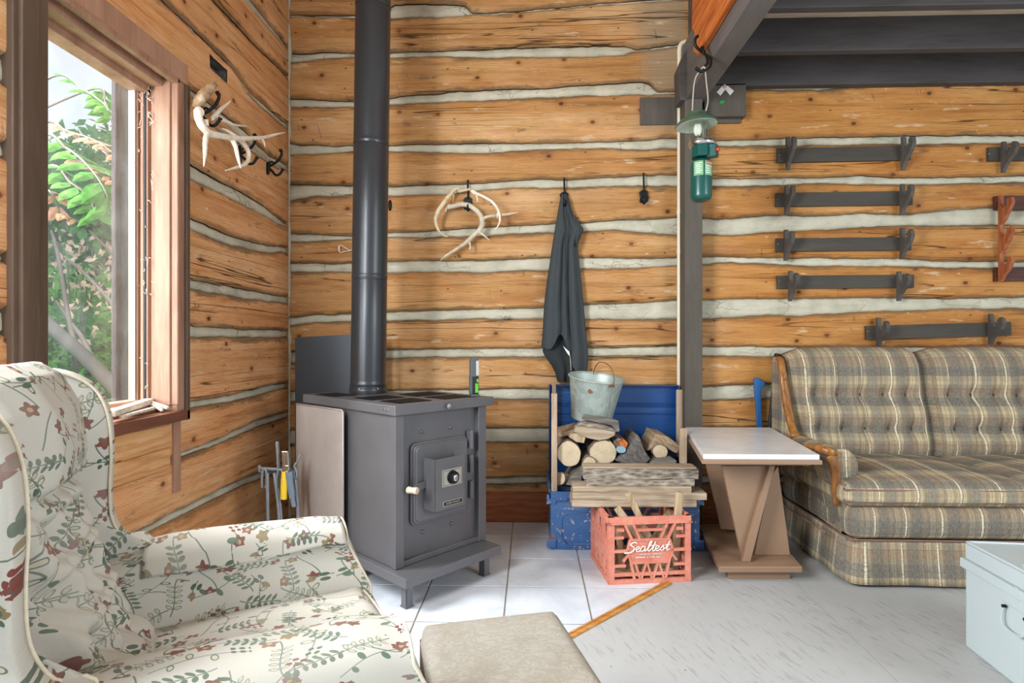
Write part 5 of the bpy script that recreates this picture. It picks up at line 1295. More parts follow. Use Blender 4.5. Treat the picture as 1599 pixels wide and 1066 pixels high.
# arm: leaning outer side panel and a rolled top
def arm(mir):
    mx = lambda x: (X0+X1-(x-.06)) if mir else x-.06
    A = thing('arm', (mx(X0+.08), SY+.3, 0), 0); A.parent = sofa; A.location = A.location-sofa.location
    y0, y1 = SY+.065, SB-.14
    # outer panel + rolled top as one cross section swept along y
    sec = [(.052,.185),(.040,.27),(.024,.35),(.004,.43),(-.006,.475),(.012,.505),(.048,.520),(.085,.512),(.114,.480),(.118,.440),(.108,.40),(.106,.31)]
    cs = catmull([Vector((x, 0, z)) for x, z in sec], 5); L = [0]
    for p, q in zip(cs, cs[1:]): L.append(L[-1]+(p-q).length)
    def fn(s, t):
        p = cs[min(len(cs)-1, int(round(t*(len(cs)-1))))]; y = y0+(y1-y0)*s
        dr = .018*s; e = sstep(0, .12, s); k = .985+.015*e
        ctr = Vector((.05, 0, .40)); q = ctr+(p-ctr)*(k if p.z > .3 else 1)
        return Vector((mx(X0+q.x+.006+.034*s), y-(.0), q.z-(dr if q.z > .4 else 0)))
    b = MB(); b.grid(fn, 22, len(cs)-1, uv=(y1-y0, L[-1]), off=(.03, 0)); 
    o = b.build('arm_cover', PL, sofa, smooth=True)
    b = MB(); n = len(cs)   # front face
    ring = [Vector((mx(X0+.006+p.x*.985+.0007), y0+.001, p.z)) for p in cs]; c = Vector((mx(X0+.055), y0-.012, .40))
    vs = ring+[c]; b.add(vs, [(i, i+1, n) for i in range(n-1)]+[(n-1, 0, n)], uvs=[(p.x-X0, p.z) for p in vs]); b.build('arm_front', PL, sofa, smooth=True)
    # maple trim on the arm front
    b = MB(); f = lambda x, z, y=0: Vector((mx(X0+x), y0-.014+y, z))
    b.tube(catmull([f(.030,.300), f(.028,.36), f(.028,.42), f(.024,.455), f(.014,.482), f(.002,.497)], 6), [.012]*5+[.017]*10+[.020]*16, 12, sq=.62, up=(1,0,0))
    b.build('arm_trim', M['maple'], sofa, smooth=True)
    b = MB(); b.tube(catmull([f(-.040,.512,.12), f(-.025,.520,.04), f(-.005,.514,.0), f(.020,.507,-.002), f(.034,.505,.002)], 6), [.010]*6+[.016]*6+[.017]*6+[.013]*7, 12, sq=.75, up=(0,0,1)); b.build('arm_knuckle', M['maple'], sofa, smooth=True)
    for z in (.452,):
        b = MB(); b.lathe([(.006,0),(.005,.003),(0,.0045)], 12, frame(f(.025,z,-.011), (1,0,0), (0,0,1))); b.build('wood_plug', M['maple'], sofa, smooth=True)
    for ob in (A,): bpy.data.objects.remove(ob)
    b = MB(); b.tube(catmull([Vector((mx(X0-.002), y, .186)) for y in (SB-.1, SY+.4, SY+.07)], 4), .004, 6); b.build('welt', M['welt'], sofa, smooth=True)
arm(False); arm(True)
# back: tufted cushions with vertical channels
def backc(x0, x1, left):
    W = x1-x0
    def fn(s, t):
        x = x0+W*s
        # profile: up the front, over the top, down the rear
        prof = [(0, 2.80, .39), (.10, 2.79, .44), (.33, 2.822, .56), (.50, 2.852, .66), (.66, 2.872, .76), (.78, 2.888, .84), (.86, 2.915, .89), (.93, 2.955, .912), (1, 3.0, .895)]
        y, z = interp(prof, t)
        e = min(s, 1-s)*W; ed = sstep(0, .085, e)
        z -= (1-ed)**2*.030*sstep(.7, .95, t)+(.010*sin(pi*s) if False else 0)
        z += .012*sin(pi*s)*sstep(.7, 1, t)
        nch = 6; ph = s*nch
        chn = abs(sin(pi*ph)); rows = [.27, .545]
        tuft = 0
        for r in rows:
            dx = abs((ph+.0)-round(ph))*W/nch; inside = 1 if .5 < ph < nch-.5 else 0
            dz = (t-r)*.62; tuft += inside*exp(-((dx/.034)**2+(dz/.040)**2))
        bul = .018*chn**.7*sstep(.05, .2, t)*(1-sstep(.82, 1, t))+.016*sin(pi*min(1, max(0, (t-.56)/.36)))*ed+.012*sin(pi*min(1, max(0, (t-.29)/.25)))
        y -= bul*ed-.030*tuft; y += (1-ed)**2*.050
        return Vector((x, y, z))
    b = MB(); b.grid(fn, 90, 80, uv=(W, .78), off=(x0+.02, .02)); o = b.build('back_cushion', PL, sofa, smooth=True)
    for r in (.27, .545):
        for k in range(1, 6):
            p = fn(k/6, r); b = MB(); b.lathe([(0,-.004),(.008,-.003),(.009,.001),(.005,.004),(0,.005)], 12, frame(p+Vector((0,-.003,0)), (1,0,0), (0,0,1))); b.build('tuft_button', M['sofa_button'], o, smooth=True)
    b = MB(); b.tube([fn(s/20, .94)+Vector((0,0,.002)) for s in range(21)], .004, 6); b.build('welt', M['welt'], o, smooth=True)
backc(X0+.045, XM+.01, True); backc(XM-.005, X1-.045, False)
b = MB(); b.box((X0+.05,2.94,.2),(X1-.05,SB-.004,.84)); b.build('back_frame', PL, sofa)
# wing side of the back with curved maple trim
for mir in (False, True):
    mx = (lambda x: X0+X1-x+.026) if mir else (lambda x: x-.026)
    edge = [(2.985,.30),(2.985,.84),(2.965,.872),(2.93,.868),(2.905,.82),(2.885,.74),(2.85,.64),(2.815,.55),(2.78,.50),(2.74,.47),(2.70,.40),(2.70,.30)]
    b = MB(); n = len(edge); w = .040
    v = [Vector((mx(X0+.012+(.0 if z < .6 else .0)), y, z)) for y, z in edge]+[Vector((mx(X0+.012+w), y, z)) for y, z in edge]
    uv = [(y, z) for y, z in edge]*2
    b.add(v, [tuple(range(n)), tuple(range(2*n-1, n-1, -1))]+[(i, n+i, n+(i+1)%n, (i+1)%n) for i in range(n)], uvs=uv); b.build('wing', PL, sofa, bevel=.008, seg=3, merge=True)
    b = MB(); pts = catmull([Vector((mx(X0+.030), y, z)) for y, z in ((2.95,.862),(2.918,.855),(2.895,.80),(2.872,.72),(2.838,.63),(2.80,.555),(2.77,.515),(2.752,.50))], 6)
    b.tube(pts, [.012]*3+[.019]*10+[.021]*16+[.019]*8+[.022]*(len(pts)-37), 12, sq=.8, up=(1,0,0)); b.build('wing_trim', M['maple'], sofa, smooth=True)
    for y, z in ((2.871,.765),(2.79,.575)):
        b = MB(); b.lathe([(.006,0),(.005,.003),(0,.0045)], 12, frame(Vector((mx(X0+.028), y-.012, z)), (1,0,0), (0,.35,1))); b.build('wood_plug', M['maple'], sofa, smooth=True)
# handles leaning behind the sofa
ax = onY(1184, 640, 3.008); a_lo = onY(1184, 668, 3.008)
h = thing('axe_handle', (ax.x, 3.008, 0), 0, 'blue plastic axe handle standing between table and sofa', 'axe')
b = MB(); q = [onY(x, y, 3.008) for x, y in ((1176,592),(1180,589),(1185,590),(1194,597),(1192,603),(1187,607),(1188,640),(1192,700),(1200,780),(1190,780),(1184,700),(1180,640))]; n = len(q)
v = [p+Vector((0,-.012,0)) for p in q]+[p+Vector((0,.008,0)) for p in q]; b.add(v, [tuple(range(n)), tuple(range(2*n-1,n-1,-1))]+[(i,n+i,n+(i+1)%n,(i+1)%n) for i in range(n)]); b.build('handle', M['blue_axe'], h, bevel=.004, merge=True)
b = MB(); f = onY(1195, 780, 3.008); b.hexa([(f.x-.045,2.995,.0),(f.x+.02,2.995,.0),(f.x+.02,3.014,.0),(f.x-.045,3.014,.0)], [(f.x-.035,2.997,f.z+.02),(f.x+.02,2.997,f.z+.02),(f.x+.02,3.014,f.z+.02),(f.x-.035,3.014,f.z+.02)]); b.build('axe_head', M['black_iron'], h, bevel=.003)
h = thing('black_bar', onY(1210, 660, 3.02).xy.to_3d(), 0, 'dark rubber ended bar leaning behind the sofa wing', 'bar')
b = MB(); b.bar(onY(1190,800,3.034), onY(1214,566,3.036), .030, .020, up=(0,1,0)); b.build('shaft', M['panel_dark'], h, bevel=.004)
b = MB(); b.bar(onY(1213,572,3.034), onY(1218,553,3.034), .050, .024, up=(0,1,0)); b.build('cap', M['black_plain'], h, bevel=.004)

# ------------------------------------------------------------------ white metal box
WB = onZ(1507, 1008, 0); wn = onZ(1580, 1066, 0); wd = (WB-wn).normalized(); wa = atan2(wd.y, wd.x)-pi/2
HB = .330; WL = .46; WW = .36
box = thing('storage_box', WB, wa, 'white enamelled metal chest with lid on the floor before the sofa', 'box')
b = MB(); b.box((0,-WL,0),(WW,0,HB-.075)); b.build('body', M['white_box'], box, local=True, bevel=.006, seg=3)
b = MB(); b.box((-.010,-WL-.010,HB-.085),(WW+.01,.010,HB-.056)); b.build('rim', M['white_box'], box, local=True, bevel=.003)
b = MB(); b.box((.0,-WL,HB-.056),(WW,.0,HB-.004)); b.box((-.0,-WL,HB-.012),(.010,.0,HB)); b.box((-.0,-.010,HB-.012),(WW,.0,HB)); b.box((WW-.010,-WL,HB-.012),(WW,0,HB)); b.box((0,-WL,HB-.012),(WW,-WL+.01,HB)); b.build('lid', M['white_box'], box, local=True, bevel=.003)
b = MB(); b.box((.03,-.27,HB-.0045),(.055,-.19,HB-.001)); b.box((.065,-.29,HB-.0045),(.075,-.16,HB-.002)); b.build('lid_tab', M['white_box'], box, local=True, bevel=.002)
XM_ = parent_matrix(box).inverted()
def WLc(px, py):
    o = XM_ @ EYE; d = XM_.to_3x3() @ ray(px, py); return o+d*((0-o.x)/d.x)
b = MB(); c = WLc(1590, 945); b.prism([(-.055,-.012),(.055,-.012),(.05,.02),(.03,.042),(0,.05),(-.03,.042),(-.05,.02)], .006, frame((0,c.y,c.z),(0,-1,0),(0,0,1))); b.build('handle_boss', M['white_box'], box, local=True, bevel=.003)
b = MB()
for s in (-1, 1): b.lathe([(.0045,0),(.0045,.010),(0,.012)], 10, frame((-.004,c.y+s*.040,c.z-.020),(0,-1,0),(0,0,1)))
b.build('handle_lug', M['black_iron'], box, local=True)
b = MB(); b.tube(catmull([(-.010,c.y+.040,c.z-.020),(-.014,c.y+.042,c.z-.05),(-.016,c.y+.030,c.z-.072),(-.016,c.y-.030,c.z-.072),(-.014,c.y-.042,c.z-.05),(-.010,c.y-.040,c.z-.020)], 6), .0028, 8); b.build('wire_handle', M['white_box'], box, local=True, smooth=True)

# ------------------------------------------------------------------ footstool
OZ = .30; o0 = onZ(654, 968, OZ); o1 = onZ(869, 944.5, OZ); od = (o1-o0).normalized(); oa = atan2(od.y, od.x); OW = (o1-o0).length; OD = .40
ot = thing('footstool', (o0.x, o0.y, 0), oa, 'low footstool with grey beige brocade cushion in front of the armchair', 'footstool')
def ott(sd, r=.05):
    b = MB(); n = 44
    def fn(s, t):
        a, c = s*2-1, t*2-1; x = OW/2+a*OW/2; y = -OD/2+c*OD/2
        e = max(abs(a)*OW/2-OW/2+.035, abs(c)*OD/2-OD/2+.035)/.035; k = sqrt(max(0, 1-min(1, max(0, e))**2))
        rx = max(0, abs(a)*OW/2-(OW/2-.05)); ry = max(0, abs(c)*OD/2-(OD/2-.05)); rr = sqrt(rx*rx+ry*ry)
        if rr > .05: q = .05/rr; x = OW/2+math.copysign(OW/2-.05+rx*q, a) if rx > 0 else x; y = -OD/2+math.copysign(OD/2-.05+ry*q, c) if ry > 0 else y
        return Vector((x, y, OZ-.028+.028*k-.002+.006*(1-a*a)*(1-c*c)))
    b.grid(fn, n, n, uv=(OW, OD)); return b
b = ott(1)
def oside(s, t):
    a = s*2*pi; sx, sy = cos(a), sin(a); m = max(abs(sx), abs(sy)); 
    x = OW/2+max(-1, min(1, sx*1.32))*OW/2; y = -OD/2+max(-1, min(1, sy*1.32))*OD/2
    return Vector((x, y, OZ-.030-(1-t)*.09))
b.build('cushion', M['ottoman'], ot, local=True, smooth=True)
b = MB(); b.grid(oside, 64, 5, uv=(1.4, .1)); b.build('cushion_band', M['ottoman_side'], ot, local=True, smooth=True)
b = MB(); b.box((.015,-OD+.015,.10),(OW-.015,-.015,OZ-.10)); b.build('frame', M['ottoman_side'], ot, local=True, bevel=.004)
for x in (.03, OW-.06):
    for y in (-.06, -OD+.03):
        b = MB(); b.box((x,y,0),(x+.03,y+.03,.10)); b.build('leg', M['maple'], ot, local=True, bevel=.003)
# ------------------------------------------------------------------ floral wing armchair (local x = facing, y = away from the viewer)
GA = radians(26)+YAW; gl_ = C(-.479, 1.489, 0); gl_.z = 0
ch = thing('armchair', gl_, GA, 'cream wing armchair with faded floral print in the foreground', 'armchair')
FL = M['floral']; YC = -.31
def armroll(yc, sgn, spl, x0=-.47, x1=.035):
    """arm swept along x: inner face, rounded top, outer face; the front end slopes forward lower down and is closed"""
    sec = [(-.150,.20),(-.142,.28),(-.120,.36),(-.098,.42),(-.092,.455),(-.076,.487),(-.034,.503),(.016,.500),(.048,.475),(.056,.43),(.052,.33),(.05,.10)]
    cs = catmull([Vector((0, y, z)) for y, z in sec], 6); L = [0]
    for p, q in zip(cs, cs[1:]): L.append(L[-1]+(p-q).length)
    N = len(cs)-1
    def fn(s, t):
        p = cs[min(N, int(round(t*N)))]; x = x0+(x1-x0)*s; fr = sstep(.80, 1.0, s); bk = sstep(.25, 0, s)
        z = p.z-(.010*fr*fr+.012*bk)*sstep(.36, .48, p.z)+.006*sin(s*5)*sstep(.4, .48, p.z)
        if z < .45: x += fr*min(.10, .45-z)*.50
        return Vector((x, yc+spl*x+sgn*(p.y+nz(x*9, z*9, 3)*.004), z))
    b = MB(); b.grid(fn, 44, N, uv=(x1-x0, L[-1]), off=(.02+yc, .03)); o = b.build('arm', FL, ch, local=True, smooth=True)
    b = MB(); ring = [fn(1, k/N) for k in range(N+1)]; c = Vector((x1+.05, yc-sgn*.03, .36)); m = len(ring); vs = ring+[c]
    b.add(vs, [(i, i+1, m) for i in range(m-1)], uvs=[(p.y*1.0+.1, p.z) for p in vs]); b.build('arm_front', FL, o, local=True, smooth=True)
    b = MB(); b.tube([p+Vector((.003,0,0)) for p in ring], .0030, 6); b.build('welt', M['floral_welt'], o, local=True, smooth=True)
    return o, fn
fa, ffn = armroll(0.0, 1, .10)
na, nfn = armroll(-.625, -1, .035, x0=-.50, x1=.03)
def sleeve(fn, s0, s1, t0, t1):
    b = MB()
    def g(s, t):
        p = fn(s0+(s1-s0)*s, t0+(t1-t0)*t); n = (p-Vector((p.x, p.x*.1, .42))).normalized(); e = 1-t
        return p+n*(.0055+.004*sin(s*9)*e*(1-sstep(.1,.4,t)))+Vector((0,0,-.012*sin(s*4.2)*(1-sstep(0,.35,t))))
    b.grid(g, 40, 20, uv=((s1-s0)*.5, .2), off=(.33, .21)); return b
o = sleeve(ffn, .16, .995, .36, .86).build('arm_cap', FL, fa, local=True, smooth=True); m = o.modifiers.new('solid', 'SOLIDIFY'); m.thickness = .003
# seat cushion
SZ = .362
HW = lambda a: .160+.022*a+.020*sstep(.84, .97, a)
def seat(s, t):
    a = s; c = t*2-1; w = HW(a); x = -.40+a*.485; y = YC+c*w
    e = max((abs(c)*w-w+.03)/.03, (a*.485-.485+.045)/.045); k = sqrt(max(0, 1-min(1, max(0, e))**2))
    return Vector((x-.012*c*c*a, y, SZ-.045+.045*k+.020*(1-c*c)*sin(pi*min(1, a*.9+.1))))
b = MB(); b.grid(seat, 46, 44, uv=(.485, .40), off=(.7, .1))
b.grid(lambda s, t: Vector((.085-.012*(s*2-1)**2+.008*sin(pi*t), YC+(s*2-1)*HW(1), SZ-.045-.10*(1-t))), 30, 6, uv=(.4, .1), off=(.1, .9))
for sg in (-1, 1): b.grid(lambda s, t, sg=sg: Vector((-.40+.485*s-.012*s, YC+sg*HW(s), SZ-.045-.10*(1-t))), 24, 4, uv=(.5, .1))
se = b.build('seat_cushion', FL, ch, local=True, smooth=True)
b = MB(); b.tube([seat(k/30, 1)+Vector((0,.0,.001)) for k in range(30)]+[seat(.985, 1-k/30)+Vector((.003,0,0)) for k in range(1, 31)], .0030, 6); b.build('welt', M['floral_welt'], se, local=True, smooth=True)
# front apron flaring down to the floor
def apron(s, t):
    c = s*2-1; z = .31*t+.03; fl = (1-t)**1.1
    return Vector((.084+fl*.018+.006*sin(s*21)*fl*(.4+.6*abs(c))-.03*max(0, abs(c)-.8)/.2, YC+c*(.205+.075*fl), z))
b = MB(); b.grid(apron, 60, 16, uv=(.5, .32), off=(.4, .5)); o = b.build('apron', FL, ch, local=True, smooth=True); m = o.modifiers.new('solid', 'SOLIDIFY'); m.thickness = .006
b = MB(); b.tube([apron(1, k/16)+Vector((.003,.002,0)) for k in range(17)], .0030, 6); b.build('welt', M['floral_welt'], o, local=True, smooth=True)
b = MB(); b.box((-.60,-.64,.05),(.07,.03,.27)); b.build('base', M['chair_base'], ch, local=True, bevel=.01)
# backrest: head roll above, buttoned tufts below; the outline is the cushion's side edge
BX = [(0,-.362,.33),(.10,-.375,.40),(.28,-.415,.51),(.46,-.448,.62),(.58,-.480,.70),(.70,-.482,.77),(.82,-.492,.84),(.90,-.520,.893),(.95,-.552,.915),(1,-.63,.905)]
tufts = [(r, c) for r, off in ((.20,0),(.35,1),(.49,0)) for c in ([-.5,0,.5] if off == 0 else [-.25,.25,-.75,.75])]
def back(s, t):
    c = s*2-1; x, z = interp(BX, t); w = .153
    e = (1-abs(c))*w; ed = sstep(0, .075, e); y = -.333+c*w
    x += .044*ed-.022; z -= (1-ed)**2*.016*sstep(.75, .95, t)
    x -= .05*(1-sstep(0, .018, e))
    for r, q in tufts:
        dy = (c-q)*w; dz = (t-r)*.60; rr = dy*dy+dz*dz
        x -= .042*exp(-rr/.032**2)+.018*exp(-((abs(dy)-abs(dz)*.9)/.016)**2)*exp(-rr/.085**2)
    x -= .024*exp(-((t-.585)/.022)**2)*(.3+.7*ed)
    x += nz(y*8, z*7, 5)*.007*ed
    return Vector((x, y, z))
b = MB(); b.grid(back, 96, 110, uv=(.42, .74), off=(.15, .33)); b.build('backrest', FL, ch, local=True, smooth=True)
for r, q in tufts:
    if abs(q) <= .5:
        p = back((q+1)/2, r); b = MB(); b.lathe([(0,-.003),(.008,-.002),(.008,.002),(0,.004)], 10, frame(p, (0,1,0), (0,0,1))); b.build('tuft_button', FL, ch, local=True, smooth=True)
b = MB(); b.box((-.68,-.54,.20),(-.575,-.09,.86)); b.build('back_shell', FL, ch, local=True, bevel=.03, seg=4)
# wings, flared outward toward the front
def wing(sgn, y_root, y_front):
    out = [(-.66,.22),(-.66,.80),(-.63,.872),(-.58,.896),(-.525,.892),(-.478,.858),(-.455,.80),(-.449,.72),(-.452,.64),(-.447,.57),(-.42,.52),(-.37,.488),(-.37,.22)]
    pts = catmull([Vector((x, 0, z)) for x, z in out], 5); n = len(pts); T = .058; b = MB(); vs = []; uvs = []; ctr = Vector((-.54, 0, .62)); rings = []
    yy = lambda x: y_root+(y_front-y_root)*sstep(-.68, -.42, x)
    for off, k in ((-T/2, .90), (-T/2+.008, .975), (-.005, 1.0), (T/2-.010, .985), (T/2, .93)):
        rings.append([Vector((ctr.x+(p.x-ctr.x)*k, yy(p.x)+sgn*off, ctr.z+(p.z-ctr.z)*k)) for p in pts])
    for r in rings: vs += r
    # inner face filled with concentric loops so that it can curve
    inner = []
    for k in (.72, .54, .36, .18):
        inner.append([Vector((ctr.x+(p.x-ctr.x)*k, yy(ctr.x+(p.x-ctr.x)*k)-sgn*(T/2+.004*sin(pi*k)), ctr.z+(p.z-ctr.z)*k)) for p in pts])
    allr = inner[::-1]+rings; vs = [p for r in allr for p in r]
    f = [(i*n+k, i*n+(k+1)%n, (i+1)*n+(k+1)%n, (i+1)*n+k) for i in range(len(allr)-1) for k in range(n)]+[tuple(range(n)), tuple((len(allr)-1)*n+k for k in range(n-1, -1, -1))]
    b.add(vs, f, uvs=[(p.x+.9+y_root, p.z+.3) for p in vs]); o = b.build('wing', FL, ch, local=True, smooth=True, merge=True)
    b = MB(); b.tube([p+Vector((.001,sgn*-.004,0)) for p in rings[1]][4:-3], .0030, 6); b.build('welt', M['floral_welt'], o, local=True, smooth=True); return o
wing(1, -.150, -.050); wing(-1, -.520, -.665)
# ------------------------------------------------------------------ antlers
def antler(parent, name, beams, mat, kn=8):
    """beams: list of (points, radii) in world space; first is the main beam"""
    b = MB()
    if name == 'antler' and beams[0][0][0].y > YB-.30 and abs(beams[0][0][0].x+.2) < .4: beams = [(p, [q*1.22 for q in r]) for p, r in beams]
    for pts, rr in beams:
        c = catmull(pts, kn); N = len(c)
        rad = [interp([(i/(len(rr)-1), r) for i, r in enumerate(rr)], k/(N-1))[0] for k in range(N)]
        c = [p+Vector((nz(p.x*60, p.z*60), nz(p.z*60, p.x*60, 3), 0))*.0016 for p in c]
        b.tube(c, rad, 12)
    return b.build(name, mat, parent, smooth=True)
Yw = YB-LF
W = lambda px, py, off: onY(px, py, Yw-off)
# middle wall: three antlers hung on a hook
g = 'antlers hanging on the middle hook of the back wall'
o = antler(None, 'antler', [([W(716,294,.035),W(709,297,.05),W(696,312,.075),(W(684,330,.09)),W(680,345,.085),W(684,358,.075),W(692,367,.07),W(700,369.5,.068)], [.0065,.007,.009,.009,.0075,.006,.004,.0012]), ([W(706,302,.055),W(708.5,307,.07),W(707,316.5,.085)], [.0035,.003,.001])], M['antler']); tag(o, 'curved yellowish antler at the left of the middle hook', 'antler', g)
o = antler(None, 'antler', [([W(699,323,.045),W(709,321.5,.05),W(722,319,.055),W(735,322,.06),(W(748,333,.065)),W(753,346,.065),W(750,357,.062),W(741,366,.06),W(728,378,.055),W(712,389,.05),W(695,400,.045),W(687,407,.042)], [.012,.011,.010,.011,.011,.012,.011,.010,.009,.007,.005,.0015]), ([W(697,322,.046),W(696.5,327,.055),W(695,332,.06)], [.006,.004,.0012]), ([W(753,342,.065),W(762,338,.075),W(778,336,.085),W(795,334,.09),W(810,331.5,.095)], [.009,.007,.006,.005,.0012]), ([W(747,361,.062),W(754,366,.075),W(764.5,375,.085)], [.008,.005,.0012]), ([W(732,375,.055),W(734,383,.062),W(733.5,390,.066)], [.006,.0045,.003])], M['antler_grey']); tag(o, 'large grey forked antler pointing down left on the middle hook', 'antler', g)
o = antler(None, 'antler', [([W(737,298,.055),W(743,302,.07),W(753,306,.085),W(768,315,.10),W(777,327,.105),W(780.5,340,.10),W(779,350,.09),W(772,360,.08)], [.010,.008,.0065,.0065,.006,.005,.004,.0012]), ([W(744,305,.07),W(745.5,310,.078),W(745,315.5,.082)], [.004,.003,.001]), ([W(777,333,.105),W(776,341,.11)], [.004,.0012])], M['antler_white']); tag(o, 'slim pale antler curving down at the right of the middle hook', 'antler', g)
o = antler(None, 'antler', [([W(713,296,.03),W(717,298,.03),W(725,297,.028),W(735,295,.028)], [.0035,.0085,.0065,.0045]), ([W(714,298,.03),W(711,294,.032)], [.004,.0015])], M['antler']); tag(o, 'short yellow antler stub lying across the top of the middle hook', 'antler', g)

# ------------------------------------------------------------------ iron wall hooks with long stems
def hook(px, top, label, base_y=None, jacket=False):
    p = W(px, top, .008); t = thing('coat_hook', W(px, base_y, .004), 0, label, 'hook', 'black hooks on the back wall')
    b = MB(); b.tube(catmull([W(px,top,.010), W(px,top+8,.012), W(px+.5,base_y-8,.018), W(px,base_y-3,.02)], 4), [.0048]*12+[.006], 8); b.build('stem', M['black_iron'], t, smooth=True)
    b = MB(); c = W(px, base_y+4, .010); b.prism([(x_*1.35, z_*1.35) for x_, z_ in [(-.016,-.020),(-.006,-.026),(.008,-.026),(.017,-.018),(.019,-.004),(.015,.010),(.016,.020),(.004,.026),(-.010,.024),(-.018,.014),(-.014,.0)]], .012, frame((c.x, c.y+.004, c.z), (1,0,0), (0,0,1))); b.build('backplate', M['black_iron'], t, bevel=.002)
    b = MB(); b.tube(catmull([W(px,base_y+5,.014), W(px,base_y+10,.03), W(px+.5,base_y+15,.045), W(px+.5,base_y+12,.062), W(px,base_y+5,.068)], 5), [.006]*18+[.007]*3, 8); b.build('prong', M['black_iron'], t, smooth=True); return t
hook(730.5, 281, 'black iron hook with antlers hung on it', 314)
hook(881, 278, 'black iron hook carrying the dark jacket', 306)
hook(1005, 270, 'empty black iron hook left of the post', 303)
# knot shaped coat hook behind the stove pipe and small white wire hand hook
t = thing('wire_hook', W(548, 388, .01), 0, 'small white wire hand shaped hook left of the stove pipe', 'hook')
b = MB(); b.tube(catmull([W(555,388,.010), W(545,391.5,.014), W(537,393,.016), W(531,394,.016), W(529.5,389,.016), W(531.5,383,.016), W(538,386,.016), W(546,391,.014)], 5), .0022, 6); b.build('hand_loop', M['white_ink'], t, smooth=True)
for k in range(4):
    b = MB(); y = 384.5+k*2.3; b.tube([W(531,y,.016), W(527.6,y-.8,.018)], .0016, 6); b.build('finger', M['white_ink'], t, smooth=True)
b = MB(); b.tube([W(546,389.5,.012), W(553,389.5,.006)], .004, 8); b.build('screw_stem', M['grey_iron'], t, smooth=True)
o = MB(); c = W(608.5, 320, .012); o.lathe([(0,0),(.012,0),(.014,.006),(.008,.012),(0,.013)], 10, frame(c+Vector((0,.012,0)), (1,0,0), (0,0,1)) @ Matrix.Diagonal((.7,2.2,1,1))); tag(o.build('coat_hook', M['black_iron'], smooth=True), 'black hook partly hidden at the right edge of the stove pipe', 'hook')

# ------------------------------------------------------------------ jacket on the hook
jt = thing('jacket', W(883, 560, .04), 0, 'dark grey zip jacket hanging from a black hook above the trunk', 'jacket')
LE = [(303,877),(312,874.5),(325,872),(345,868.5),(370,864.5),(395,860.5),(410,858.5),(440,854),(470,850.5),(500,848.5),(535,847),(548,845.5)]
RE = [(303,886),(312,890),(325,893),(340,899),(351,906),(357,911.5),(365,909),(376,904),(388,903.5),(410,906),(440,909.5),(475,913),(505,916),(530,919.5),(545,919),(560,917),(572,914)]
def jac(y0, y1, le, re, off, th, folds, nu=64, nv=70, hem=None):
    def fn(s, t):
        py = y0+(y1-y0)*t; l = interp(le, py)[0]; r = interp(re, py)[0]
        if hem: py = py+hem(s)*t**3
        a = s*2*pi; u = (1-cos(a))/2; front = sin(a)
        x = l+(r-l)*u
        spread = .25+.75*min(1, t*1.6)
        w_ = 0
        for c, amp, wd in folds:
            w_ += amp*exp(-((u-c)/wd)**2)
        d = off+th*spread*(abs(front)**.6)*(1 if front > 0 else -.35)
        if front > 0: d += w_*spread*min(1, front*2.5)+.004*nz(u*5, t*4, 2)
        return W(x, py, max(.006, d))
    b = MB(); b.grid(fn, nu, nv); return b
F1 = [(.10,.012,.10),(.30,.020,.09),(.43,-.030,.035),(.52,.016,.05),(.60,-.022,.03),(.76,.022,.10),(.93,-.006,.06)]
jac(303, 556, LE, [(y, x-1) for y, x in RE], .030, .045, F1, hem=lambda s: -34*exp(-(((1-cos(s*2*pi))/2-.42)/.16)**2)+26*sstep(.5,.8,(1-cos(s*2*pi))/2)-14*exp(-(((1-cos(s*2*pi))/2)/.22)**2)).build('body', M['jacket'], jt, smooth=True)
jac(520, 596, [(520,852),(548,847),(556,851),(570,861),(582,867),(603,872)], [(520,912),(560,906),(572,905),(585,900),(596,896)], .020, .030, [(.3,.012,.15),(.55,-.020,.06),(.75,.010,.1)], nu=44, nv=26).build('lining', M['jacket_in'], jt, smooth=True)
jac(336, 385, [(336,890),(350,893),(370,897),(385,899)], [(336,898),(346,903),(357,911.5),(366,908.5),(385,900)], .032, .030, [(.5,.012,.2)], nu=32, nv=16).build('sleeve_fold', M['jacket'], jt, smooth=True)
b = MB(); q = [W(x, y, .095) for x, y in ((879,540),(889,549),(890,556),(887,553))]; b.add(q+[p+Vector((0,.0015,0)) for p in q], [(0,1,2,3),(7,6,5,4),(0,4,5,1),(1,5,6,2),(2,6,7,3),(3,7,4,0)]); b.build('label', M['paper'], jt)
b = MB(); b.tube([W(890,556,.090), W(891,566,.088), W(891.5,579,.084)], [.0016,.003,.002], 6); b.build('zip_pull', M['plate_silver'], jt)
b = MB(); b.tube(catmull([W(884,330,.085), W(883,420,.085), W(886,500,.088), W(890,552,.090)], 6), .0022, 6); b.build('zip', M['jacket_in'], jt, smooth=True)

# ------------------------------------------------------------------ left wall hooks and antlers
Lw = lambda px, py, off: onX(px, py, XL+LF+off)
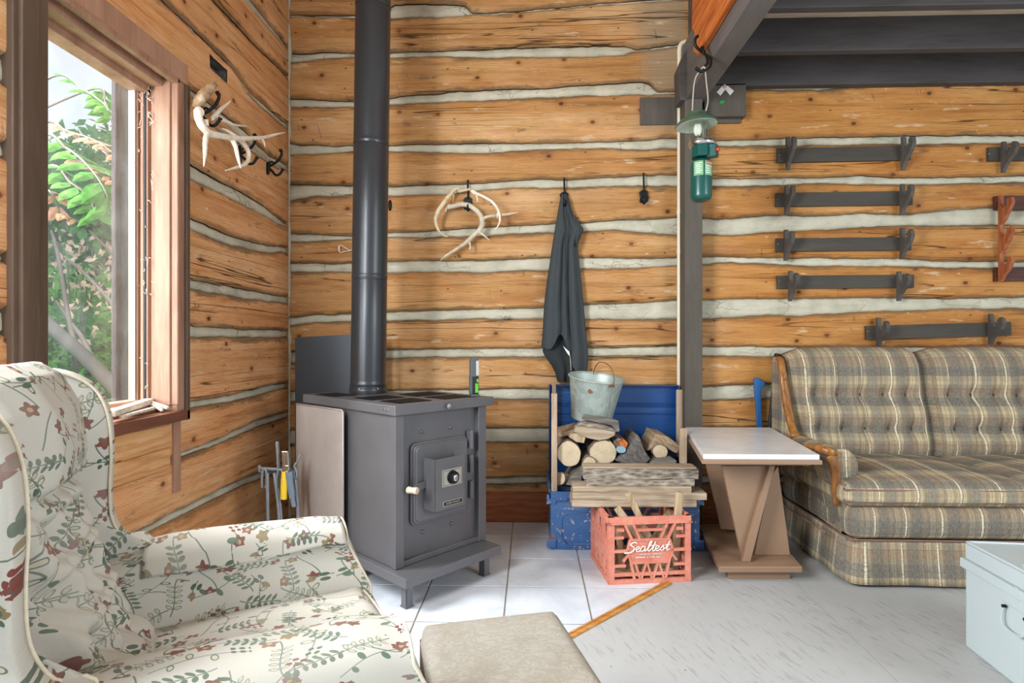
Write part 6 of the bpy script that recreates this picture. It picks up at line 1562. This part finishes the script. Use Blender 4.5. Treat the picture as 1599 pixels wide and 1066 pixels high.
# pale rail behind the hooks
b = MB(); b.bar(Lw(337,197,.004), Lw(436,262,.004), .020, .012, up=(1,0,0)); tag(b.build('hook_rail', M['split_wood'], bevel=.002), 'thin pale wooden rail with black hooks on the window wall', 'rail')
def lhook(px, py, up, label, big=1.0):
    """double coat hook: long upper prong and curled lower prong"""
    t = thing('coat_hook', Lw(px, py, 0), 0, label, 'hook', 'black double hooks on the window wall'); s = big
    c = Lw(px, py, .004); Q = lambda o, y, z: Vector((XL+LF+o*s, c.y+y*s, c.z+z*s))
    b = MB(); b.tube([Q(.004,0,.030), Q(.007,0,.0), Q(.006,0,-.035), Q(.003,0,-.048)], [.006,.011,.011,.006], 10, sq=.6); b.build('backplate', M['black_iron'], t, smooth=True)
    b = MB(); b.tube(catmull([Q(.008,0,-.008), Q(.035,0,.006), Q(.064,0,.030), Q(.078,0,.062), Q(.070,0,.080)], 6), [.006]*20+[.0085]*5, 10); b.build('upper_prong', M['black_iron'], t, smooth=True)
    b = MB(); b.tube(catmull([Q(.008,0,-.012), Q(.028,0,-.030), Q(.045,0,-.050), Q(.065,0,-.048), Q(.080,0,-.028), Q(.084,0,-.020)], 6), [.006]*26+[.0085]*5, 10); b.build('lower_prong', M['black_iron'], t, smooth=True)
    b = MB(); b.tube(catmull([Q(.010,0,.004), Q(.022,0,.018), Q(.034,0,.014), Q(.036,0,.004)], 5), .0045, 8); b.build('scroll', M['black_iron'], t, smooth=True)
    return t
lhook(313, 176, 1, 'black double hook carrying the large antlers beside the window', 1.0)
lhook(374, 238, 1, 'black double hook half hidden behind the antler tines', 1.0)
lhook(418, 258, 1, 'empty black double hook nearest the corner of the log walls', .95)
g2 = 'antlers on the window wall'
o = antler(None, 'antler', [([Lw(309,174,.12),Lw(311,187,.13),Lw(318,200,.14),Lw(330,209,.145),Lw(350,213,.15),Lw(370,216.5,.155),Lw(392,216,.16),Lw(412,214.5,.16),Lw(430,210,.16),Lw(446,206.5,.16)], [.015,.014,.013,.013,.011,.011,.009,.0075,.0055,.0015]), ([Lw(324,206,.14),Lw(321,220,.155),Lw(320,240,.165),Lw(318,260,.17)], [.010,.0085,.0065,.0012]), ([Lw(362,216,.15),Lw(368,230,.165),Lw(372,248,.175),Lw(376,263,.18)], [.010,.0085,.0065,.0015]), ([Lw(408,215,.16),Lw(412,222,.165),Lw(414,230,.17)], [.007,.005,.0012])], M['antler_white']); tag(o, 'large white many tined antler on the window wall, nearest the viewer', 'antler', g2)
b = MB(); p = Lw(311, 174.5, .125); b.lathe([(0,.006),(.006,.007),(.011,.004),(.0165,.004),(.017,0),(.015,-.006)], 18, frame(p, Vector((0,-.3,1)).cross(Vector((.75,-.66,0))), (0,-.0,1))); b.build('cut_base', M['antler_white'], o, smooth=True)
o = antler(None, 'antler', [([Lw(330,187,.05),Lw(338,183,.06),Lw(352,189,.07),Lw(366,195,.075),Lw(388,197,.075)], [.007,.008,.008,.006,.0012]), ([Lw(333,184,.055),Lw(343,172,.06),Lw(354,163,.06),Lw(361,156.5,.06)], [.010,.008,.005,.0012]), ([Lw(322,186,.05),Lw(324,196,.05)], [.008,.006])], M['antler_white']); tag(o, 'upper white antler with two tines behind the large one', 'antler', g2)
o = antler(None, 'antler', [([Lw(345,200,.06),Lw(354,204,.07),Lw(365,211,.08),Lw(378,222,.09),Lw(387,235,.095),Lw(388,248,.10),Lw(381,257,.11),Lw(368,262,.115),Lw(351,266.5,.12)], [.0015,.006,.009,.010,.010,.009,.008,.006,.0012])], M['antler_white']); tag(o, 'hook shaped white antler curling under the large one', 'antler', g2)
o = antler(None, 'antler', [([Lw(304,168,.06),Lw(312,156,.075),Lw(321,146,.085),Lw(328,138,.09),Lw(337,133,.09)], [.010,.020,.020,.016,.006]), ([Lw(332,136,.09),Lw(340,126,.09)], [.004,.0015])], M['burr']); tag(o, 'brown rough antler burr at the top left of the antlers', 'antler', g2)
b = o.modifiers.new('disp', 'DISPLACE'); tx = bpy.data.textures.new('burr', 'CLOUDS'); tx.noise_scale = .006; b.texture = tx; b.strength = .008

# ------------------------------------------------------------------ gun racks on the right of the wall
RY = Yw-.001
def rack(px0, px1, pyc0, pyc1, brs, label, bw=17, mat='rack_paint', arm='rack_arm'):
    a = onY(px0, pyc0, RY); c = onY(px1, pyc1, RY); t = thing('gun_rack', (a+c)/2, 0, label, 'rack', 'dark wooden racks on the log wall')
    b = MB(); b.bar(a+Vector((0,-.009,0)), c+Vector((0,-.009,0)), .018, bw/F*RY, up=(0,0,1)); b.build('board', M[mat], t, bevel=.002)
    for px, top, bot in brs:
        h0 = onY(px, bot, RY-.02).z; h1 = onY(px, top, RY-.02).z; h = h1-h0; x = onY(px, (top+bot)/2, RY-.018).x
        # side profile (p = out from the board, q = height)
        pf = [(0,0),(.010,0),(.032,.22*h),(.056,.36*h),(.082,.50*h),(.095,.66*h),(.090,.82*h),(.074,.88*h),(.060,.80*h),(.062,.66*h),(.052,.56*h),(.034,.57*h),(.022,.70*h),(.018,.97*h),(.013,h),(0,h)]
        b = MB(); b.prism(pf, .019, frame((x-.0095, RY-.018, h0), (0,-1,0), (0,0,1)) @ Matrix.Diagonal((1,1,-1,1)) if False else frame((x+.0095, RY-.018, h0), (0,-1,0), (0,0,1)))
        b.build('bracket', M[arm], t, bevel=.0015, merge=True)
    for px in (px0+5,):
        p = onY(px, pyc0-2, RY-.018); b = MB(); b.lathe([(.003,0),(0,.002)], 8, frame(p+Vector((0,.0005,0)), (1,0,0), (0,0,1))); b.build('nail', M['plate_silver'], t)
    return t
rack(1212, 1419, 244, 240, [(1229,215,266),(1409,214,266)], 'long dark rack uppermost of the four stacked beside the post', 22)
rack(1210, 1422, 313, 310, [(1227,290,336),(1407,288,336)], 'long dark rack second from the top of the stack of four', 21)
rack(1210, 1420, 383, 381, [(1226,359,407),(1407,356,405)], 'long dark rack third from the top of the stack of four', 20)
rack(1212, 1424, 441, 439.5, [(1233,423,470),(1402,424,470)], 'long dark rack lowest of the four stacked beside the post', 20)
rack(1350, 1575, 519.5, 513, [(1370,496,542),(1545,490,538)], 'slightly slanting dark rack just above the sofa back', 21)
rack(1540, 1760, 242, 239, [(1565,222,270),(1740,220,268)], 'dark rack cut by the right picture edge at the top', 21)
# reddish rack: two dark boards and a scalloped upright
a = onY(1550, 318, RY); t = thing('gun_rack', onY(1563, 375, RY), 0, 'reddish brown rack with scalloped upright at the right edge', 'rack', 'dark wooden racks on the log wall')
for y in (318, 428.5):
    p = onY(1550, y, RY); b = MB(); b.box((p.x, RY-.018, p.z-.036), (p.x+.75, RY, p.z+.036)); b.build('board', M['red_rack_board'], t, bevel=.002)
for xx in (0, .62):
    x = onY(1561, 375, RY-.018).x+xx; z0 = onY(1561, 440, RY-.02).z; z1 = onY(1561, 306, RY-.02).z; h = z1-z0; pf = [(0,0),(.014,0)]
    for k in range(3):
        q = k*h/3; pf += [(.034,q+.10*h/3 if k else q+.2*h/3),(.066,q+.42*h/3),(.084,q+.66*h/3),(.078,q+.84*h/3),(.056,q+.80*h/3),(.054,q+.62*h/3),(.030,q+.54*h/3),(.014,q+.70*h/3),(.014,q+h/3-.004)]
    pf += [(.014,h),(0,h)]
    b = MB(); b.prism(pf, .020, frame((x+.01, RY-.018, z0), (0,-1,0), (0,0,1))); b.build('upright', M['red_rack'], t, bevel=.0015, merge=True)

# ------------------------------------------------------------------ cream conduit on the wall left of the post
cx = onY(1061, 300, Yw-.014).x
b = MB(); zt_ = onY(1061, 76, Yw-.014).z; zb_ = onY(1061, 612, Yw-.014).z
b.tube([Vector((cx-.002,Yw-.014,zb_-.25)), Vector((cx,Yw-.014,zt_-.03))], .0115, 14); b.tube(catmull([Vector((cx,Yw-.014,zt_-.03)), Vector((cx+.001,Yw-.014,zt_)), Vector((cx+.012,Yw-.014,zt_+.026)), Vector((cx+.04,Yw-.014,zt_+.035)), Vector((cx+.055,Yw-.010,zt_+.04))], 5), .0125, 14)
pc_ = thing('conduit_pipe', Vector((cx,Yw-.014,zb_-.25)), 0, 'thin cream plastic pipe running down the wall beside the post', 'pipe')
b.build('pipe', M['cream_pvc'], pc_, smooth=True, angle=50)
for y in (393, 330):
    p = onY(1061, y, Yw-.014); b = MB(); b.tube([p+Vector((0,0,-.012)), p+Vector((0,0,.012))], .0145, 14); b.build('coupling', M['cream_pvc'], pc_, smooth=True, angle=50)

# ------------------------------------------------------------------ tape and tack on the block
t = thing('tape_strips', onY(1130, 150, 3.0), 0, 'two white tape strips with pink tack on the dark block', 'tape')
for q in ([(1119,144),(1128,134),(1134,138),(1125,149.5)], [(1131,138),(1136,134),(1146,142),(1140,149)]):
    q = [onY(x, y, 2.999) for x, y in q]; b = MB(); b.add(q+[p+Vector((0,-.0012,0)) for p in q], [(3,2,1,0),(4,5,6,7),(0,1,5,4),(1,2,6,5),(2,3,7,6),(3,0,4,7)]); b.build('strip', M['paper'], t)
b = MB(); b.lathe([(.011,0),(.010,.003),(0,.005)], 14, frame(onY(1131.5, 135, 2.998), (1,0,0), (0,0,1))); b.build('tack', M['pink_tack'], t)
b = MB(); p = onY(1127.5, 159.5, 3.0); b.prism([(-.015,-.008),(.006,-.010),(.015,.004),(.004,.010),(-.012,.006)], .006, frame(p, (1,0,0), (0,0,1))); tag(b.build('green_clip', M['green_tack'], bevel=.002), 'small bright green clip stuck on the dark block', 'clip')

# ------------------------------------------------------------------ lantern on its double hook
LD = 2.50
P = lambda px, py, dd=0: atD(px, py, LD+dd)
bh = thing('beam_hook', P(1097, 78, .0), 0, 'black double hook on the beam carrying the lantern', 'hook')
b = MB(); b.tube(catmull([P(1090,56,-.03), P(1086,60,-.03), P(1085.5,70,-.025), P(1091,77,-.02), P(1098,82,-.01), P(1104,87,-.02), P(1110,92,-.03), P(1109,103,-.04), P(1103,109,-.045), P(1094,111,-.05), P(1086,106,-.055)], 6), [.0065]*20+[.006]*30+[.0075]*11, 10); b.build('double_prong', M['black_iron'], bh, smooth=True)
b = MB(); b.tube(catmull([P(1101,84,-.015), P(1104,90,-.03), P(1105,98,-.035), P(1101,103,-.04)], 5), .006, 8); b.tube([P(1098,82,-.012), P(1096.5,74,.0)], .009, 8); b.build('mount', M['black_iron'], bh, smooth=True)
lc = P(1096, 314, -.045); lc = Vector((lc.x, lc.y, lc.z)); lz = lambda py: H-(py-CY)/F*(LD-.045); k_ = (LD-.045)/F
lan = thing('lantern', lc, 0, 'green camping lantern with glass globe and fuel cylinder hanging by the post', 'lantern')
LM = lambda px, py: T3((lc.x+(px-1096)*k_, lc.y, lz(py)))
def lat(name, prof, mat, parent=lan, px=1096, n=32, smooth=True, tilt=0):
    b = MB(); b.lathe([(r*k_, lz(py)-lz(314)) for r, py in prof][::-1], n, T3((lc.x+(px-1096)*k_, lc.y, lz(314))) @ R3(0, tilt, 0), cap=True); return b.build(name, mat, parent, smooth=smooth, angle=40)
lat('fuel_cylinder', [(0,248),(8,248),(13,251),(16,255),(16.6,260),(16.6,303),(16.2,308),(14,312),(12,313.5),(0,313.5)], M['green_enamel'], px=1094.5)
b = MB()
def band(px0, px1, y0, y1, mat, name, r=16.9):
    b = MB(); a0 = (px0-1094.5)/17; a1 = (px1-1094.5)/17; n = 10
    def fn(s, t):
        u = max(-.999, min(.999, a0+(a1-a0)*s)); x = u*r; y = -sqrt(max(0, 1-u*u))*r
        return Vector((lc.x+(x-1.5)*k_, lc.y+y*k_, lz(y1+(y0-y1)*t)))
    b.grid(fn, n, 4); o = b.build(name, mat, bpy.data.objects['fuel_cylinder'], smooth=True); m = o.modifiers.new('solid', 'SOLIDIFY'); m.thickness = .0006; return o
band(1080.5, 1093.5, 255, 277.5, M['green_label'], 'label'); band(1096, 1109.5, 255, 277.5, M['green_label'], 'label'); band(1097.5, 1108.5, 256, 260.5, M['red_label'], 'label_banner', 17.1)
text('label_lettering', 'Coleman', M['paper'], lan, frame((7*k_, -sqrt(.75)*17.5*k_, lz(258.4)-lc.z), (.866,.5,0), (0,0,1)), .0085, .0003)
for i in range(6): band(1082.5, 1091.5-(i*2)%4, 258+i*3, 259+i*3, M['label_pale'], 'label_print', 17.1)
for i in range(4): band(1098, 1107.5-(i*3)%4, 263+i*3.4, 264.2+i*3.4, M['label_pale'], 'label_print', 17.1)
b = MB(); 
def octp(r, n=8): return [(r*k_*cos(2*pi*i/n+.2), r*k_*sin(2*pi*i/n+.2)) for i in range(n)]
b.prism(octp(17), (lz(229)-lz(247)), T3((lc.x, lc.y, lz(247)))); b.build('burner_housing', M['green_enamel'], lan, bevel=.003)
b = MB(); b.cbox((lc.x+14*k_, lc.y-9*k_, lz(239)), (14*k_, 14*k_, 19*k_), R3(0,0,radians(-35))); b.build('valve_box', M['green_enamel'], lan, bevel=.003)
b = MB(); b.lathe([(.008,0),(.009,.012),(.006,.016),(0,.016)], 12, frame((lc.x+17.5*k_, lc.y-15*k_, lz(239)), (.82,.57,0), (0,0,1))); b.build('valve_knob', M['red_label'], lan, smooth=True)
lat('collar_ring', [(18,221),(20,222.5),(20.5,225.5),(19.5,228.5),(17.5,230),(15,230)], M['chrome'])
lat('glass_globe', [(15,186),(18.5,190),(19.5,200),(19.3,212),(18.4,222)], M['glass'], n=40)
lat('burner_tube', [(0,182),(2.2,182),(2.2,226),(0,226)], M['chrome'], px=1099, n=12); lat('burner_tube', [(0,184),(2.6,184),(2.6,226),(0,226)], M['chrome'], px=1101.5, n=12)
for px in (1087.5, 1091.5): lat('mantle', [(0,193),(3,194),(4.2,200),(4,207),(2,211),(0,212)], M['mantle'], px=px, n=12)
lat('mantle_stem', [(0,208),(1.6,208),(1.6,224),(0,224)], M['chrome'], px=1090, n=10)
hat = lat('hat', [(0,173.5),(9,174),(14,176),(15.5,180),(19,183),(26,187),(31.5,192.5),(32.5,195),(31.5,196),(26,190),(18,186.5),(8,184),(0,184)], M['green_hat'], n=40, tilt=radians(-4))
lat('hat_lining', [(3,184.6),(17,187.4),(25,191),(31,195.6),(31,196.2),(24,192.6),(16,189.4),(3,187.4)], M['hat_lining'], n=40, tilt=radians(-4))
b = MB(); hk = P(1100, 108, -.045); b.tube(catmull([Vector((lc.x+(1081-1096)*k_, lc.y, lz(178))), Vector((lc.x+(1083-1096)*k_, lc.y, lz(140))), Vector((lc.x+(1086-1096)*k_, lc.y, lz(122))), Vector((lc.x+(1091-1096)*k_, lc.y, lz(113))), Vector((lc.x+(1097-1096)*k_, lc.y, lz(105.5))), Vector((lc.x+(1100.5-1096)*k_, lc.y, lz(107))), Vector((lc.x+(1103-1096)*k_, lc.y, lz(130))), Vector((lc.x+(1105.5-1096)*k_, lc.y, lz(156))), Vector((lc.x+(1102-1096)*k_, lc.y, lz(174)))], 6), .0032, 8); b.build('bail', M['plate_silver'], lan, smooth=True)

# ------------------------------------------------------------------ odds on the window sill
g = 'bleached sticks on the window sill'
Q = lambda px, py: onZ(px, py, .704)
K = lambda px, py, o: onX(px, py, XL+o)
for (p, q, wdt, th, lab) in ((K(172,646,.030), K(233,626,-.045), .030, .020, 'broad bleached stick lying along the window sill'), (K(229,626,-.045), K(263,637,.035), .013, .012, 'bleached forked stick at the sill corner'), (K(176,640,.0), K(218,633,-.04), .016, .012, 'thin bleached stick at the back of the sill'), (K(236,631,-.02), K(254,641,.03), .010, .010, 'short bleached stick crossing near the sill corner'), (K(188,651,.04), K(240,637,.02), .012, .010, 'bleached splinter along the front of the sill')):
    p.z = max(p.z, .706); q.z = max(q.z, .706)
    b = MB(); b.bar(p, q, wdt, th); tag(b.build('stick', M['white_wood'], bevel=.003), lab, 'stick', g)
# boards filling the wall under the sill
for z0, z1, yy, nm in ((.575,.655,2.035,'trim_12'), (.498,.570,2.03,'trim_13')):
    b = MB(); b.box((XL-.01, 1.30, z0), (XL+.032, yy, z1)); tag(b.build(nm, M['sill_board'], bevel=.003), 'pale board set in the wall under the window', None, None, 'structure')
# ------------------------------------------------------------------ outside the window
b = MB(); b.box((-16, -4, -.5), (XL-.25, 22, -.32)); tag(b.build('ground', M['grass']), 'grassy ground outside the window', None, None, 'structure')
p = onX(181, 300, -1.66); q = onX(206, 300, -1.66)
b = MB(); b.box((-1.68, min(p.y,q.y), -.40), (-1.66, max(p.y,q.y)+.02, 3.0)); tag(b.build('porch_post', M['weather_post'], bevel=.004), 'weathered grey wooden post just outside the window', 'post')
def leafmesh(b, c, size, rnd, up=.3, el=1.9):
    n = Vector((rnd.gauss(0,1), rnd.gauss(0,1), rnd.gauss(up,1))).normalized(); a = n.orthogonal().normalized(); a = Matrix.Rotation(rnd.uniform(0,6.28), 3, n) @ a; t = n.cross(a)
    L = size*el; w = size*.5; k = n*size*.18
    v = [c-a*L/2, c-a*L*.1+t*w, c+a*L/2, c-a*L*.1-t*w, c+k]
    b.add(v, [(0,4,1),(1,4,2),(2,4,3),(3,4,0)])
def crown(blobs, n, size, seed, hollow=.55):
    rnd = random.Random(seed); b = MB(); tot = sum(r[1]**2 for r in blobs)
    for c, r in blobs:
        for k in range(int(n*r*r/tot)):
            d = Vector((rnd.gauss(0,1), rnd.gauss(0,1), rnd.gauss(0,1))).normalized()*r*rnd.uniform(hollow, 1.0)
            d.z *= .85; p = Vector(c)+d
            if p.z > -.3: leafmesh(b, p, size*rnd.uniform(.7,1.25), rnd)
    return b
def at_(px, py, d): return atD(px, py, d)
def tree(name, label, cat, base, blobs, n, size, mat, seed, group=None, stem=.04):
    t = thing(name, (base[0], base[1], -.33), 0, label, cat, group)
    crown(blobs, n, size, seed).build('foliage', M[mat], t)
    b = MB(); top = max(blobs, key=lambda q: q[0][2])[0]
    b.tube(catmull([(base[0], base[1], -.33), (base[0]*.6+top[0]*.4, base[1]*.6+top[1]*.4, top[2]*.4), top], 6), [stem, stem*.3], 8); b.build('trunk', M['trunk_wood'], t, smooth=True)
    rnd = random.Random(seed)
    for c, r in blobs[:6]:
        b = MB(); b.tube(catmull([(base[0]*.7+top[0]*.3, base[1]*.7+top[1]*.3, top[2]*.35), (Vector(top)*.3+Vector(c)*.7), c], 5), [stem*.4, stem*.12], 6); b.build('branch', M['twig'], t, smooth=True)
    return t
def blobs(lst): return [(tuple(atD(px, py, d)), r) for px, py, d, r in lst]
A = blobs([(150,330,9.0,1.2),(190,300,9.5,1.3),(110,360,9.3,1.2),(200,420,8.9,1.2),(60,330,9.5,1.4),(150,450,9.1,1.3),(230,350,9.2,1.2),(20,420,9.4,1.4)])
tree('tree', 'tall leafy green tree filling the middle of the window view', 'tree', atD(150,600,9.2).xy, A, 9500, .10, 'leaf_dark', 1, 'trees outside the window', .09)
A = blobs([(120,500,6.6,.75),(180,540,6.7,.8),(90,580,6.4,.7),(210,600,6.6,.8),(150,620,6.5,.8),(230,520,6.8,.7),(50,560,6.5,.8),(20,620,6.6,.8)])
tree('bush', 'bright green leafy bush low in the window view', 'bush', atD(150,700,6).xy, A, 8500, .06, 'leaf_bush', 2, 'bushes outside the window', .05)
A = blobs([(110,430,4.9,.20),(150,395,5.0,.22),(130,465,4.85,.22),(160,440,4.95,.18),(95,385,5.0,.2),(170,475,5.0,.18),(120,520,4.85,.18)])
tree('bush', 'pink flowering bush in front of the green trees', 'bush', atD(130,640,5.2).xy, A, 150, .04, 'leaf_pink', 3, 'bushes outside the window', .02)
# sumac tree close to the glass: compound leaves along drooping branches
su = thing('sumac_tree', atD(-60, 533, 3.6).xy.to_3d()+Vector((0,0,-.33)), 0, 'sumac tree with long green and reddish leaves close to the window', 'tree')
tb_ = Vector(su.location); tt_ = atD(-20, 60, 3.6)
b = MB(); b.tube(catmull([tb_, tb_.lerp(tt_, .5)+Vector((.06,.03,0)), tt_], 8), [.05,.02], 10); b.build('trunk', M['trunk_wood'], su, smooth=True)
def sumac(pts, label, mat, seed, n=9, L=.11):
    rnd = random.Random(seed); w = [atD(*p) for p in pts]; w = [tb_.lerp(tt_, max(.1, min(1, (w[0].z-.25-tb_.z)/(tt_.z-tb_.z))))]+w; c = catmull(w, 10)
    b = MB(); b.tube(c, [.010,.0018], 6); br = b.build('branch', M['twig'], su, smooth=True); c = c[10:]
    b = MB(); m = len(c)
    for k in range(n):
        i = int((k+1)/(n+.5)*(m-2)); p = c[i]; d = (c[i+1]-c[i]).normalized()
        for s in (-1, 1):
            side = d.cross(Vector((0,0,1))).normalized()*s; dirn = (side*.85+d*.45+Vector((0,0,rnd.uniform(-.55,.0)))).normalized(); ll = L*(.6+.4*sin(pi*(k+1)/(n+1)))*rnd.uniform(.8,1.15)
            nrm = dirn.cross(d).normalized(); wv = nrm.cross(dirn).normalized()*ll*.20; g_ = nrm*ll*.06
            q = [p, p+dirn*ll*.3+wv, p+dirn*ll*.65+wv*.8, p+dirn*ll, p+dirn*ll*.65-wv*.8, p+dirn*ll*.3-wv, p+dirn*ll*.5+g_]
            b.add(q, [(0,1,6),(1,2,6),(2,3,6),(3,4,6),(4,5,6),(5,0,6)])
    o = b.build('leaves', M[mat], br); tag(o, label)
sumac([(60,215,3.2),(105,232,3.1),(140,262,3.0),(165,300,2.95),(170,330,2.95)], 'bright green leaves', 'leaf', 11, 10, .20)
sumac([(70,262,3.2),(110,285,3.1),(140,310,3.05),(150,345,3.0)], 'bright green leaves', 'leaf', 12, 8, .17)
sumac([(65,195,3.3),(105,205,3.2),(150,220,3.1),(190,250,3.05)], 'reddish leaves', 'leaf_red', 13, 11, .13)
sumac([(80,235,3.25),(120,250,3.2),(160,265,3.1),(185,290,3.05)], 'reddish leaves', 'leaf_red', 23, 9, .12)
sumac([(80,120,3.4),(130,140,3.3),(165,165,3.2),(178,190,3.2)], 'pale green leaves', 'leaf', 14, 8, .13)
sumac([(60,300,3.0),(95,330,3.0),(120,345,3.0)], 'reddish leaves', 'leaf_red', 15, 6, .12)
sumac([(140,140,3.5),(165,160,3.45),(175,195,3.4)], 'green leaves', 'leaf', 16, 6, .15)
# dead tree leaning across the lower view
dt = thing('dead_tree', atD(215,640,3.8).xy.to_3d(), 0, 'grey bare dead tree leaning across the lower window view', 'tree')
pa, pb_ = atD(60,492,4.0), atD(215,640,3.8); pe = pb_+(pb_-pa)*((pb_.z+.33)/(pa.z-pb_.z))
b = MB(); b.tube([pa, atD(130,555,3.9), pb_, pe], [.040,.045,.05,.06], 10); b.build('trunk', M['trunk_wood'], dt, smooth=True)
for pts in (((120,548,3.92),(108,500,4.1),(90,395,4.2),(80,360,4.3)), ((150,575,3.9),(130,530,4.0),(112,505,4.1),(88,470,4.2)), ((205,630,3.8),(195,520,4.0),(180,480,4.1),(130,425,4.2),(100,400,4.2)), ((190,615,3.85),(186,480,4.3),(185,412,4.5),(140,360,4.6))):
    b = MB(); b.tube(catmull([atD(*p) for p in pts], 6), [.020,.009], 8); b.build('branch', M['twig'], dt, smooth=True)
# ------------------------------------------------------------------ light
w = bpy.data.worlds.new('world'); scene.world = w; w.use_nodes = True
nt = w.node_tree; nt.nodes.clear()
bg = nt.nodes.new('ShaderNodeBackground'); wo = nt.nodes.new('ShaderNodeOutputWorld'); nt.links.new(bg.outputs[0], wo.inputs[0])
bg.inputs[0].default_value = (.86, .94, 1.0, 1); bg.inputs[1].default_value = .9
def area(name, loc, look, sx, sy, power, col=(1,1,1)):
    l = bpy.data.lights.new(name, 'AREA'); l.shape = 'RECTANGLE'; l.size = sx; l.size_y = sy; l.energy = power; l.color = col
    o = bpy.data.objects.new(name, l); COL.objects.link(o); o.location = loc
    o.rotation_euler = (Vector(look)-Vector(loc)).to_track_quat('-Z', 'Y').to_euler(); return o
area('window_daylight', (-1.62, .42, 1.42), (.5, 2.2, .3), 1.15, 1.4, 170, (.95, .98, 1))
area('sky_daylight', (-3.1, 1.9, 3.1), (-.55, 1.65, .4), 2.0, 1.6, 560, (.95, .98, 1))
area('side_fill', (2.95, -.3, 1.7), (-1.3, 2.0, 1.0), 1.2, 1.4, 55, (.97, .99, 1))  # added fill lamp that lifts the left wall, no real source there
vs = scene.view_settings; scene.display_settings.display_device = 'sRGB'
vs.view_transform = 'Standard'; vs.look = 'None'; vs.gamma = 1; vs.use_curve_mapping = False; vs.exposure = 0.12
